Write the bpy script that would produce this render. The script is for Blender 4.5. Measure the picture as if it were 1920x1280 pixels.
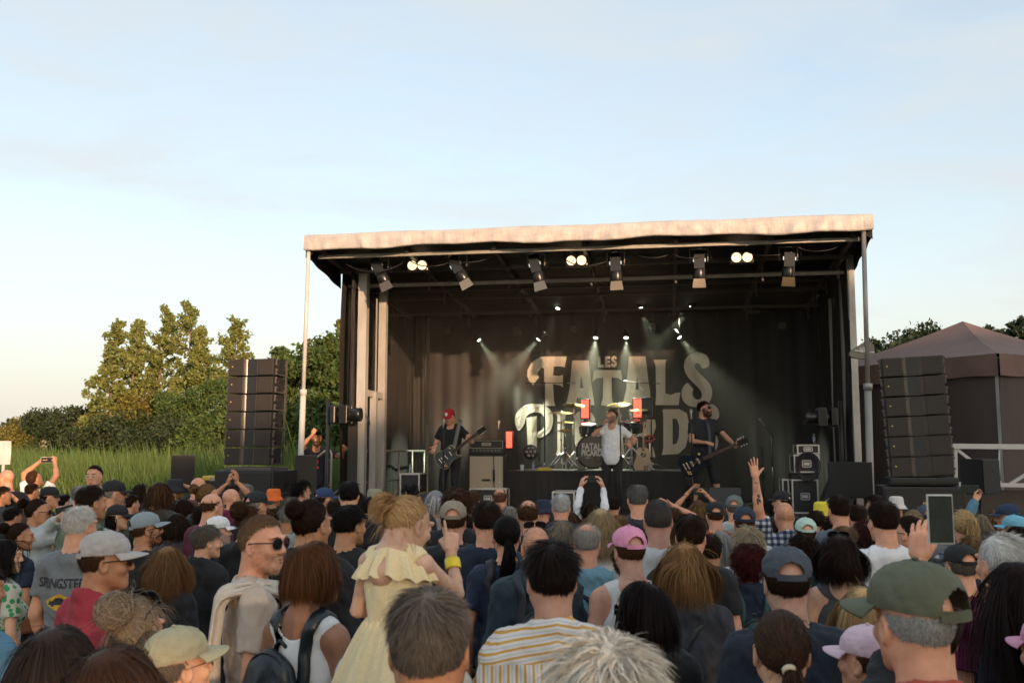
import bpy, bmesh, math, random
import numpy as np
from mathutils import Vector, Matrix
from mathutils.bvhtree import BVHTree
R = math.radians
rng = np.random.default_rng(7)
random.seed(7)
for o in list(bpy.data.objects): bpy.data.objects.remove(o)
SC = bpy.context.scene
COL = SC.collection

# ------------------------------------------------------------------ camera
F_PX, W_PX, H_PX = 1800.0, 1920.0, 1280.0
CAM_H, PITCH = 2.0, math.atan(205/1800)
cd = bpy.data.cameras.new('camera'); cam = bpy.data.objects.new('camera', cd); COL.objects.link(cam)
cd.sensor_width = 36; cd.lens = 36*F_PX/W_PX
cd.clip_start = .1; cd.clip_end = 3000
cam.location = (0, 0, CAM_H); cam.rotation_euler = (R(90)+PITCH, 0, 0)
cd.dof.use_dof = True; cd.dof.focus_distance = 8.5; cd.dof.aperture_fstop = 6.3
SC.camera = cam

# ------------------------------------------------------------------ sky, sun, exposure
SUN_EL, SUN_AZ = R(9.0), R(24)          # sun stands behind the camera, to the right
sun_dir = Vector((math.sin(SUN_AZ)*math.cos(SUN_EL), -math.cos(SUN_AZ)*math.cos(SUN_EL), math.sin(SUN_EL)))
wd = bpy.data.worlds.new('World'); SC.world = wd; wd.use_nodes = True
nt = wd.node_tree; N = nt.nodes; L = nt.links; N.clear()
wo = N.new('ShaderNodeOutputWorld'); bg = N.new('ShaderNodeBackground'); sky = N.new('ShaderNodeTexSky')
sky.sky_type = 'NISHITA'; sky.sun_disc = False; sky.sun_elevation = SUN_EL
sky.sun_rotation = math.atan2(sun_dir.x, sun_dir.y); sky.altitude = 10; sky.air_density = 1.0; sky.dust_density = 1.5; sky.ozone_density = 1.0
bg.inputs['Strength'].default_value = 0.15
# thin cirrus veil over the sky
tc = N.new('ShaderNodeTexCoord'); mp = N.new('ShaderNodeMapping'); mp.inputs['Scale'].default_value = (1.0, .8, 4.2); mp.inputs['Rotation'].default_value = (0, R(-9), R(12))
nz = N.new('ShaderNodeTexNoise'); nz.inputs['Scale'].default_value = 2.6; nz.inputs['Detail'].default_value = 9; nz.inputs['Roughness'].default_value = .56; nz.inputs['Distortion'].default_value = .5
cr = N.new('ShaderNodeValToRGB'); cr.color_ramp.elements[0].position = .3; cr.color_ramp.elements[1].position = .72
cr.color_ramp.elements[0].color = (.36,.36,.36,1); cr.color_ramp.elements[1].color = (.92,.92,.92,1)
mixc = N.new('ShaderNodeMixRGB'); mixc.inputs['Color2'].default_value = (2.80, 3.0, 3.12, 1)
L.new(tc.outputs['Generated'], mp.inputs['Vector']); L.new(mp.outputs['Vector'], nz.inputs['Vector'])
L.new(nz.outputs['Fac'], cr.inputs['Fac']); mz = N.new('ShaderNodeMapRange'); mz.inputs['From Min'].default_value = 0; mz.inputs['From Max'].default_value = .46; mz.inputs['To Min'].default_value = .97; mz.inputs['To Max'].default_value = 0   # thicker veil low down
mxx = N.new('ShaderNodeMath'); mxx.operation = 'MAXIMUM'; L.new(cr.outputs['Color'], mxx.inputs[0]); L.new(mz.outputs['Result'], mxx.inputs[1]); L.new(mxx.outputs[0], mixc.inputs['Fac'])
sxyz = N.new('ShaderNodeSeparateXYZ'); L.new(tc.outputs['Generated'], sxyz.inputs[0]); hz = N.new('ShaderNodeValToRGB')   # haze: warm and pale at the horizon, cooler above
hz.color_ramp.elements[0].position = .0; hz.color_ramp.elements[0].color = (.97, .885, .82, 1); hz.color_ramp.elements[1].position = .62; hz.color_ramp.elements[1].color = (.84, .92, .96, 1)
e_ = hz.color_ramp.elements.new(.16); e_.color = (.92, .905, .88, 1); e_ = hz.color_ramp.elements.new(.34); e_.color = (.88, .925, .945, 1)
L.new(sxyz.outputs['Z'], mz.inputs['Value']); vm = N.new('ShaderNodeVectorMath'); vm.operation = 'SCALE'; vm.inputs['Scale'].default_value = 2.42; L.new(sxyz.outputs['Z'], hz.inputs['Fac']); L.new(hz.outputs['Color'], vm.inputs[0]); L.new(vm.outputs[0], mixc.inputs['Color2'])
L.new(sky.outputs['Color'], mixc.inputs['Color1']); L.new(mixc.outputs['Color'], bg.inputs['Color']); L.new(bg.outputs['Background'], wo.inputs['Surface'])
sl = bpy.data.lights.new('sun', 'SUN'); sl.energy = 2.75; sl.angle = R(.6); sl.color = (1.0, .64, .38)
so = bpy.data.objects.new('sun', sl); COL.objects.link(so)
so.rotation_euler = (-sun_dir).to_track_quat('-Z', 'Y').to_euler(); so.location = sun_dir*80
SC.view_settings.view_transform = 'Standard'; SC.view_settings.look = 'None'
SC.view_settings.exposure = 1.26; SC.view_settings.gamma = 1; SC.view_settings.use_curve_mapping = False

# ------------------------------------------------------------------ picture <-> place
cp, sp_ = math.cos(PITCH), math.sin(PITCH)
def ray(x, y):
    u = (x-960)/F_PX; v = (640-y)/F_PX
    return Vector((u, cp-sp_*v, sp_+cp*v))
CAM = Vector((0, 0, CAM_H))
def at(x, y, Y):
    d = ray(x, y); return CAM + d*(Y/d.y)
def at_axis(x, y, zc): return CAM + ray(x, y)*zc
# the stage frame: origin at the front left corner of the canopy, on the ground
SO = Vector((-3.29, 14.9, 0)); EX = Vector((.987, -.160, 0)); EY = Vector((.160, .987, 0)); STAGE_YAW = math.atan2(-.160, .987)
def SL(a, b, z=0): return SO + EX*a + EY*b + Vector((0, 0, z))
def st(x, y, b):
    """pixel -> (a, z) on the plane at depth b of the stage"""
    d = ray(x, y); p0 = SO + EY*b
    t = (p0-CAM).dot(EY)/d.dot(EY); p = CAM + d*t
    return (p-SO).dot(EX), p.z
def stw(x, y, b): a, z = st(x, y, b); return SL(a, b, z)

# ------------------------------------------------------------------ materials
def mat(name, col=(.5,.5,.5), rough=.6, metal=0, spec=.5, noise=None, bump=None, emit=None, objcol=False, trans=0, extra=None, wave=None, coat=0, sheen=0, alpha=1, sss=0):
    m = bpy.data.materials.new(name); m.use_nodes = True
    n = m.node_tree.nodes; l = m.node_tree.links; b = n['Principled BSDF']
    b.inputs['Base Color'].default_value = (*col, 1); b.inputs['Roughness'].default_value = rough; b.inputs['Metallic'].default_value = metal
    b.inputs['Specular IOR Level'].default_value = spec; b.inputs['Transmission Weight'].default_value = trans
    b.inputs['Coat Weight'].default_value = coat; b.inputs['Sheen Weight'].default_value = sheen
    if sss: b.inputs['Subsurface Weight'].default_value = sss; b.inputs['Subsurface Radius'].default_value = (.012, .004, .002); b.inputs['Subsurface Scale'].default_value = 1
    src = None
    if objcol:
        oi = n.new('ShaderNodeObjectInfo'); src = oi.outputs['Color']
    t = n.new('ShaderNodeTexCoord')
    if noise:            # (scale, amount) or (scale, amount, stretch)
        ns = n.new('ShaderNodeTexNoise'); ns.inputs['Scale'].default_value = noise[0]; ns.inputs['Detail'].default_value = 6; ns.inputs['Roughness'].default_value = .6
        mm = n.new('ShaderNodeMapping'); mm.inputs['Scale'].default_value = noise[2] if len(noise) > 2 else (1,1,1)
        l.new(t.outputs['Object'], mm.inputs['Vector']); l.new(mm.outputs['Vector'], ns.inputs['Vector'])
        mr = n.new('ShaderNodeMapRange'); mr.inputs['From Min'].default_value = .25; mr.inputs['From Max'].default_value = .75
        mr.inputs['To Min'].default_value = 1-noise[1]; mr.inputs['To Max'].default_value = 1+noise[1]; l.new(ns.outputs['Fac'], mr.inputs['Value'])
        mx = n.new('ShaderNodeMixRGB'); mx.blend_type = 'MULTIPLY'; mx.inputs['Fac'].default_value = 1
        if src: l.new(src, mx.inputs['Color1'])
        else: mx.inputs['Color1'].default_value = (*col, 1)
        l.new(mr.outputs['Result'], mx.inputs['Color2']); src = mx.outputs['Color']
    if src: l.new(src, b.inputs['Base Color'])
    if bump:             # (scale, strength, distance[, stretch])
        ns = n.new('ShaderNodeTexNoise'); ns.inputs['Scale'].default_value = bump[0]; ns.inputs['Detail'].default_value = 5
        mm = n.new('ShaderNodeMapping'); mm.inputs['Scale'].default_value = bump[3] if len(bump) > 3 else (1,1,1)
        l.new(t.outputs['Object'], mm.inputs['Vector']); l.new(mm.outputs['Vector'], ns.inputs['Vector'])
        bp = n.new('ShaderNodeBump'); bp.inputs['Strength'].default_value = bump[1]; bp.inputs['Distance'].default_value = bump[2]
        l.new(ns.outputs['Fac'], bp.inputs['Height']); l.new(bp.outputs['Normal'], b.inputs['Normal'])
    if emit: b.inputs['Emission Color'].default_value = (*emit[0], 1); b.inputs['Emission Strength'].default_value = emit[1]
    if extra: extra(m, n, l, b, t)
    return m
def island_var(amount, hue=0):
    """per-leaf / per-strand colour variation"""
    def f(m, n, l, b, t):
        g = n.new('ShaderNodeNewGeometry'); mr = n.new('ShaderNodeMapRange'); mr.inputs['To Min'].default_value = 1-amount; mr.inputs['To Max'].default_value = 1+amount
        l.new(g.outputs['Random Per Island'], mr.inputs['Value'])
        mx = n.new('ShaderNodeMixRGB'); mx.blend_type = 'MULTIPLY'; mx.inputs['Fac'].default_value = 1
        lk = [k for k in l if k.to_socket == b.inputs['Base Color']]
        if lk: l.new(lk[0].from_socket, mx.inputs['Color1'])
        else: mx.inputs['Color1'].default_value = b.inputs['Base Color'].default_value
        l.new(mr.outputs['Result'], mx.inputs['Color2'])
        out = mx.outputs['Color']
        if hue:
            hs = n.new('ShaderNodeHueSaturation'); ml = n.new('ShaderNodeMath'); ml.operation = 'MULTIPLY_ADD'; ml.inputs[1].default_value = 7.31; ml.inputs[2].default_value = 0
            fr = n.new('ShaderNodeMath'); fr.operation = 'FRACT'; l.new(g.outputs['Random Per Island'], ml.inputs[0]); l.new(ml.outputs[0], fr.inputs[0])
            m2 = n.new('ShaderNodeMapRange'); m2.inputs['To Min'].default_value = .5-hue; m2.inputs['To Max'].default_value = .5+hue; l.new(fr.outputs[0], m2.inputs['Value'])
            l.new(m2.outputs['Result'], hs.inputs['Hue']); l.new(out, hs.inputs['Color']); out = hs.outputs['Color']
        l.new(out, b.inputs['Base Color'])
    return f
def translucent(fac, col):
    def f(m, n, l, b, t):
        island_var(.45, .025)(m, n, l, b, t)
        tr = n.new('ShaderNodeBsdfTranslucent'); tr.inputs['Color'].default_value = (*col, 1); ms = n.new('ShaderNodeMixShader'); ms.inputs['Fac'].default_value = fac
        l.new(b.outputs['BSDF'], ms.inputs[1]); l.new(tr.outputs['BSDF'], ms.inputs[2]); l.new(ms.outputs['Shader'], n['Material Output'].inputs['Surface'])
    return f

# ------------------------------------------------------------------ mesh helpers
def mesh_np(name, V, Fq, smooth=True, T=None):
    """V (n,3), Fq (m,4) quads, T (k,3) triangles"""
    V = np.asarray(V, np.float32); me = bpy.data.meshes.new(name)
    polys = []; nq = 0 if Fq is None else len(Fq); ntr = 0 if T is None else len(T)
    me.vertices.add(len(V)); me.vertices.foreach_set('co', V.ravel())
    loops = np.concatenate([np.asarray(Fq, np.int32).ravel() if nq else np.zeros(0, np.int32), np.asarray(T, np.int32).ravel() if ntr else np.zeros(0, np.int32)])
    tot = np.concatenate([np.full(nq, 4, np.int32), np.full(ntr, 3, np.int32)])
    start = np.concatenate([[0], np.cumsum(tot)[:-1]]).astype(np.int32) if len(tot) else np.zeros(0, np.int32)
    me.loops.add(len(loops)); me.loops.foreach_set('vertex_index', loops)
    me.polygons.add(len(tot)); me.polygons.foreach_set('loop_start', start); me.polygons.foreach_set('loop_total', tot)
    me.polygons.foreach_set('use_smooth', np.full(len(tot), smooth, bool))
    me.update(calc_edges=True); return me
def link(name, me, m=None, parent=None, loc=(0,0,0), rot=None, col=None):
    o = bpy.data.objects.new(name, me); COL.objects.link(o)
    if m is not None:
        ms = m if isinstance(m, (list, tuple)) else [m]
        if len(me.materials) == 0:
            for q in ms: me.materials.append(q)
        elif me.materials[0] != ms[0]:
            o.material_slots[0].link = 'OBJECT'; o.material_slots[0].material = ms[0]
    if parent: o.parent = parent
    o.location = loc
    if rot is not None: o.rotation_euler = rot
    if col is not None: o.color = (*col, 1)
    return o
def tag(o, label=None, cat=None, group=None, kind=None):
    if label: o['label'] = label
    if cat: o['category'] = cat
    if group: o['group'] = group
    if kind: o['kind'] = kind
    return o
def empty(name, loc=(0,0,0), rz=0, label=None, cat=None, group=None, scale=1):
    o = bpy.data.objects.new(name, None); COL.objects.link(o); o.location = loc; o.rotation_euler = (0, 0, rz); o.empty_display_size = .1
    o.scale = (scale,)*3 if not isinstance(scale, tuple) else scale
    return tag(o, label, cat, group)
def copy_tree(o, parent=None):
    c = o.copy(); COL.objects.link(c)
    if parent is not None: c.parent = parent
    for ch in list(o.children): copy_tree(ch, c)
    return c
class MB:
    """collects boxes, bars, tubes, lathes ... into ONE mesh"""
    def __init__(s): s.v = []; s.f = []; s.sm = []
    def add(s, vs, fs, smooth=False):
        k = len(s.v); s.v += [tuple(v) for v in vs]; s.f += [tuple(i+k for i in f) for f in fs]; s.sm += [smooth]*len(fs); return s
    def box(s, c, d, M=None, bev=0):
        x, y, z = d[0]/2, d[1]/2, d[2]/2
        if bev:
            q = min(bev, x*.49, y*.49, z*.49); vs = []; 
            bm = bmesh.new(); bmesh.ops.create_cube(bm, size=1)
            for v in bm.verts: v.co = Vector((v.co.x*2*x, v.co.y*2*y, v.co.z*2*z))
            bmesh.ops.bevel(bm, geom=list(bm.edges), offset=q, segments=2, affect='EDGES', profile=.5)
            bm.verts.index_update(); vs = [v.co.copy() for v in bm.verts]; fs = [[v.index for v in f.verts] for f in bm.faces]; bm.free()
        else:
            vs = [Vector((i, j, k)) for i in (-x, x) for j in (-y, y) for k in (-z, z)]
            fs = [(0,1,3,2), (4,6,7,5), (0,4,5,1), (2,3,7,6), (0,2,6,4), (1,5,7,3)]
        C = Vector(c)
        return s.add([(M @ v if M else v)+C for v in vs], fs)
    def tube(s, pts, r, n=8, cap=True, smooth=True):
        pts = [Vector(p) for p in pts]; rs = r if isinstance(r, (list, tuple)) else [r]*len(pts); vs = []; fs = []
        up = None
        for i, p in enumerate(pts):
            t = (pts[min(i+1, len(pts)-1)]-pts[max(i-1, 0)]).normalized()
            if up is None: up = t.orthogonal().normalized()
            up = (up - t*up.dot(t)); up = up.normalized() if up.length > 1e-6 else t.orthogonal().normalized()
            w = t.cross(up)
            vs += [p + (up*math.cos(2*math.pi*k/n) + w*math.sin(2*math.pi*k/n))*rs[i] for k in range(n)]
        for i in range(len(pts)-1):
            fs += [(i*n+k, i*n+(k+1) % n, (i+1)*n+(k+1) % n, (i+1)*n+k) for k in range(n)]
        s.add(vs, fs, smooth)
        if cap:
            k0 = len(s.v)-len(vs)
            s.f += [tuple(k0+k for k in reversed(range(n))), tuple(k0+(len(pts)-1)*n+k for k in range(n))]; s.sm += [False, False]
        return s
    def bar(s, a, b, w, h=None):
        """square bar from a to b"""
        a, b = Vector(a), Vector(b); t = (b-a).normalized(); h = h or w
        u = t.cross(Vector((0,0,1))); u = u.normalized() if u.length > 1e-3 else Vector((1,0,0)); v = u.cross(t)
        vs = [p+u*i*w/2+v*j*h/2 for p in (a, b) for i, j in ((-1,-1), (1,-1), (1,1), (-1,1))]
        return s.add(vs, [(3,2,1,0), (4,5,6,7)]+[(k, (k+1) % 4, 4+(k+1) % 4, 4+k) for k in range(4)])
    def lathe(s, prof, n=24, M=None, smooth=True, cap=True):
        """prof: (r, z) pairs, axis z"""
        vs = []; fs = []
        for r_, z in prof: vs += [Vector((r_*math.cos(2*math.pi*k/n), r_*math.sin(2*math.pi*k/n), z)) for k in range(n)]
        for i in range(len(prof)-1): fs += [(i*n+k, i*n+(k+1) % n, (i+1)*n+(k+1) % n, (i+1)*n+k) for k in range(n)]
        if cap: fs += [tuple(reversed(range(n))), tuple((len(prof)-1)*n+k for k in range(n))]
        return s.add([M @ v if M else v for v in vs], fs, smooth)
    def prism(s, poly, z0, z1, M=None):
        """2-D polygon (x, y) extruded from z0 to z1"""
        n = len(poly); vs = [Vector((x, y, z0)) for x, y in poly]+[Vector((x, y, z1)) for x, y in poly]
        fs = [tuple(reversed(range(n))), tuple(range(n, 2*n))]+[(k, (k+1) % n, n+(k+1) % n, n+k) for k in range(n)]
        return s.add([M @ v if M else v for v in vs], fs)
    def mesh(s, name):
        me = bpy.data.meshes.new(name); me.from_pydata(s.v, [], s.f); me.polygons.foreach_set('use_smooth', s.sm); me.update(); return me
    def build(s, name, m=None, parent=None, loc=(0,0,0), rot=None, col=None): return link(name, s.mesh(name), m, parent, loc, rot, col)
def rotz(a): return Matrix.Rotation(a, 3, 'Z')
def vnoise(P, s, seed=0):
    """cheap smooth noise from warped sines, about -1..1"""
    r = np.random.default_rng(seed); out = np.zeros(len(P)); P = P*s; amp = 1; tot = 0
    for o in range(4):
        A = r.normal(size=(3, 3)); ph = r.uniform(0, 6.28, 3)
        q = P @ A*(1.7**o)+ph; out += amp*np.sin(q[:,0]+1.3*np.sin(q[:,1]))*np.cos(q[:,2]); tot += amp; amp *= .55
    return out/tot*1.5
# ================================================================== GROUND, FIELD, TREES
M_ground = mat('trodden_grass', (.075,.075,.035), .95, noise=(1.3,.5), bump=(40,.6,.03))
M_field = mat('stubble', (.30,.22,.11), .95, noise=(.05,.25))
M_hill = mat('far_green', (.07,.085,.04), .95, noise=(.06,.5))
def ground():
    n = 90; xs = np.sinh(np.linspace(-6, 6, n))*6; ys = np.sinh(np.linspace(-6, 6, n))*6
    X, Y = np.meshgrid(xs, ys, indexing='ij'); V = np.stack([X, Y, .02*np.sin(X*.7)*np.cos(Y*.5)-.02], -1).reshape(-1, 3)
    V[:,2] *= np.where(np.hypot(V[:,0], V[:,1]) < 60, 1, 0)
    i, j = np.meshgrid(np.arange(n-1), np.arange(n-1), indexing='ij'); a = (i*n+j).ravel()
    tag(link('ground', mesh_np('ground', V, np.stack([a, a+n, a+n+1, a+1], 1)), M_ground), 'trodden grass ground under the crowd', kind='structure')
ground()
def hill(name, pts, depth, m, label, bumps=0):
    """far rise: ridge of (x, y, z) points running across the view"""
    V = []; n = len(pts)
    prof = [(-.5,0), (-.25,.55), (-.08,.93), (0,1), (.15,.92), (.6,.5), (1,0)]
    for x, y, z in pts:
        for t, k in prof: V.append((x*(1+t*depth/300), y+t*depth, max(z*k, -.5)-.3))
    m_ = len(prof); Fq = [(i*m_+j, i*m_+j+1, (i+1)*m_+j+1, (i+1)*m_+j) for i in range(n-1) for j in range(m_-1)]
    return tag(link(name, mesh_np(name, V, Fq), m), label, kind='structure')
hill('hill', [(-330+i*14, 330+30*math.sin(i*.4), 9.5+1.2*math.sin(i*.9)+.6*math.sin(i*2.3)) for i in range(24)], 60, M_field, 'low stubble hill far off on the left')
hill('hill', [(60+i*14, 300, 10+2*math.sin(i*.7)) for i in range(24)], 60, M_hill, 'low green rise far off on the right')

def leafcards(C, size, seed, flat=.0, asp=1.7):
    """leaf-sized quads (two triangles folded) at centres C"""
    r = np.random.default_rng(seed); n = len(C); sz = size*r.uniform(.6, 1.35, n)[:,None]
    a = r.normal(size=(n, 3)); a[:,2] *= (1-flat); a /= np.linalg.norm(a, axis=1)[:,None]
    b = r.normal(size=(n, 3)); b -= a*(a*b).sum(1)[:,None]; b /= np.linalg.norm(b, axis=1)[:,None]
    c = np.cross(a, b)*.25
    V = np.stack([C-a*sz*asp/2, C+b*sz/2+c*sz, C+a*sz*asp/2, C-b*sz/2+c*sz], 1).reshape(-1, 3)
    return V, np.arange(4*n).reshape(-1, 4)
M_bark = mat('bark', (.16,.13,.095), .9, noise=(9,.4,(1,1,.25)), bump=(30,.8,.02))
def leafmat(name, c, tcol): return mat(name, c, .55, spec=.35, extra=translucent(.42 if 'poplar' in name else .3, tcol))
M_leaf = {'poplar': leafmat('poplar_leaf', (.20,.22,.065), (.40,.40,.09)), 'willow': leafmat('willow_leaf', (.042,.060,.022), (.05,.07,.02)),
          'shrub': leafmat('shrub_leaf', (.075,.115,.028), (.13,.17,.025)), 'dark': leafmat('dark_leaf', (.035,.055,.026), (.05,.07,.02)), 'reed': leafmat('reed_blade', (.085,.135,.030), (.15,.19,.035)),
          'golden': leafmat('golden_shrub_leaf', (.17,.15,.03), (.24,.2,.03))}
def tree(name, base, height, width, kind, label, cat, group, seed, n=3500, leaf=.13, trunk=True, lean=0, slim=1.0, low=.12, clumps=26, gap=.45, crf=.17):
    """tapered trunk with limbs, and leaves set in clumps round the limb ends with gaps left between"""
    r = np.random.default_rng(seed); root = empty(name, base, 0, label, cat, group)
    mb = MB(); cl = []
    k = max(.02, height*.014)
    top = Vector((lean*height+r.normal()*.1, r.normal()*.1, height*.93)); sp = [Vector((0,0,-.1)).lerp(top, t)+Vector((math.sin(t*5+seed)*.05*width, math.cos(t*4+seed)*.05*width, 0)) for t in np.linspace(0, 1, 8)]
    if trunk: mb.tube(sp, [k*(1-.9*t) for t in np.linspace(0, 1, 8)], 7)
    for i in range(clumps):
        t = low+(1-low)*((i+.5)/clumps)**.85; q = t*7; j = min(int(q), 6); p = sp[j].lerp(sp[j+1], q-j)
        prof = math.sin(min(1, (t-low*.6)/(1-low*.6))**.8*math.pi*.93)**.7 if slim == 1.0 else max(.16, (1-t)**.55)*(.75+.5*r.uniform())
        a = r.uniform(0, 6.28); L_ = width*.5*prof*r.uniform(.5, 1.05)
        e = p+Vector((math.cos(a)*L_, math.sin(a)*L_, L_*r.uniform(.25, .8) if trunk else L_*r.uniform(-.1, .4)))
        if trunk and i % 2 == 0: mb.tube([p, p.lerp(e, .5)+Vector((0,0,L_*.08)), e], [k*.38*(1-t*.6), k*.22*(1-t*.6), k*.06], 5, cap=False)
        cr = max(.16, width*crf*(.55+.6*prof)*r.uniform(.7, 1.25)); cl.append((e, cr, prof)); cl.append((p.lerp(e, .5), cr*.7, prof))
    if trunk: mb.build('trunk', M_bark, root)
    tot = sum(c[1]**2 for c in cl); C = []
    for e, cr, pf in cl:
        m_ = int(n*c_w(cr)/tot); d = r.normal(size=(m_, 3)); d /= np.linalg.norm(d, axis=1)[:,None]; rad = cr*r.uniform(.25, 1, m_)**.6
        # break the ball: carve with noise
        pos = d*rad[:,None]*np.array([1.1, 1.1, .9])
        keep = vnoise(pos+np.array(e), 2.2/max(cr, .2), seed+3) > gap-.9
        C.append((pos+np.array(e))[keep])
    # loose leaves along the outline
    C = np.concatenate(C); C = C+r.normal(size=C.shape)*leaf*.4
    C[:,2] = np.maximum(C[:,2], .03)
    V, Fq = leafcards(C, leaf, seed)
    link('crown', mesh_np('crown', V, Fq, False), M_leaf[kind], root)
    return root
def c_w(cr): return cr**2
def tree_px(name, x, ytop, Y, wpx, kind, label, cat, group, seed, **kw):
    p = at(x, ytop, Y); b = (p.x, p.y, 0); s = F_PX/Y
    return tree(name, b, p.z/ .97, wpx/s, kind, label, cat, group, seed, **kw)
G_p = 'tall poplars beyond the reeds'
pop = [(213,592,46,52,'slender poplar standing alone at the left end of the poplar row'), (262,590,47,50,'poplar just right of the lone slender one'), (296,566,48,56,'poplar with a pale crooked trunk near the middle of the row'),
       (345,556,47,62,'tallest poplar in the row beyond the reeds'), (392,604,46,58,'poplar right of the tallest one in the row'), (440,590,44,60,'pointed poplar rising just left of the left speaker tower'), (467,668,45,40,'low golden poplar top showing beside the left speaker tower')]
for i, (x, y, Y, w, lab) in enumerate(pop):
    tree_px('poplar_tree', x, y, Y, w*2.1, 'poplar', lab, 'tree', G_p, 20+i, n=7600, leaf=.125, slim=.6, low=.1, clumps=90, gap=.62, crf=.080, lean=(.04,-.03,.05,.02,-.05,.03,0)[i])
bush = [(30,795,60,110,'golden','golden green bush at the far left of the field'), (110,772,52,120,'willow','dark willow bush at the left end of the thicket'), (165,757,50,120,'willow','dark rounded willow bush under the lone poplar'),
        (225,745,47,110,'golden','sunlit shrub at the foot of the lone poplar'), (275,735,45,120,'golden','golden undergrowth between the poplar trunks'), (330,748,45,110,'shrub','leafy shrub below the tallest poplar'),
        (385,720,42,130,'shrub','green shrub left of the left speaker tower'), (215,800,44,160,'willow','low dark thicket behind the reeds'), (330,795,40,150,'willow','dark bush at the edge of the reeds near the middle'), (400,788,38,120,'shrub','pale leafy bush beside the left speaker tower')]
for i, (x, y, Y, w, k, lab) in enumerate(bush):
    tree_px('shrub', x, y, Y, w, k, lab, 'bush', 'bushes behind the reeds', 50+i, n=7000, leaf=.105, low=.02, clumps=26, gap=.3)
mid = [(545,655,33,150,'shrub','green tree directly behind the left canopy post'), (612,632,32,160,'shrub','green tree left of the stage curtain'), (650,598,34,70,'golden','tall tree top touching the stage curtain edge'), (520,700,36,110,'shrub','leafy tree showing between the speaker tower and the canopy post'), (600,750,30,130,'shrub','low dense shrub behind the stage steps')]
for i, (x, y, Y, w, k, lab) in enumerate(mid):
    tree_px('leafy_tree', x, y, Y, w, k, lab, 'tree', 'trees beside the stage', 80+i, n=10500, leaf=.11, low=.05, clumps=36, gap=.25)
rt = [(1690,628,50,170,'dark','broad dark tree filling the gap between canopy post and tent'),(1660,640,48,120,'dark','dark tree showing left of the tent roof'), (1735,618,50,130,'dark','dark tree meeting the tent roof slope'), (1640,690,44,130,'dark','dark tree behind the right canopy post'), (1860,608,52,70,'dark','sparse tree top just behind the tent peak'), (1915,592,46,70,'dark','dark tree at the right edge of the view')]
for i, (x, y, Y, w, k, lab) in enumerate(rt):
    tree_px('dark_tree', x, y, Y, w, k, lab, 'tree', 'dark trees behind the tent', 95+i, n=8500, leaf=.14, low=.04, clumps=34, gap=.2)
# far treeline on the hill (a wood that reads as one mass)
C = []
for i in range(60):
    x = rng.uniform(-330, -110); q = rng.normal(size=(90, 3)); q /= np.linalg.norm(q, axis=1)[:,None]
    C.append(q*rng.uniform(1.5, 3.2)+np.array([x*1.0, 318+rng.uniform(0, 30), 9.5+rng.uniform(0, 1.6)]))
C = np.concatenate(C); V, Fq = leafcards(C, 1.0, 3)
tag(link('far_wood', mesh_np('far_wood', V, Fq, False), M_leaf['willow']), 'far line of trees on the low hill', kind='stuff')
# unseen wood behind the camera, outline and leaf gaps shaped to steer the sun
def wood():
    r = np.random.default_rng(4); C = []
    def top(x): return float(np.interp(x, [8, 14, 16, 17.5, 19, 22, 23.3, 24, 25.2, 25.8, 27.9, 28.5, 60], [6.0, 7.8, 9.0, 10.2, 11.2, 11.5, 11.9, 12.5, 12.5, 12.2, 12.5, 13.9, 13.9]))
    for i in range(420):
        x = r.uniform(8, 52); hgt = top(x)+r.uniform(-.25, .15); zc = hgt-.55-(hgt-1.2)*(r.uniform(0, 1)**1.3 if i % 3 else 0); m_ = 95 if zc > 9.6 else 8; q = r.normal(size=(m_, 3)); q /= np.linalg.norm(q, axis=1)[:,None]; q *= r.uniform(.3, 1, m_)[:,None]**.5  # dense tops shade the stage, thinned low clumps let sun leak onto the crowd
        C.append(q*np.array([1.4, .9, .6 if zc > hgt-1 else 1.2])+np.array([x, -40+r.uniform(-1.2, 1.2), zc]))
    C = np.concatenate(C); V, Fq = leafcards(C, .8, 5, asp=1.3)
    tag(link('wood', mesh_np('wood', V, Fq, False), M_leaf['dark']), 'wood behind the crowd', kind='stuff')
wood()
# reeds: tall blades, one object
def reeds():
    r = np.random.default_rng(11); n = 52000
    Y = 17+27*r.uniform(0, 1, n)**1.0; u0, u1 = -.62, -.15
    X = Y*r.uniform(u0, u1, n); h = (1.55+.45*vnoise(np.stack([X, Y, X*0], 1), .35, 2)+r.uniform(-.55, .45, n)+.5*(r.uniform(0,1,n) > .985))*np.clip((Y-16)/4, .45, 1)
    a = r.uniform(0, 6.28, n); w = r.uniform(.012, .028, n)*(Y/22); bend = r.normal(0, .16, (n, 2)) + np.array([-.12, .02])
    base = np.stack([X, Y, np.full(n, -.03)], 1); d = np.stack([np.cos(a), np.sin(a)*.4, 0*a], 1)*w[:,None]
    midp = base+np.stack([bend[:,0]*.3, bend[:,1]*.3, h*.6], 1); tip = base+np.stack([bend[:,0]*1.5, bend[:,1]*1.5, h], 1)
    V = np.stack([base-d, base+d, midp-d*.8, midp+d*.8, tip], 1).reshape(-1, 3); k = np.arange(n)[:,None]*5
    Fq = k+np.array([[0,1,3,2]]); T = k+np.array([[2,3,4]])
    tag(link('reeds', mesh_np('reeds', V, Fq, False, T), M_leaf['reed']), 'tall green reeds filling the field on the left', kind='stuff')
reeds()
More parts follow.
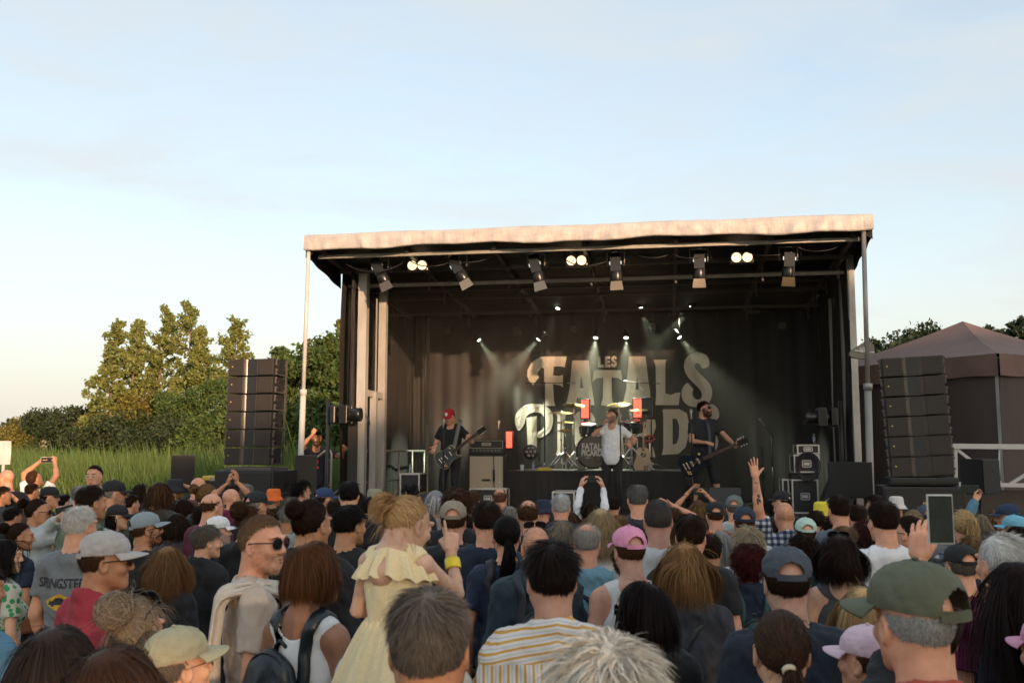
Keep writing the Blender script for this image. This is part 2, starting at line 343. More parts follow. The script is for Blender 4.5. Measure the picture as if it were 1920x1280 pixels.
# ================================================================== STAGE
M_pvc = mat('canopy_pvc', (.43,.395,.38), .5, noise=(2.6,.2,(1,1,3)), bump=(9,.55,.04,(1,1,.5)))
M_liner = mat('black_liner', (.014,.012,.012), .7, bump=(6,.5,.03))
M_cloth = mat('black_stage_cloth', (.019,.0165,.016), .8, noise=(3,.35,(1,1,.12)), bump=(260,.25,.002))
M_back = mat('backdrop_cloth', (.023,.0195,.0185), .75, noise=(2.5,.3,(1,1,.15)), bump=(300,.2,.002))
M_letter = mat('letter_print', (.58,.51,.43), .75, noise=(3,.14,(1,1,.2)))
M_alu = mat('aluminium', (.40,.38,.355), .45, metal=.1, noise=(6,.25,(1,1,.3)), bump=(60,.2,.002))
M_steel = mat('galvanised_steel', (.33,.31,.28), .5, metal=.35, noise=(8,.25,(1,1,.2)))
M_darkbar = mat('dark_truss_paint', (.10,.085,.078), .55, metal=.3)
M_white = mat('white_paint', (.52,.50,.48), .55, noise=(5,.12))
M_black = mat('black_paint', (.016,.016,.017), .5, noise=(30,.3))
M_blackgl = mat('black_plastic', (.012,.012,.013), .32)
M_grille = mat('speaker_grille', (.027,.0195,.0155), .62, noise=(220,.4), bump=(400,.6,.003))
M_grille2 = mat('small_speaker_grille', (.015,.013,.012), .6, bump=(400,.5,.003))
M_wg = mat('waveguide_plastic', (.055,.043,.034), .30)
M_deck = mat('black_deck_ply', (.022,.02,.019), .6, noise=(7,.4), bump=(90,.3,.004))
M_chrome = mat('chrome', (.75,.74,.72), .18, metal=1)
M_brass = mat('cymbal_bronze', (.50,.38,.17), .32, metal=.9, bump=(3,.1,.01,(1,1,60)))
M_gold = mat('gold_dot', (.65,.48,.15), .4, metal=.6)
M_red_led = mat('red_led_panel', (.8,.05,.03), .5, emit=((1,.06,.035), 2.2))
M_lamp = mat('lit_lens', (1,.95,.8), .3, emit=((1,.93,.72), 22))
M_halogen = mat('halogen_reflector', (.85,.72,.5), .25, metal=.3, emit=((1,.74,.42), .7))
M_beamlens = mat('beam_lens', (.9,1,.85), .3, emit=((.88,1,.78), 7))
M_led_off = mat('led_cell', (.30,.25,.22), .25, metal=.4)
M_tolex = mat('amp_tolex', (.018,.018,.02), .6, bump=(300,.4,.001))
M_amp = mat('amp_grille_cloth', (.46,.385,.29), .85, noise=(60,.15), bump=(350,.5,.002))
M_screen = mat('phone_screen', (.010,.012,.012), .6, spec=.05, noise=(22,.9), emit=((.25,.28,.22), .025))
M_clear = mat('clear_bottle', (.75,.85,.92), .12, trans=.75)
M_paper = mat('paper_label', (.25,.35,.6), .6)

stage = empty('mobile_stage', SO, STAGE_YAW, 'open mobile concert stage with pale canopy edge and black side curtains', 'stage')
aR, zTR = st(1637, 400, 0); aL, zTL = st(569, 440, 0); zB = st(575, 464, 0)[1]
WA = aR; ZT = (zTR+zTL)/2; ZB = ZT-.24; ZREAR = 4.95; BR = 6.05
def roofz(b): return ZT-.02+(ZREAR+.1-ZT)*b/BR
# front valance: cloth with creases, turned under along its lower edge
def valance():
    r = np.random.default_rng(3); na, nz_ = 170, 10; V = []
    cre = [(r.uniform(.2, WA-.2), r.uniform(-.6, .6), r.uniform(.03, .09), r.uniform(.008, .022)) for _ in range(34)]
    for i in range(na+1):
        a = WA*i/na
        sag = .018*math.sin(a*1.9)+.012*math.sin(a*5.3+1)
        for j in range(nz_+1):
            t = j/nz_
            if t < .12: b, z = .05*(1-t/.12), ZT
            else: b, z = -.012*math.sin((t-.12)*3), ZT-(ZT-ZB+sag)*(t-.12)/.88
            d = sum(h*math.exp(-((a-c+s*t*.3)/w)**2) for c, s, w, h in cre)
            V.append((a, b-d*min(1, t*2)*(.4+t)+.006*math.sin(a*17+t*4), z-(.02*math.sin(a*3.1) if 0 < t < .2 else 0)*.3))
        V.append((a, .10, ZB+.015-sag)); 
    m_ = nz_+2; Fq = [(i*m_+j, (i+1)*m_+j, (i+1)*m_+j+1, i*m_+j+1) for i in range(na) for j in range(m_-1)]
    me = mesh_np('canopy_valance', V, Fq); link('canopy_valance', me, M_pvc, stage)
valance()
mb = MB()                                              # roof sheet, pale above, black liner below
mb.add([(0,.05,ZT-.005), (WA,.05,ZT-.005), (WA,BR+.2,roofz(BR+.2)), (0,BR+.2,roofz(BR+.2))], [(0,1,2,3)])
mb.build('roof_sheet', M_pvc, stage)
mb = MB(); Zl = lambda b: roofz(b)-.16
mb.box((0,0,0),(0,0,0)) if False else None
mb.add([(.02,.11,Zl(.1)), (WA-.02,.11,Zl(.1)), (WA-.02,BR+.15,Zl(BR)), (.02,BR+.15,Zl(BR))], [(0,3,2,1)])
for a0, sgn in ((.0, 1), (WA, -1)):                     # black side flaps under the roof edge
    n = 14; vs = []; 
    for i in range(n+1):
        b = .1+(1.75-.1)*i/n; vs += [(a0, b, roofz(b)), (a0+sgn*.012*math.sin(i), b, roofz(b)-.30-.16*i/n)]
    mb.add(vs, [(2*i, 2*i+1, 2*i+3, 2*i+2) for i in range(n)])
    mb.add([(a0+.0*sgn,.09,ZT-.01), (a0+.0*sgn,.09,ZB-.12), (a0+sgn*.14,.11,ZB-.02), (a0+sgn*.14,.11,ZT-.01)], [(0,1,2,3)])
mb.build('roof_liner', M_liner, stage)
# corner poles of the canopy
def pole(xt, yt, xb, yb, b, r0, r1):
    a0, z0 = st(xt, yt, b); a1, z1 = st(xb, yb, b); k = (z0-.0)/(z0-z1); ag = a0+(a1-a0)*k
    zj = 2.95; aj = a0+(ag-a0)*(z0-zj)/z0
    mb = MB(); mb.tube([(ag,b,.03), (aj,b,zj)], r1, 10); mb.tube([(aj,b,zj-.03), (a0,b,z0)], r0, 10)
    mb.lathe([(r1*1.25,zj-.09), (r1*1.25,zj)], 10, Matrix.Translation((aj,b,0))); mb.box((ag,b,.015), (.26,.26,.03))
    mb.build('corner_pole', M_white if xt < 900 else M_steel, stage)
pole(579, 462, 564, 860, .06, .031, .046); pole(1619, 428, 1632, 900, .06, .034, .052)
# tower posts and cross bars
def post(xt, yt, xb, yb, b, w, m=M_alu, nm='tower_post', z0=None):
    a0, zt = st(xt, yt, b); a1, zb = st(xb, yb, b); a = (a0+a1)/2; zb = 1.0 if z0 is None else z0
    mb = MB(); mb.bar((a,b,zb), (a,b,min(zt, Zl(b)-.03)), w, w)
    for z in np.arange(1.35, zt-.2, .55): mb.box((a, b-w/2-.004, z), (w*.25, .006, .05))
    mb.build(nm, m, stage); return a
pa = post(686, 485, 674, 880, 1.45, .15); pb = post(722, 540, 712, 900, 2.35, .13); pm = post(702, 735, 698, 900, 1.9, .11)
pc = post(708, 560, 703, 740, 1.9, .025, M_steel, 'tension_rod', 2.0)
zbar = st(700, 738, 1.9)[1]
mb = MB(); mb.bar((pa,1.45,zbar), (pb,2.35,zbar-.02), .09, .11); mb.build('tower_brace', M_alu, stage)
q1 = post(1597, 470, 1606, 900, 1.55, .10); q2 = post(1583, 500, 1590, 900, 2.3, .11, M_steel); q3 = post(1571, 560, 1577, 900, 2.9, .07, M_steel); q4 = post(1562, 560, 1566, 900, 3.3, .08)
post(803, 590, 802, 900, 5.85, .11, M_steel); post(1525, 575, 1530, 900, 5.85, .10, M_steel)
# side curtains: hanging folded cloth (left one is cut off by the tower, right one closes the side)
def curtain(a, b0, b1, z0, z1f, nm, seed, amp=.05, m=M_cloth, skew=0):
    r = np.random.default_rng(seed); n, k = 70, 14; V = []; ph = r.uniform(0, 6, 4)
    for i in range(n+1):
        t = i/n; b = b0+(b1-b0)*t
        w = amp*(math.sin(t*34+ph[0])+.6*math.sin(t*61+ph[1]+2*math.sin(t*9))+.9*math.sin(t*13+ph[2]))
        for j in range(k+1):
            s = j/k; z = z0+(z1f(b)-z0)*s; V.append((a+w*(1-.55*s)+skew*(1-s)+.02*math.sin(s*7+t*20), b+.015*math.sin(s*5+t*40), z))
    Fq = [(i*(k+1)+j, (i+1)*(k+1)+j, (i+1)*(k+1)+j+1, i*(k+1)+j+1) for i in range(n) for j in range(k)]
    link(nm, mesh_np(nm, V, Fq), m, stage)
curtain(.14, 1.42, BR, .5, lambda b: Zl(b)-.02, 'side_curtain', 1, .016)
curtain(WA-.10, 1.5, BR, .5, lambda b: Zl(b)-.02, 'side_curtain', 2, .016)
# a second, narrow outer curtain edge on the left that catches the sun, and the low hard panel below it
a0 = st(660, 640, 1.36)[0]
curtain(a0+.02, 1.30, 1.40, 2.55, lambda b: Zl(b)-.1, 'curtain_edge', 5, .012)
mb = MB(); mb.box((a0+.06, 1.32, 1.75), (.16,.03,1.55)); mb.build('side_panel', M_grille, stage)
# masking legs inside, right
def leg_cloth(x0, x1, ytop, b, nm, seed):
    aa, zt = st(x0, ytop, b); ab, _ = st(x1, ytop, b); n, k = 40, 10; V = []
    for i in range(n+1):
        t = i/n
        for j in range(k+1):
            s = j/k; V.append((aa+(ab-aa)*t, b+.028*math.sin(t*19+seed+s)*(1-.3*s)+.012*math.sin(t*47+2*s), 1.0+(zt-1)*s))
    Fq = [(i*(k+1)+j, (i+1)*(k+1)+j, (i+1)*(k+1)+j+1, i*(k+1)+j+1) for i in range(n) for j in range(k)]
    link(nm, mesh_np(nm, V, Fq), M_cloth, stage)
leg_cloth(1532, 1560, 545, 4.6, 'masking_cloth', 3)
leg_cloth(1345, 1530, 585, 5.6, 'masking_cloth', 4)
leg_cloth(742, 800, 590, 5.75, 'masking_cloth', 5)
# roof steelwork under the liner
mb_all = [(b, .055 if b < 4 else .045) for b in (.35, 1.35, 1.75, 2.3, 2.9, 3.6, 4.3, 5.1, 5.8)]
for b, w in mb_all:
    z = Zl(b)-.1-(.16 if b in (1.75, 4.3) else 0); mb = MB(); mb.bar((.12,b,z), (WA-.12,b,z), w, w); mb.build('roof_beam', M_steel if b in (.35, 1.75, 5.8) else M_darkbar, stage)
for a in (.22, 1.6, 3.0, 4.4, 5.8, 7.2, WA-.22):
    mb = MB(); mb.bar((a,.25,Zl(.25)-.05), (a,BR,Zl(BR)-.05), .06, .07)
    for b in (1.75, 2.9, 4.3, 5.1): mb.bar((a,b,Zl(b)-.06), (a,b,Zl(b)-.36), .035)
    mb.build('roof_rafter', M_darkbar, stage)
for a in np.arange(.5, WA-.3, 1.05):                   # web of the lighting truss
    mb = MB(); z = Zl(5.8)-.1; mb.bar((a,5.8,z), (a,5.8,z-.34), .03); mb.build('truss_web', M_steel, stage)
mb = MB(); mb.bar((.4,5.8,Zl(5.8)-.44), (WA-.4,5.8,Zl(5.8)-.44), .045); mb.build('roof_beam', M_steel, stage)
r_ = np.random.default_rng(8)                          # cables looped along the front beams
for k in range(9):
    a0 = .5+.9*k+r_.uniform(-.2, .2); a1 = a0+r_.uniform(.5, 1.1); b = .42+r_.uniform(0, .5); z = Zl(b)-.12; sg = r_.uniform(.05, .22)
    mb = MB(); mb.tube([(a0+(a1-a0)*t, b+.03*math.sin(t*9), z-sg*4*t*(1-t)) for t in np.linspace(0, 1, 12)], .009, 5); mb.build('cable', M_black, stage)
# rear wall behind everything, deck, skirt, guard rails
mb = MB(); mb.box((WA/2, BR+.12, 2.8), (WA-.1,.04,4.6)); mb.build('rear_wall', M_liner, stage)
mb = MB(); mb.box((WA/2, 3.72, .95), (WA-.28,4.75,.10)); mb.build('deck', M_deck, stage)
n = 120; V = [(.16+(WA-.32)*i/n, 1.33+.02*math.sin(i*1.3)-.012*j, .90-.88*j) for i in range(n+1) for j in (0, 1)]
link('stage_skirt', mesh_np('stage_skirt', V, [(2*i, 2*i+1, 2*i+3, 2*i+2) for i in range(n)]), M_cloth, stage)
def rail(pts_top, nm='guard_rail', low=.55, posts=4):
    mb = MB(); A, B = Vector(pts_top[0]), Vector(pts_top[1]); mb.tube([A, B], .022, 8)
    mb.tube([A-Vector((0,0,low)), B-Vector((0,0,low))], .02, 8)
    for i in range(posts):
        p = A.lerp(B, i/(posts-1)); mb.tube([p, (p.x, p.y, 1.0)], .022, 8)
    mb.build(nm, M_steel, stage)
rail((.36,1.5,2.02) and ((.36,1.5,2.0), (.55,5.6,2.0)), posts=6)
rail(((.9,5.75,1.98), (4.7,5.75,1.98)), posts=6); rail(((4.9,5.72,1.98), (WA-.6,5.72,1.98)), posts=5)
# drum riser: a thing of its own standing on the deck
ra0, rz0 = st(948, 882, 3.0); ra1, _ = st(1285, 882, 3.0); RZ = rz0
rs = empty('drum_riser', SL((ra0+ra1)/2, 3.0), STAGE_YAW, 'low black draped riser under the drum kit', 'riser')
mb = MB(); mb.box((0, 1.15, RZ-.05), (ra1-ra0,2.3,.09)); mb.build('platform', M_deck, rs)
n = 90; V = []
for i in range(n+1):
    for j in range(3): V.append(((ra1-ra0)*(i/n-.5), -.004-.012*math.sin(i*1.7)*j/2, RZ-.01-(RZ-1.004)*j/2))
link('drape', mesh_np('drape', V, [(3*i+j, 3*i+j+1, 3*i+j+4, 3*i+j+3) for i in range(n) for j in range(2)]), M_cloth, rs)

# ------------------------------------------------------------------ backdrop with its lettering
BB = 5.62
bd = empty('backdrop_banner', SL(0, BB), STAGE_YAW, 'dark cloth backdrop hung at the back of the stage with big pale lettering', 'backdrop')
def wave(a, z): return .016*math.sin(a*9+.8*math.sin(z*2))+.012*math.sin(a*21+1)+.02*math.sin(a*3.7+z*.5)
aB0, zBt = st(806, 596, BB); aB1, _ = st(1345, 596, BB)
n, k = 150, 16; V = [(aB0+(aB1-aB0)*i/n, wave(aB0+(aB1-aB0)*i/n, 1.02+(zBt-1.02)*j/k), 1.02+(zBt-1.02)*j/k) for i in range(n+1) for j in range(k+1)]
link('cloth', mesh_np('cloth', V, [(i*(k+1)+j, (i+1)*(k+1)+j, (i+1)*(k+1)+j+1, i*(k+1)+j+1) for i in range(n) for j in range(k)]), M_back, bd)
def smooth_poly(P, it=2):
    for _ in range(it):
        Q = []
        for i in range(len(P)):
            a, b = P[i], P[(i+1) % len(P)]; Q += [(a[0]*.75+b[0]*.25, a[1]*.75+b[1]*.25), (a[0]*.25+b[0]*.75, a[1]*.25+b[1]*.75)]
        P = Q
    return P
def tri_fill(poly, holes=()):
    from mathutils.geometry import tessellate_polygon
    loops = [[Vector((x, y, 0)) for x, y in poly]]+[[Vector((x, y, 0)) for x, y in h] for h in holes]
    vs = [v for l in loops for v in l]; return vs, [tuple(t) for t in tessellate_polygon(loops)]
LET = [  # (outer, [holes], smooth) in enlarged picture units; u,v -> pixel 1040+u/4.2675, 620+v/4.2675
 ([(95,205),(80,290),(50,284),(-8,285),(-12,356),(42,360),(66,352),(66,456),(46,436),(-14,424),(-6,560),(6,600),(-94,600),(-84,560),(-84,300),(-108,296),(-130,318),(-138,345),(-126,372),(-150,402),(-172,434),(-205,400),(-220,360),(-216,312),(-190,262),(-150,228),(-108,208),(-70,205)], [], 0),
 ([(140,238),(274,238),(292,400),(320,594),(240,594),(228,536),(180,536),(168,585),(92,582),(118,470)], [[(212,360),(232,458),(202,458)]], 0),
 ([(318,315),(532,315),(541,405),(512,380),(456,374),(458,540),(474,598),(370,598),(386,540),(390,374),(340,378),(302,408)], [], 0),
 ([(594,203),(727,203),(748,380),(780,598),(700,598),(690,540),(634,540),(624,598),(548,574),(572,470)], [[(660,362),(674,470),(646,470)]], 0),
 ([(792,232),(894,232),(886,262),(886,500),(930,512),(970,496),(1006,494),(992,594),(806,594),(812,500),(808,280)], [], 0),
 ([(1234,290),(1240,250),(1226,200),(1180,175),(1125,171),(1075,192),(1042,235),(1032,285),(1044,340),(1085,395),(1135,440),(1170,478),(1182,515),(1168,546),(1140,552),(1112,538),(1100,508),(1102,484),(1112,470),(1082,436),(1064,412),(1030,442),(1012,490),(1020,550),(1056,594),(1120,614),(1190,606),(1238,576),(1260,525),(1262,470),(1236,414),(1186,362),(1136,318),(1118,290),(1124,262),(1146,254),(1168,272),(1180,304)], [], 1),
 ([(345,207),(366,207),(366,272),(394,270),(396,292),(345,294)], [], 0),
 ([(402,206),(444,204),(444,224),(422,226),(422,240),(440,240),(440,258),(422,258),(422,272),(446,270),(446,292),(402,294)], [], 0),
 ([(498,226),(494,208),(476,200),(458,208),(452,228),(462,246),(478,256),(478,270),(470,270),(466,260),(450,262),(454,284),(474,294),(494,284),(500,262),(490,244),(474,232),(474,222),(482,222),(484,230)], [], 0),
 ([(-224,696),(-142,682),(-142,930),(-132,985),(-226,985),(-214,930)], [], 0),
 ([(-140,866),(-140,812),(-96,790),(-76,740),(-80,690),(-112,656),(-160,648),(-205,662),(-232,700),(-236,742),(-282,808),(-304,776),(-320,722),(-310,664),(-270,616),(-214,586),(-150,582),(-84,592),(-32,630),(-8,690),(-18,768),(-56,830)], [], 1),
 ([(16,658),(94,658),(84,690),(84,950),(98,992),(8,992),(22,950),(22,690)], [], 0),
 ([(330,735),(318,680),(286,644),(236,632),(186,646),(150,690),(140,760),(146,860),(176,940),(236,968),(300,950),(330,900),(300,870),(272,900),(240,896),(220,850),(216,760),(232,710),(262,706),(280,740)], [], 1),
 ([(420,640),(520,640),(560,990),(490,990),(482,920),(452,920),(446,990),(372,990)], [[(468,740),(480,860),(456,860)]], 0),
 ([(590,640),(720,628),(776,660),(806,716),(812,770),(790,830),(752,868),(790,940),(806,1010),(730,1010),(690,890),(676,890),(676,990),(590,990),(602,940),(602,690)], [[(676,700),(716,706),(730,760),(712,814),(676,820)]], 0),
 ([(864,628),(1000,626),(1058,660),(1074,740),(1070,840),(1048,930),(990,984),(856,992),(870,940),(870,680)], [[(944,700),(978,706),(996,760),(994,850),(976,900),(944,910)]], 0),
 ([(1180,640),(1230,588),(1272,586),(1308,620),(1322,680),(1300,712),(1262,716),(1250,690),(1226,720),(1240,770),(1290,820),(1316,890),(1290,960),(1220,990),(1150,970),(1120,910),(1160,870),(1190,910),(1220,910),(1230,880),(1200,830),(1160,780),(1150,700)], [], 1)]
for outer, holes, smf in LET:
    def cv(p):
        a, z = st(1040+p[0]/4.2675, 620+p[1]/4.2675, BB); return (a, z)
    o2 = [cv(p) for p in (smooth_poly(outer, 2) if smf else outer)]; h2 = [[cv(p) for p in h] for h in holes]
    vs, ts = tri_fill(o2, h2); bm = bmesh.new(); bv = [bm.verts.new((v.x, 0, v.y)) for v in vs]
    for t in ts:
        try: bm.faces.new([bv[i] for i in t])
        except ValueError: pass
    for _ in range(3):
        bmesh.ops.subdivide_edges(bm, edges=[e for e in bm.edges if e.calc_length() > .12], cuts=1)
        bmesh.ops.triangulate(bm, faces=bm.faces)
    for v in bm.verts: v.co.y = wave(v.co.x, v.co.z)-.010
    bmesh.ops.recalc_face_normals(bm, faces=bm.faces)
    me = bpy.data.meshes.new('letter'); bm.to_mesh(me); bm.free(); link('letter', me, M_letter, bd)

# ------------------------------------------------------------------ lights in the roof
G_sp = 'profile spotlights along the front of the roof'
def profile_light(x, y, tilt, b, label, door=(.30,.27,.23)):
    a, z = st(x, y, b); zh = Zl(b)-.18; root = empty('stage_spotlight', SL(a, b, z), STAGE_YAW, label, 'spotlight', G_sp)
    M = Matrix.Rotation(R(tilt), 3, 'Y'); body = MB()
    body.lathe([(.06,.24), (.085,.22), (.09,.12), (.075,.10), (.078,-.02), (.095,-.05), (.10,-.20), (.088,-.22)], 16, M.to_4x4())
    body.box(M @ Vector((0,-.05,.05)), (.16,.12,.22), M); body.box(M @ Vector((.07,-.07,-.1)), (.02,.03,.2), M); body.build('housing', M_blackgl, root)
    for s in (-1, 1): f = MB(); f.box(M @ Vector((s*.085,-.075,.07)), (.022,.03,.05), M); f.build('side_clip', M_chrome, root)
    f = MB(); f.lathe([(.05,.245), (.05,.275), (.03,.29)], 12, M.to_4x4()); f.build('lamp_cap', M_chrome, root)
    dr = MB(); fl = M @ Matrix.Rotation(R(16), 3, 'X')
    dr.add([fl @ Vector(v) + M @ Vector((0,-.095,-.22)) for v in ((-.085,0,0), (.085,0,0), (.105,0,-.14), (-.105,0,-.14), (-.085,.008,0), (.085,.008,0), (.105,.008,-.14), (-.105,.008,-.14))], [(0,3,2,1), (4,5,6,7), (0,1,5,4), (2,3,7,6), (1,2,6,5), (3,0,4,7)])
    dr.build('barn_door', mat('barn_door_paint', door, .5), root)
    yk = MB(); zt = zh-z
    yk.tube([(-.13,0,.05), (-.14,0,.26), (.14,0,.26), (.13,0,.05)], .012, 6); yk.tube([(0,0,.26), (0,0,zt)], .018, 6); yk.box((0,0,zt-.03), (.07,.07,.09)); yk.build('yoke', M_steel, root)
    cb = MB(); cb.tube([(.05,0,zt-.02), (.2,-.03,zt-.12), (.16,-.05,.3), (.03,-.03,.27)], .007, 5); cb.build('cable', M_black, root)
for i, (x, y, t, lab, dc) in enumerate([(713,508,-24,'leftmost roof spotlight leaning towards the centre with dark barn doors',(.07,.07,.08)), (860,505,-28,'second roof spotlight from the left tilted sharply right',(.13,.135,.14)), (1006,505,-13,'third roof spotlight from the left tilted slightly right',(.10,.115,.13)),
        (1155,503,-2,'roof spotlight hanging straight near the middle of the canopy',(.18,.165,.15)), (1311,498,1,'fifth roof spotlight hanging straight above the right guitarist',(.30,.25,.20)), (1479,495,4,'rightmost roof spotlight with a brown barn door',(.26,.17,.09))]):
    profile_light(x, y, t, .75, lab, dc)
def blinder(x, y, label):
    b = .85; a, z = st(x, y, b); root = empty('blinder_light', SL(a, b, z), STAGE_YAW, label, 'blinder light', 'two lamp blinders under the canopy')
    m = MB(); m.box((0,.05,0), (.36,.12,.19), bev=.02); m.build('housing', M_blackgl, root)
    for s in (-1, 1):
        d = MB(); Mx = Matrix.Translation((s*.083,-.036,0)) @ Matrix.Rotation(R(90), 4, 'X'); d.lathe([(.074,-.02), (.074,.012), (.062,.012), (.03,-.015), (.001,-.019)], 20, Mx, cap=False); d.build('lamp', M_halogen, root)
    y_ = MB(); y_.tube([(-.2,.05,0), (-.2,.05,.15), (.2,.05,.15), (.2,.05,0)], .01, 6); y_.tube([(0,.05,.15), (0,.05,Zl(b)-.1-z)], .014, 6); y_.build('yoke', M_black, root)
blinder(783, 498, 'two lamp blinder between the two leftmost roof spotlights'); blinder(1081, 489, 'two lamp blinder left of the middle roof spotlight'); blinder(1391, 483, 'two lamp blinder between the two rightmost roof spotlights')
def led_par(x, y, b, label, r=.075, tilt=-15, floor=False):
    a, z = st(x, y, b); root = empty('led_par', SL(a, b, z), STAGE_YAW, label, 'stage light', 'round seven cell LED lamps')
    Mx = Matrix.Rotation(R(90+tilt), 4, 'X'); h = MB(); h.lathe([(r*.5,-.14), (r,-.10), (r*1.08,0), (r*.98,.006), (r*.2,.002)], 18, Mx); h.build('housing', M_blackgl, root)
    c = MB()
    for k in range(7):
        p = Vector((0,0,.012)) if k == 0 else Vector((r*.62*math.cos(k*1.0472), r*.62*math.sin(k*1.0472), .012)); c.lathe([(r*.26,-.01), (r*.26,.006), (r*.14,.014)], 10, Mx @ Matrix.Translation(p))
    c.build('led_cells', M_led_off, root)
    yk = MB()
    if floor: yk.box((0,.03,-.16), (.14,.12,.02)); yk.tube([(-r*1.2,.03,-.15), (-r*1.2,.03,0)], .01, 5); yk.tube([(r*1.2,.03,-.15), (r*1.2,.03,0)], .01, 5)
    else: yk.tube([(-r*1.2,.05,0), (-r*1.1,.05,r*1.8), (r*1.1,.05,r*1.8), (r*1.2,.05,0)], .008, 5); yk.tube([(0,.05,r*1.8), (0,.05,Zl(b)-.3-z if z < 4 else .3)], .012, 5)
    yk.build('yoke', M_black, root)
for x, y, lab in [(839,620,'leftmost honeycomb LED lamp on the dark upper backdrop'), (969,620,'honeycomb LED lamp above the first letter of the banner'), (1097,557,'honeycomb LED lamp hanging high near the middle of the roof'), (1224,612,'pale honeycomb LED lamp right of the small top word'), (1390,555,'honeycomb LED lamp high on the right below the blinder'), (1467,610,'faint honeycomb LED lamp on the far right of the back'), (1076,618,'honeycomb LED lamp just left of the small top word')]:
    led_par(x, y, 5.2, lab, .085)
BEAMS = [(898,637,(.55,.1,-.8),'leftmost lit beam light throwing a faint ray to the right'), (1010,636,(-.75,.0,-.8),'lit beam light left of the banner lettering throwing a ray to the left'), (1117,633,(-.1,-.3,-1),'lit beam light directly above the small top word'), (1174,633,(.0,-.3,-1),'lit beam light just right of the small top word'),
         (1274,632,(.6,-.1,-.8),'lit beam light above the curved last letter'), (1201,578,(.3,-.2,-.9),'upper lit beam light near the middle of the back truss'), (1296,576,(-.7,.0,-.8),'upper lit beam light on the right of the back truss'), (1046,578,(-.3,-.2,-.9),'dim upper beam light on the left of the back truss')]
for i, (x, y, d, lab) in enumerate(BEAMS):
    b = 5.15; a, z = st(x, y, b); root = empty('beam_light', SL(a, b, z), STAGE_YAW, lab, 'beam light', 'small beam lights at the back of the stage')
    dv = Vector(d).normalized(); Mx = dv.to_track_quat('Z', 'Y').to_matrix().to_4x4()
    h = MB(); h.lathe([(.03,-.2), (.055,-.17), (.06,-.02), (.052,0), (.04,-.005)], 14, Mx); h.build('housing', M_blackgl, root)
    l_ = MB(); l_.lathe([(.040,-.004), (.042,.008), (.02,.02)], 14, Mx); l_.build('lens', M_beamlens, root)
    y_ = MB(); y_.tube([(-.08,0,-.02), (-.08,0,.12), (.08,0,.12), (.08,0,-.02)], .008, 5); y_.tube([(0,0,.12), (0,.1,.45)], .012, 5); y_.build('yoke', M_black, root)
    ld = bpy.data.lights.new('beam_lamp', 'SPOT'); ld.energy = (480,640,720,640,380,200,300,80)[i]; ld.color = (.90,1,.74); ld.spot_size = R((34,32,46,42,38,34,34,34)[i]); ld.spot_blend = .85; ld.shadow_soft_size = .03
    lo = bpy.data.objects.new('beam_lamp', ld); COL.objects.link(lo); lo.parent = root; lo.location = dv*.05; lo.rotation_euler = dv.to_track_quat('-Z', 'Y').to_euler()
for x, y, lab in [(1128,580,'slim LED bar on the back truss left of centre'), (1265,589,'slim LED bar on the back truss right of centre'), (1413,585,'slim LED bar on the right of the back truss')]:
    b = 5.15; a, z = st(x, y, b); root = empty('led_bar', SL(a, b, z), STAGE_YAW, lab, 'light bar', 'LED bars on the back truss'); m = MB(); m.box((0,0,0), (.28,.07,.06), bev=.01); m.build('housing', M_blackgl, root)
    for k in range(4): c = MB(); c.lathe([(.022,0), (.022,.006), (.01,.012)], 10, Matrix.Translation((-.1+.066*k,-.035,0)) @ Matrix.Rotation(R(90), 4, 'X')); c.build('led_cell', M_led_off, root)
    c = MB(); c.tube([(0,0,.02), (0,.05,.4)], .012, 5); c.build('hanger', M_black, root)
# lit red panels
for x0, y0, x1, y1, b, rz, lab in [(1090,750,1104,783,4.6,0,'red lit LED panel left of the singer above the drums'), (1188,748,1203,782,4.6,-10,'red lit LED panel right of the singer behind the drums'), (949,809,960,839,4.2,6,'red lit LED panel beside the guitar amplifier')]:
    a, z = st((x0+x1)/2, (y0+y1)/2, b); s = F_PX/SL(a, b).y; w, h = (x1-x0)/s, (y1-y0)/s
    root = empty('strobe_light', SL(a, b, z), STAGE_YAW+R(rz), lab, 'strobe light', 'red LED panels on stage'); m = MB(); m.box((0,.07,0), (w+.05,.14,h+.05), bev=.01)
    if '' != lab and 'right of the singer' in lab: m.box((.19,.12,0), (.24,.2,h+.07), bev=.03)
    m.build('housing', M_blackgl, root); m = MB()
    nr = 9
    for i in range(4):
        for j in range(nr): m.box((-w/2+w*(i+.5)/4, -.006, -h/2+h*(j+.5)/nr), (w/4*.86,.008,h/nr*.86))
    m.build('led_cells', M_red_led, root); m = MB(); m.tube([(0,.08,-h/2-.02), (0,.08,RZ-z+.02 if lab != 'x' and x0 > 1000 else 1.0-z)], .018, 8); m.box((0,.08,(RZ if x0 > 1000 else 1.0)-z+.012), (.3,.3,.02)); m.build('stand', M_black, root)

# smoke hanging over the back of the stage
ms = bpy.data.materials.new('stage_smoke'); ms.use_nodes = True; n_ = ms.node_tree.nodes; n_.clear(); o_ = n_.new('ShaderNodeOutputMaterial'); pv = n_.new('ShaderNodeVolumePrincipled')
pv.inputs['Color'].default_value = (.95,.88,.80,1); pv.inputs['Density'].default_value = .018; pv.inputs['Anisotropy'].default_value = .25; ms.node_tree.links.new(pv.outputs['Volume'], o_.inputs['Volume'])
mb = MB(); mb.box((4.2, 3.2, 2.86), (7.6,4.6,3.6)); tag(mb.build('stage_smoke', ms, None, SO, (0,0,STAGE_YAW)), 'thin stage smoke hanging over the deck', kind='stuff')
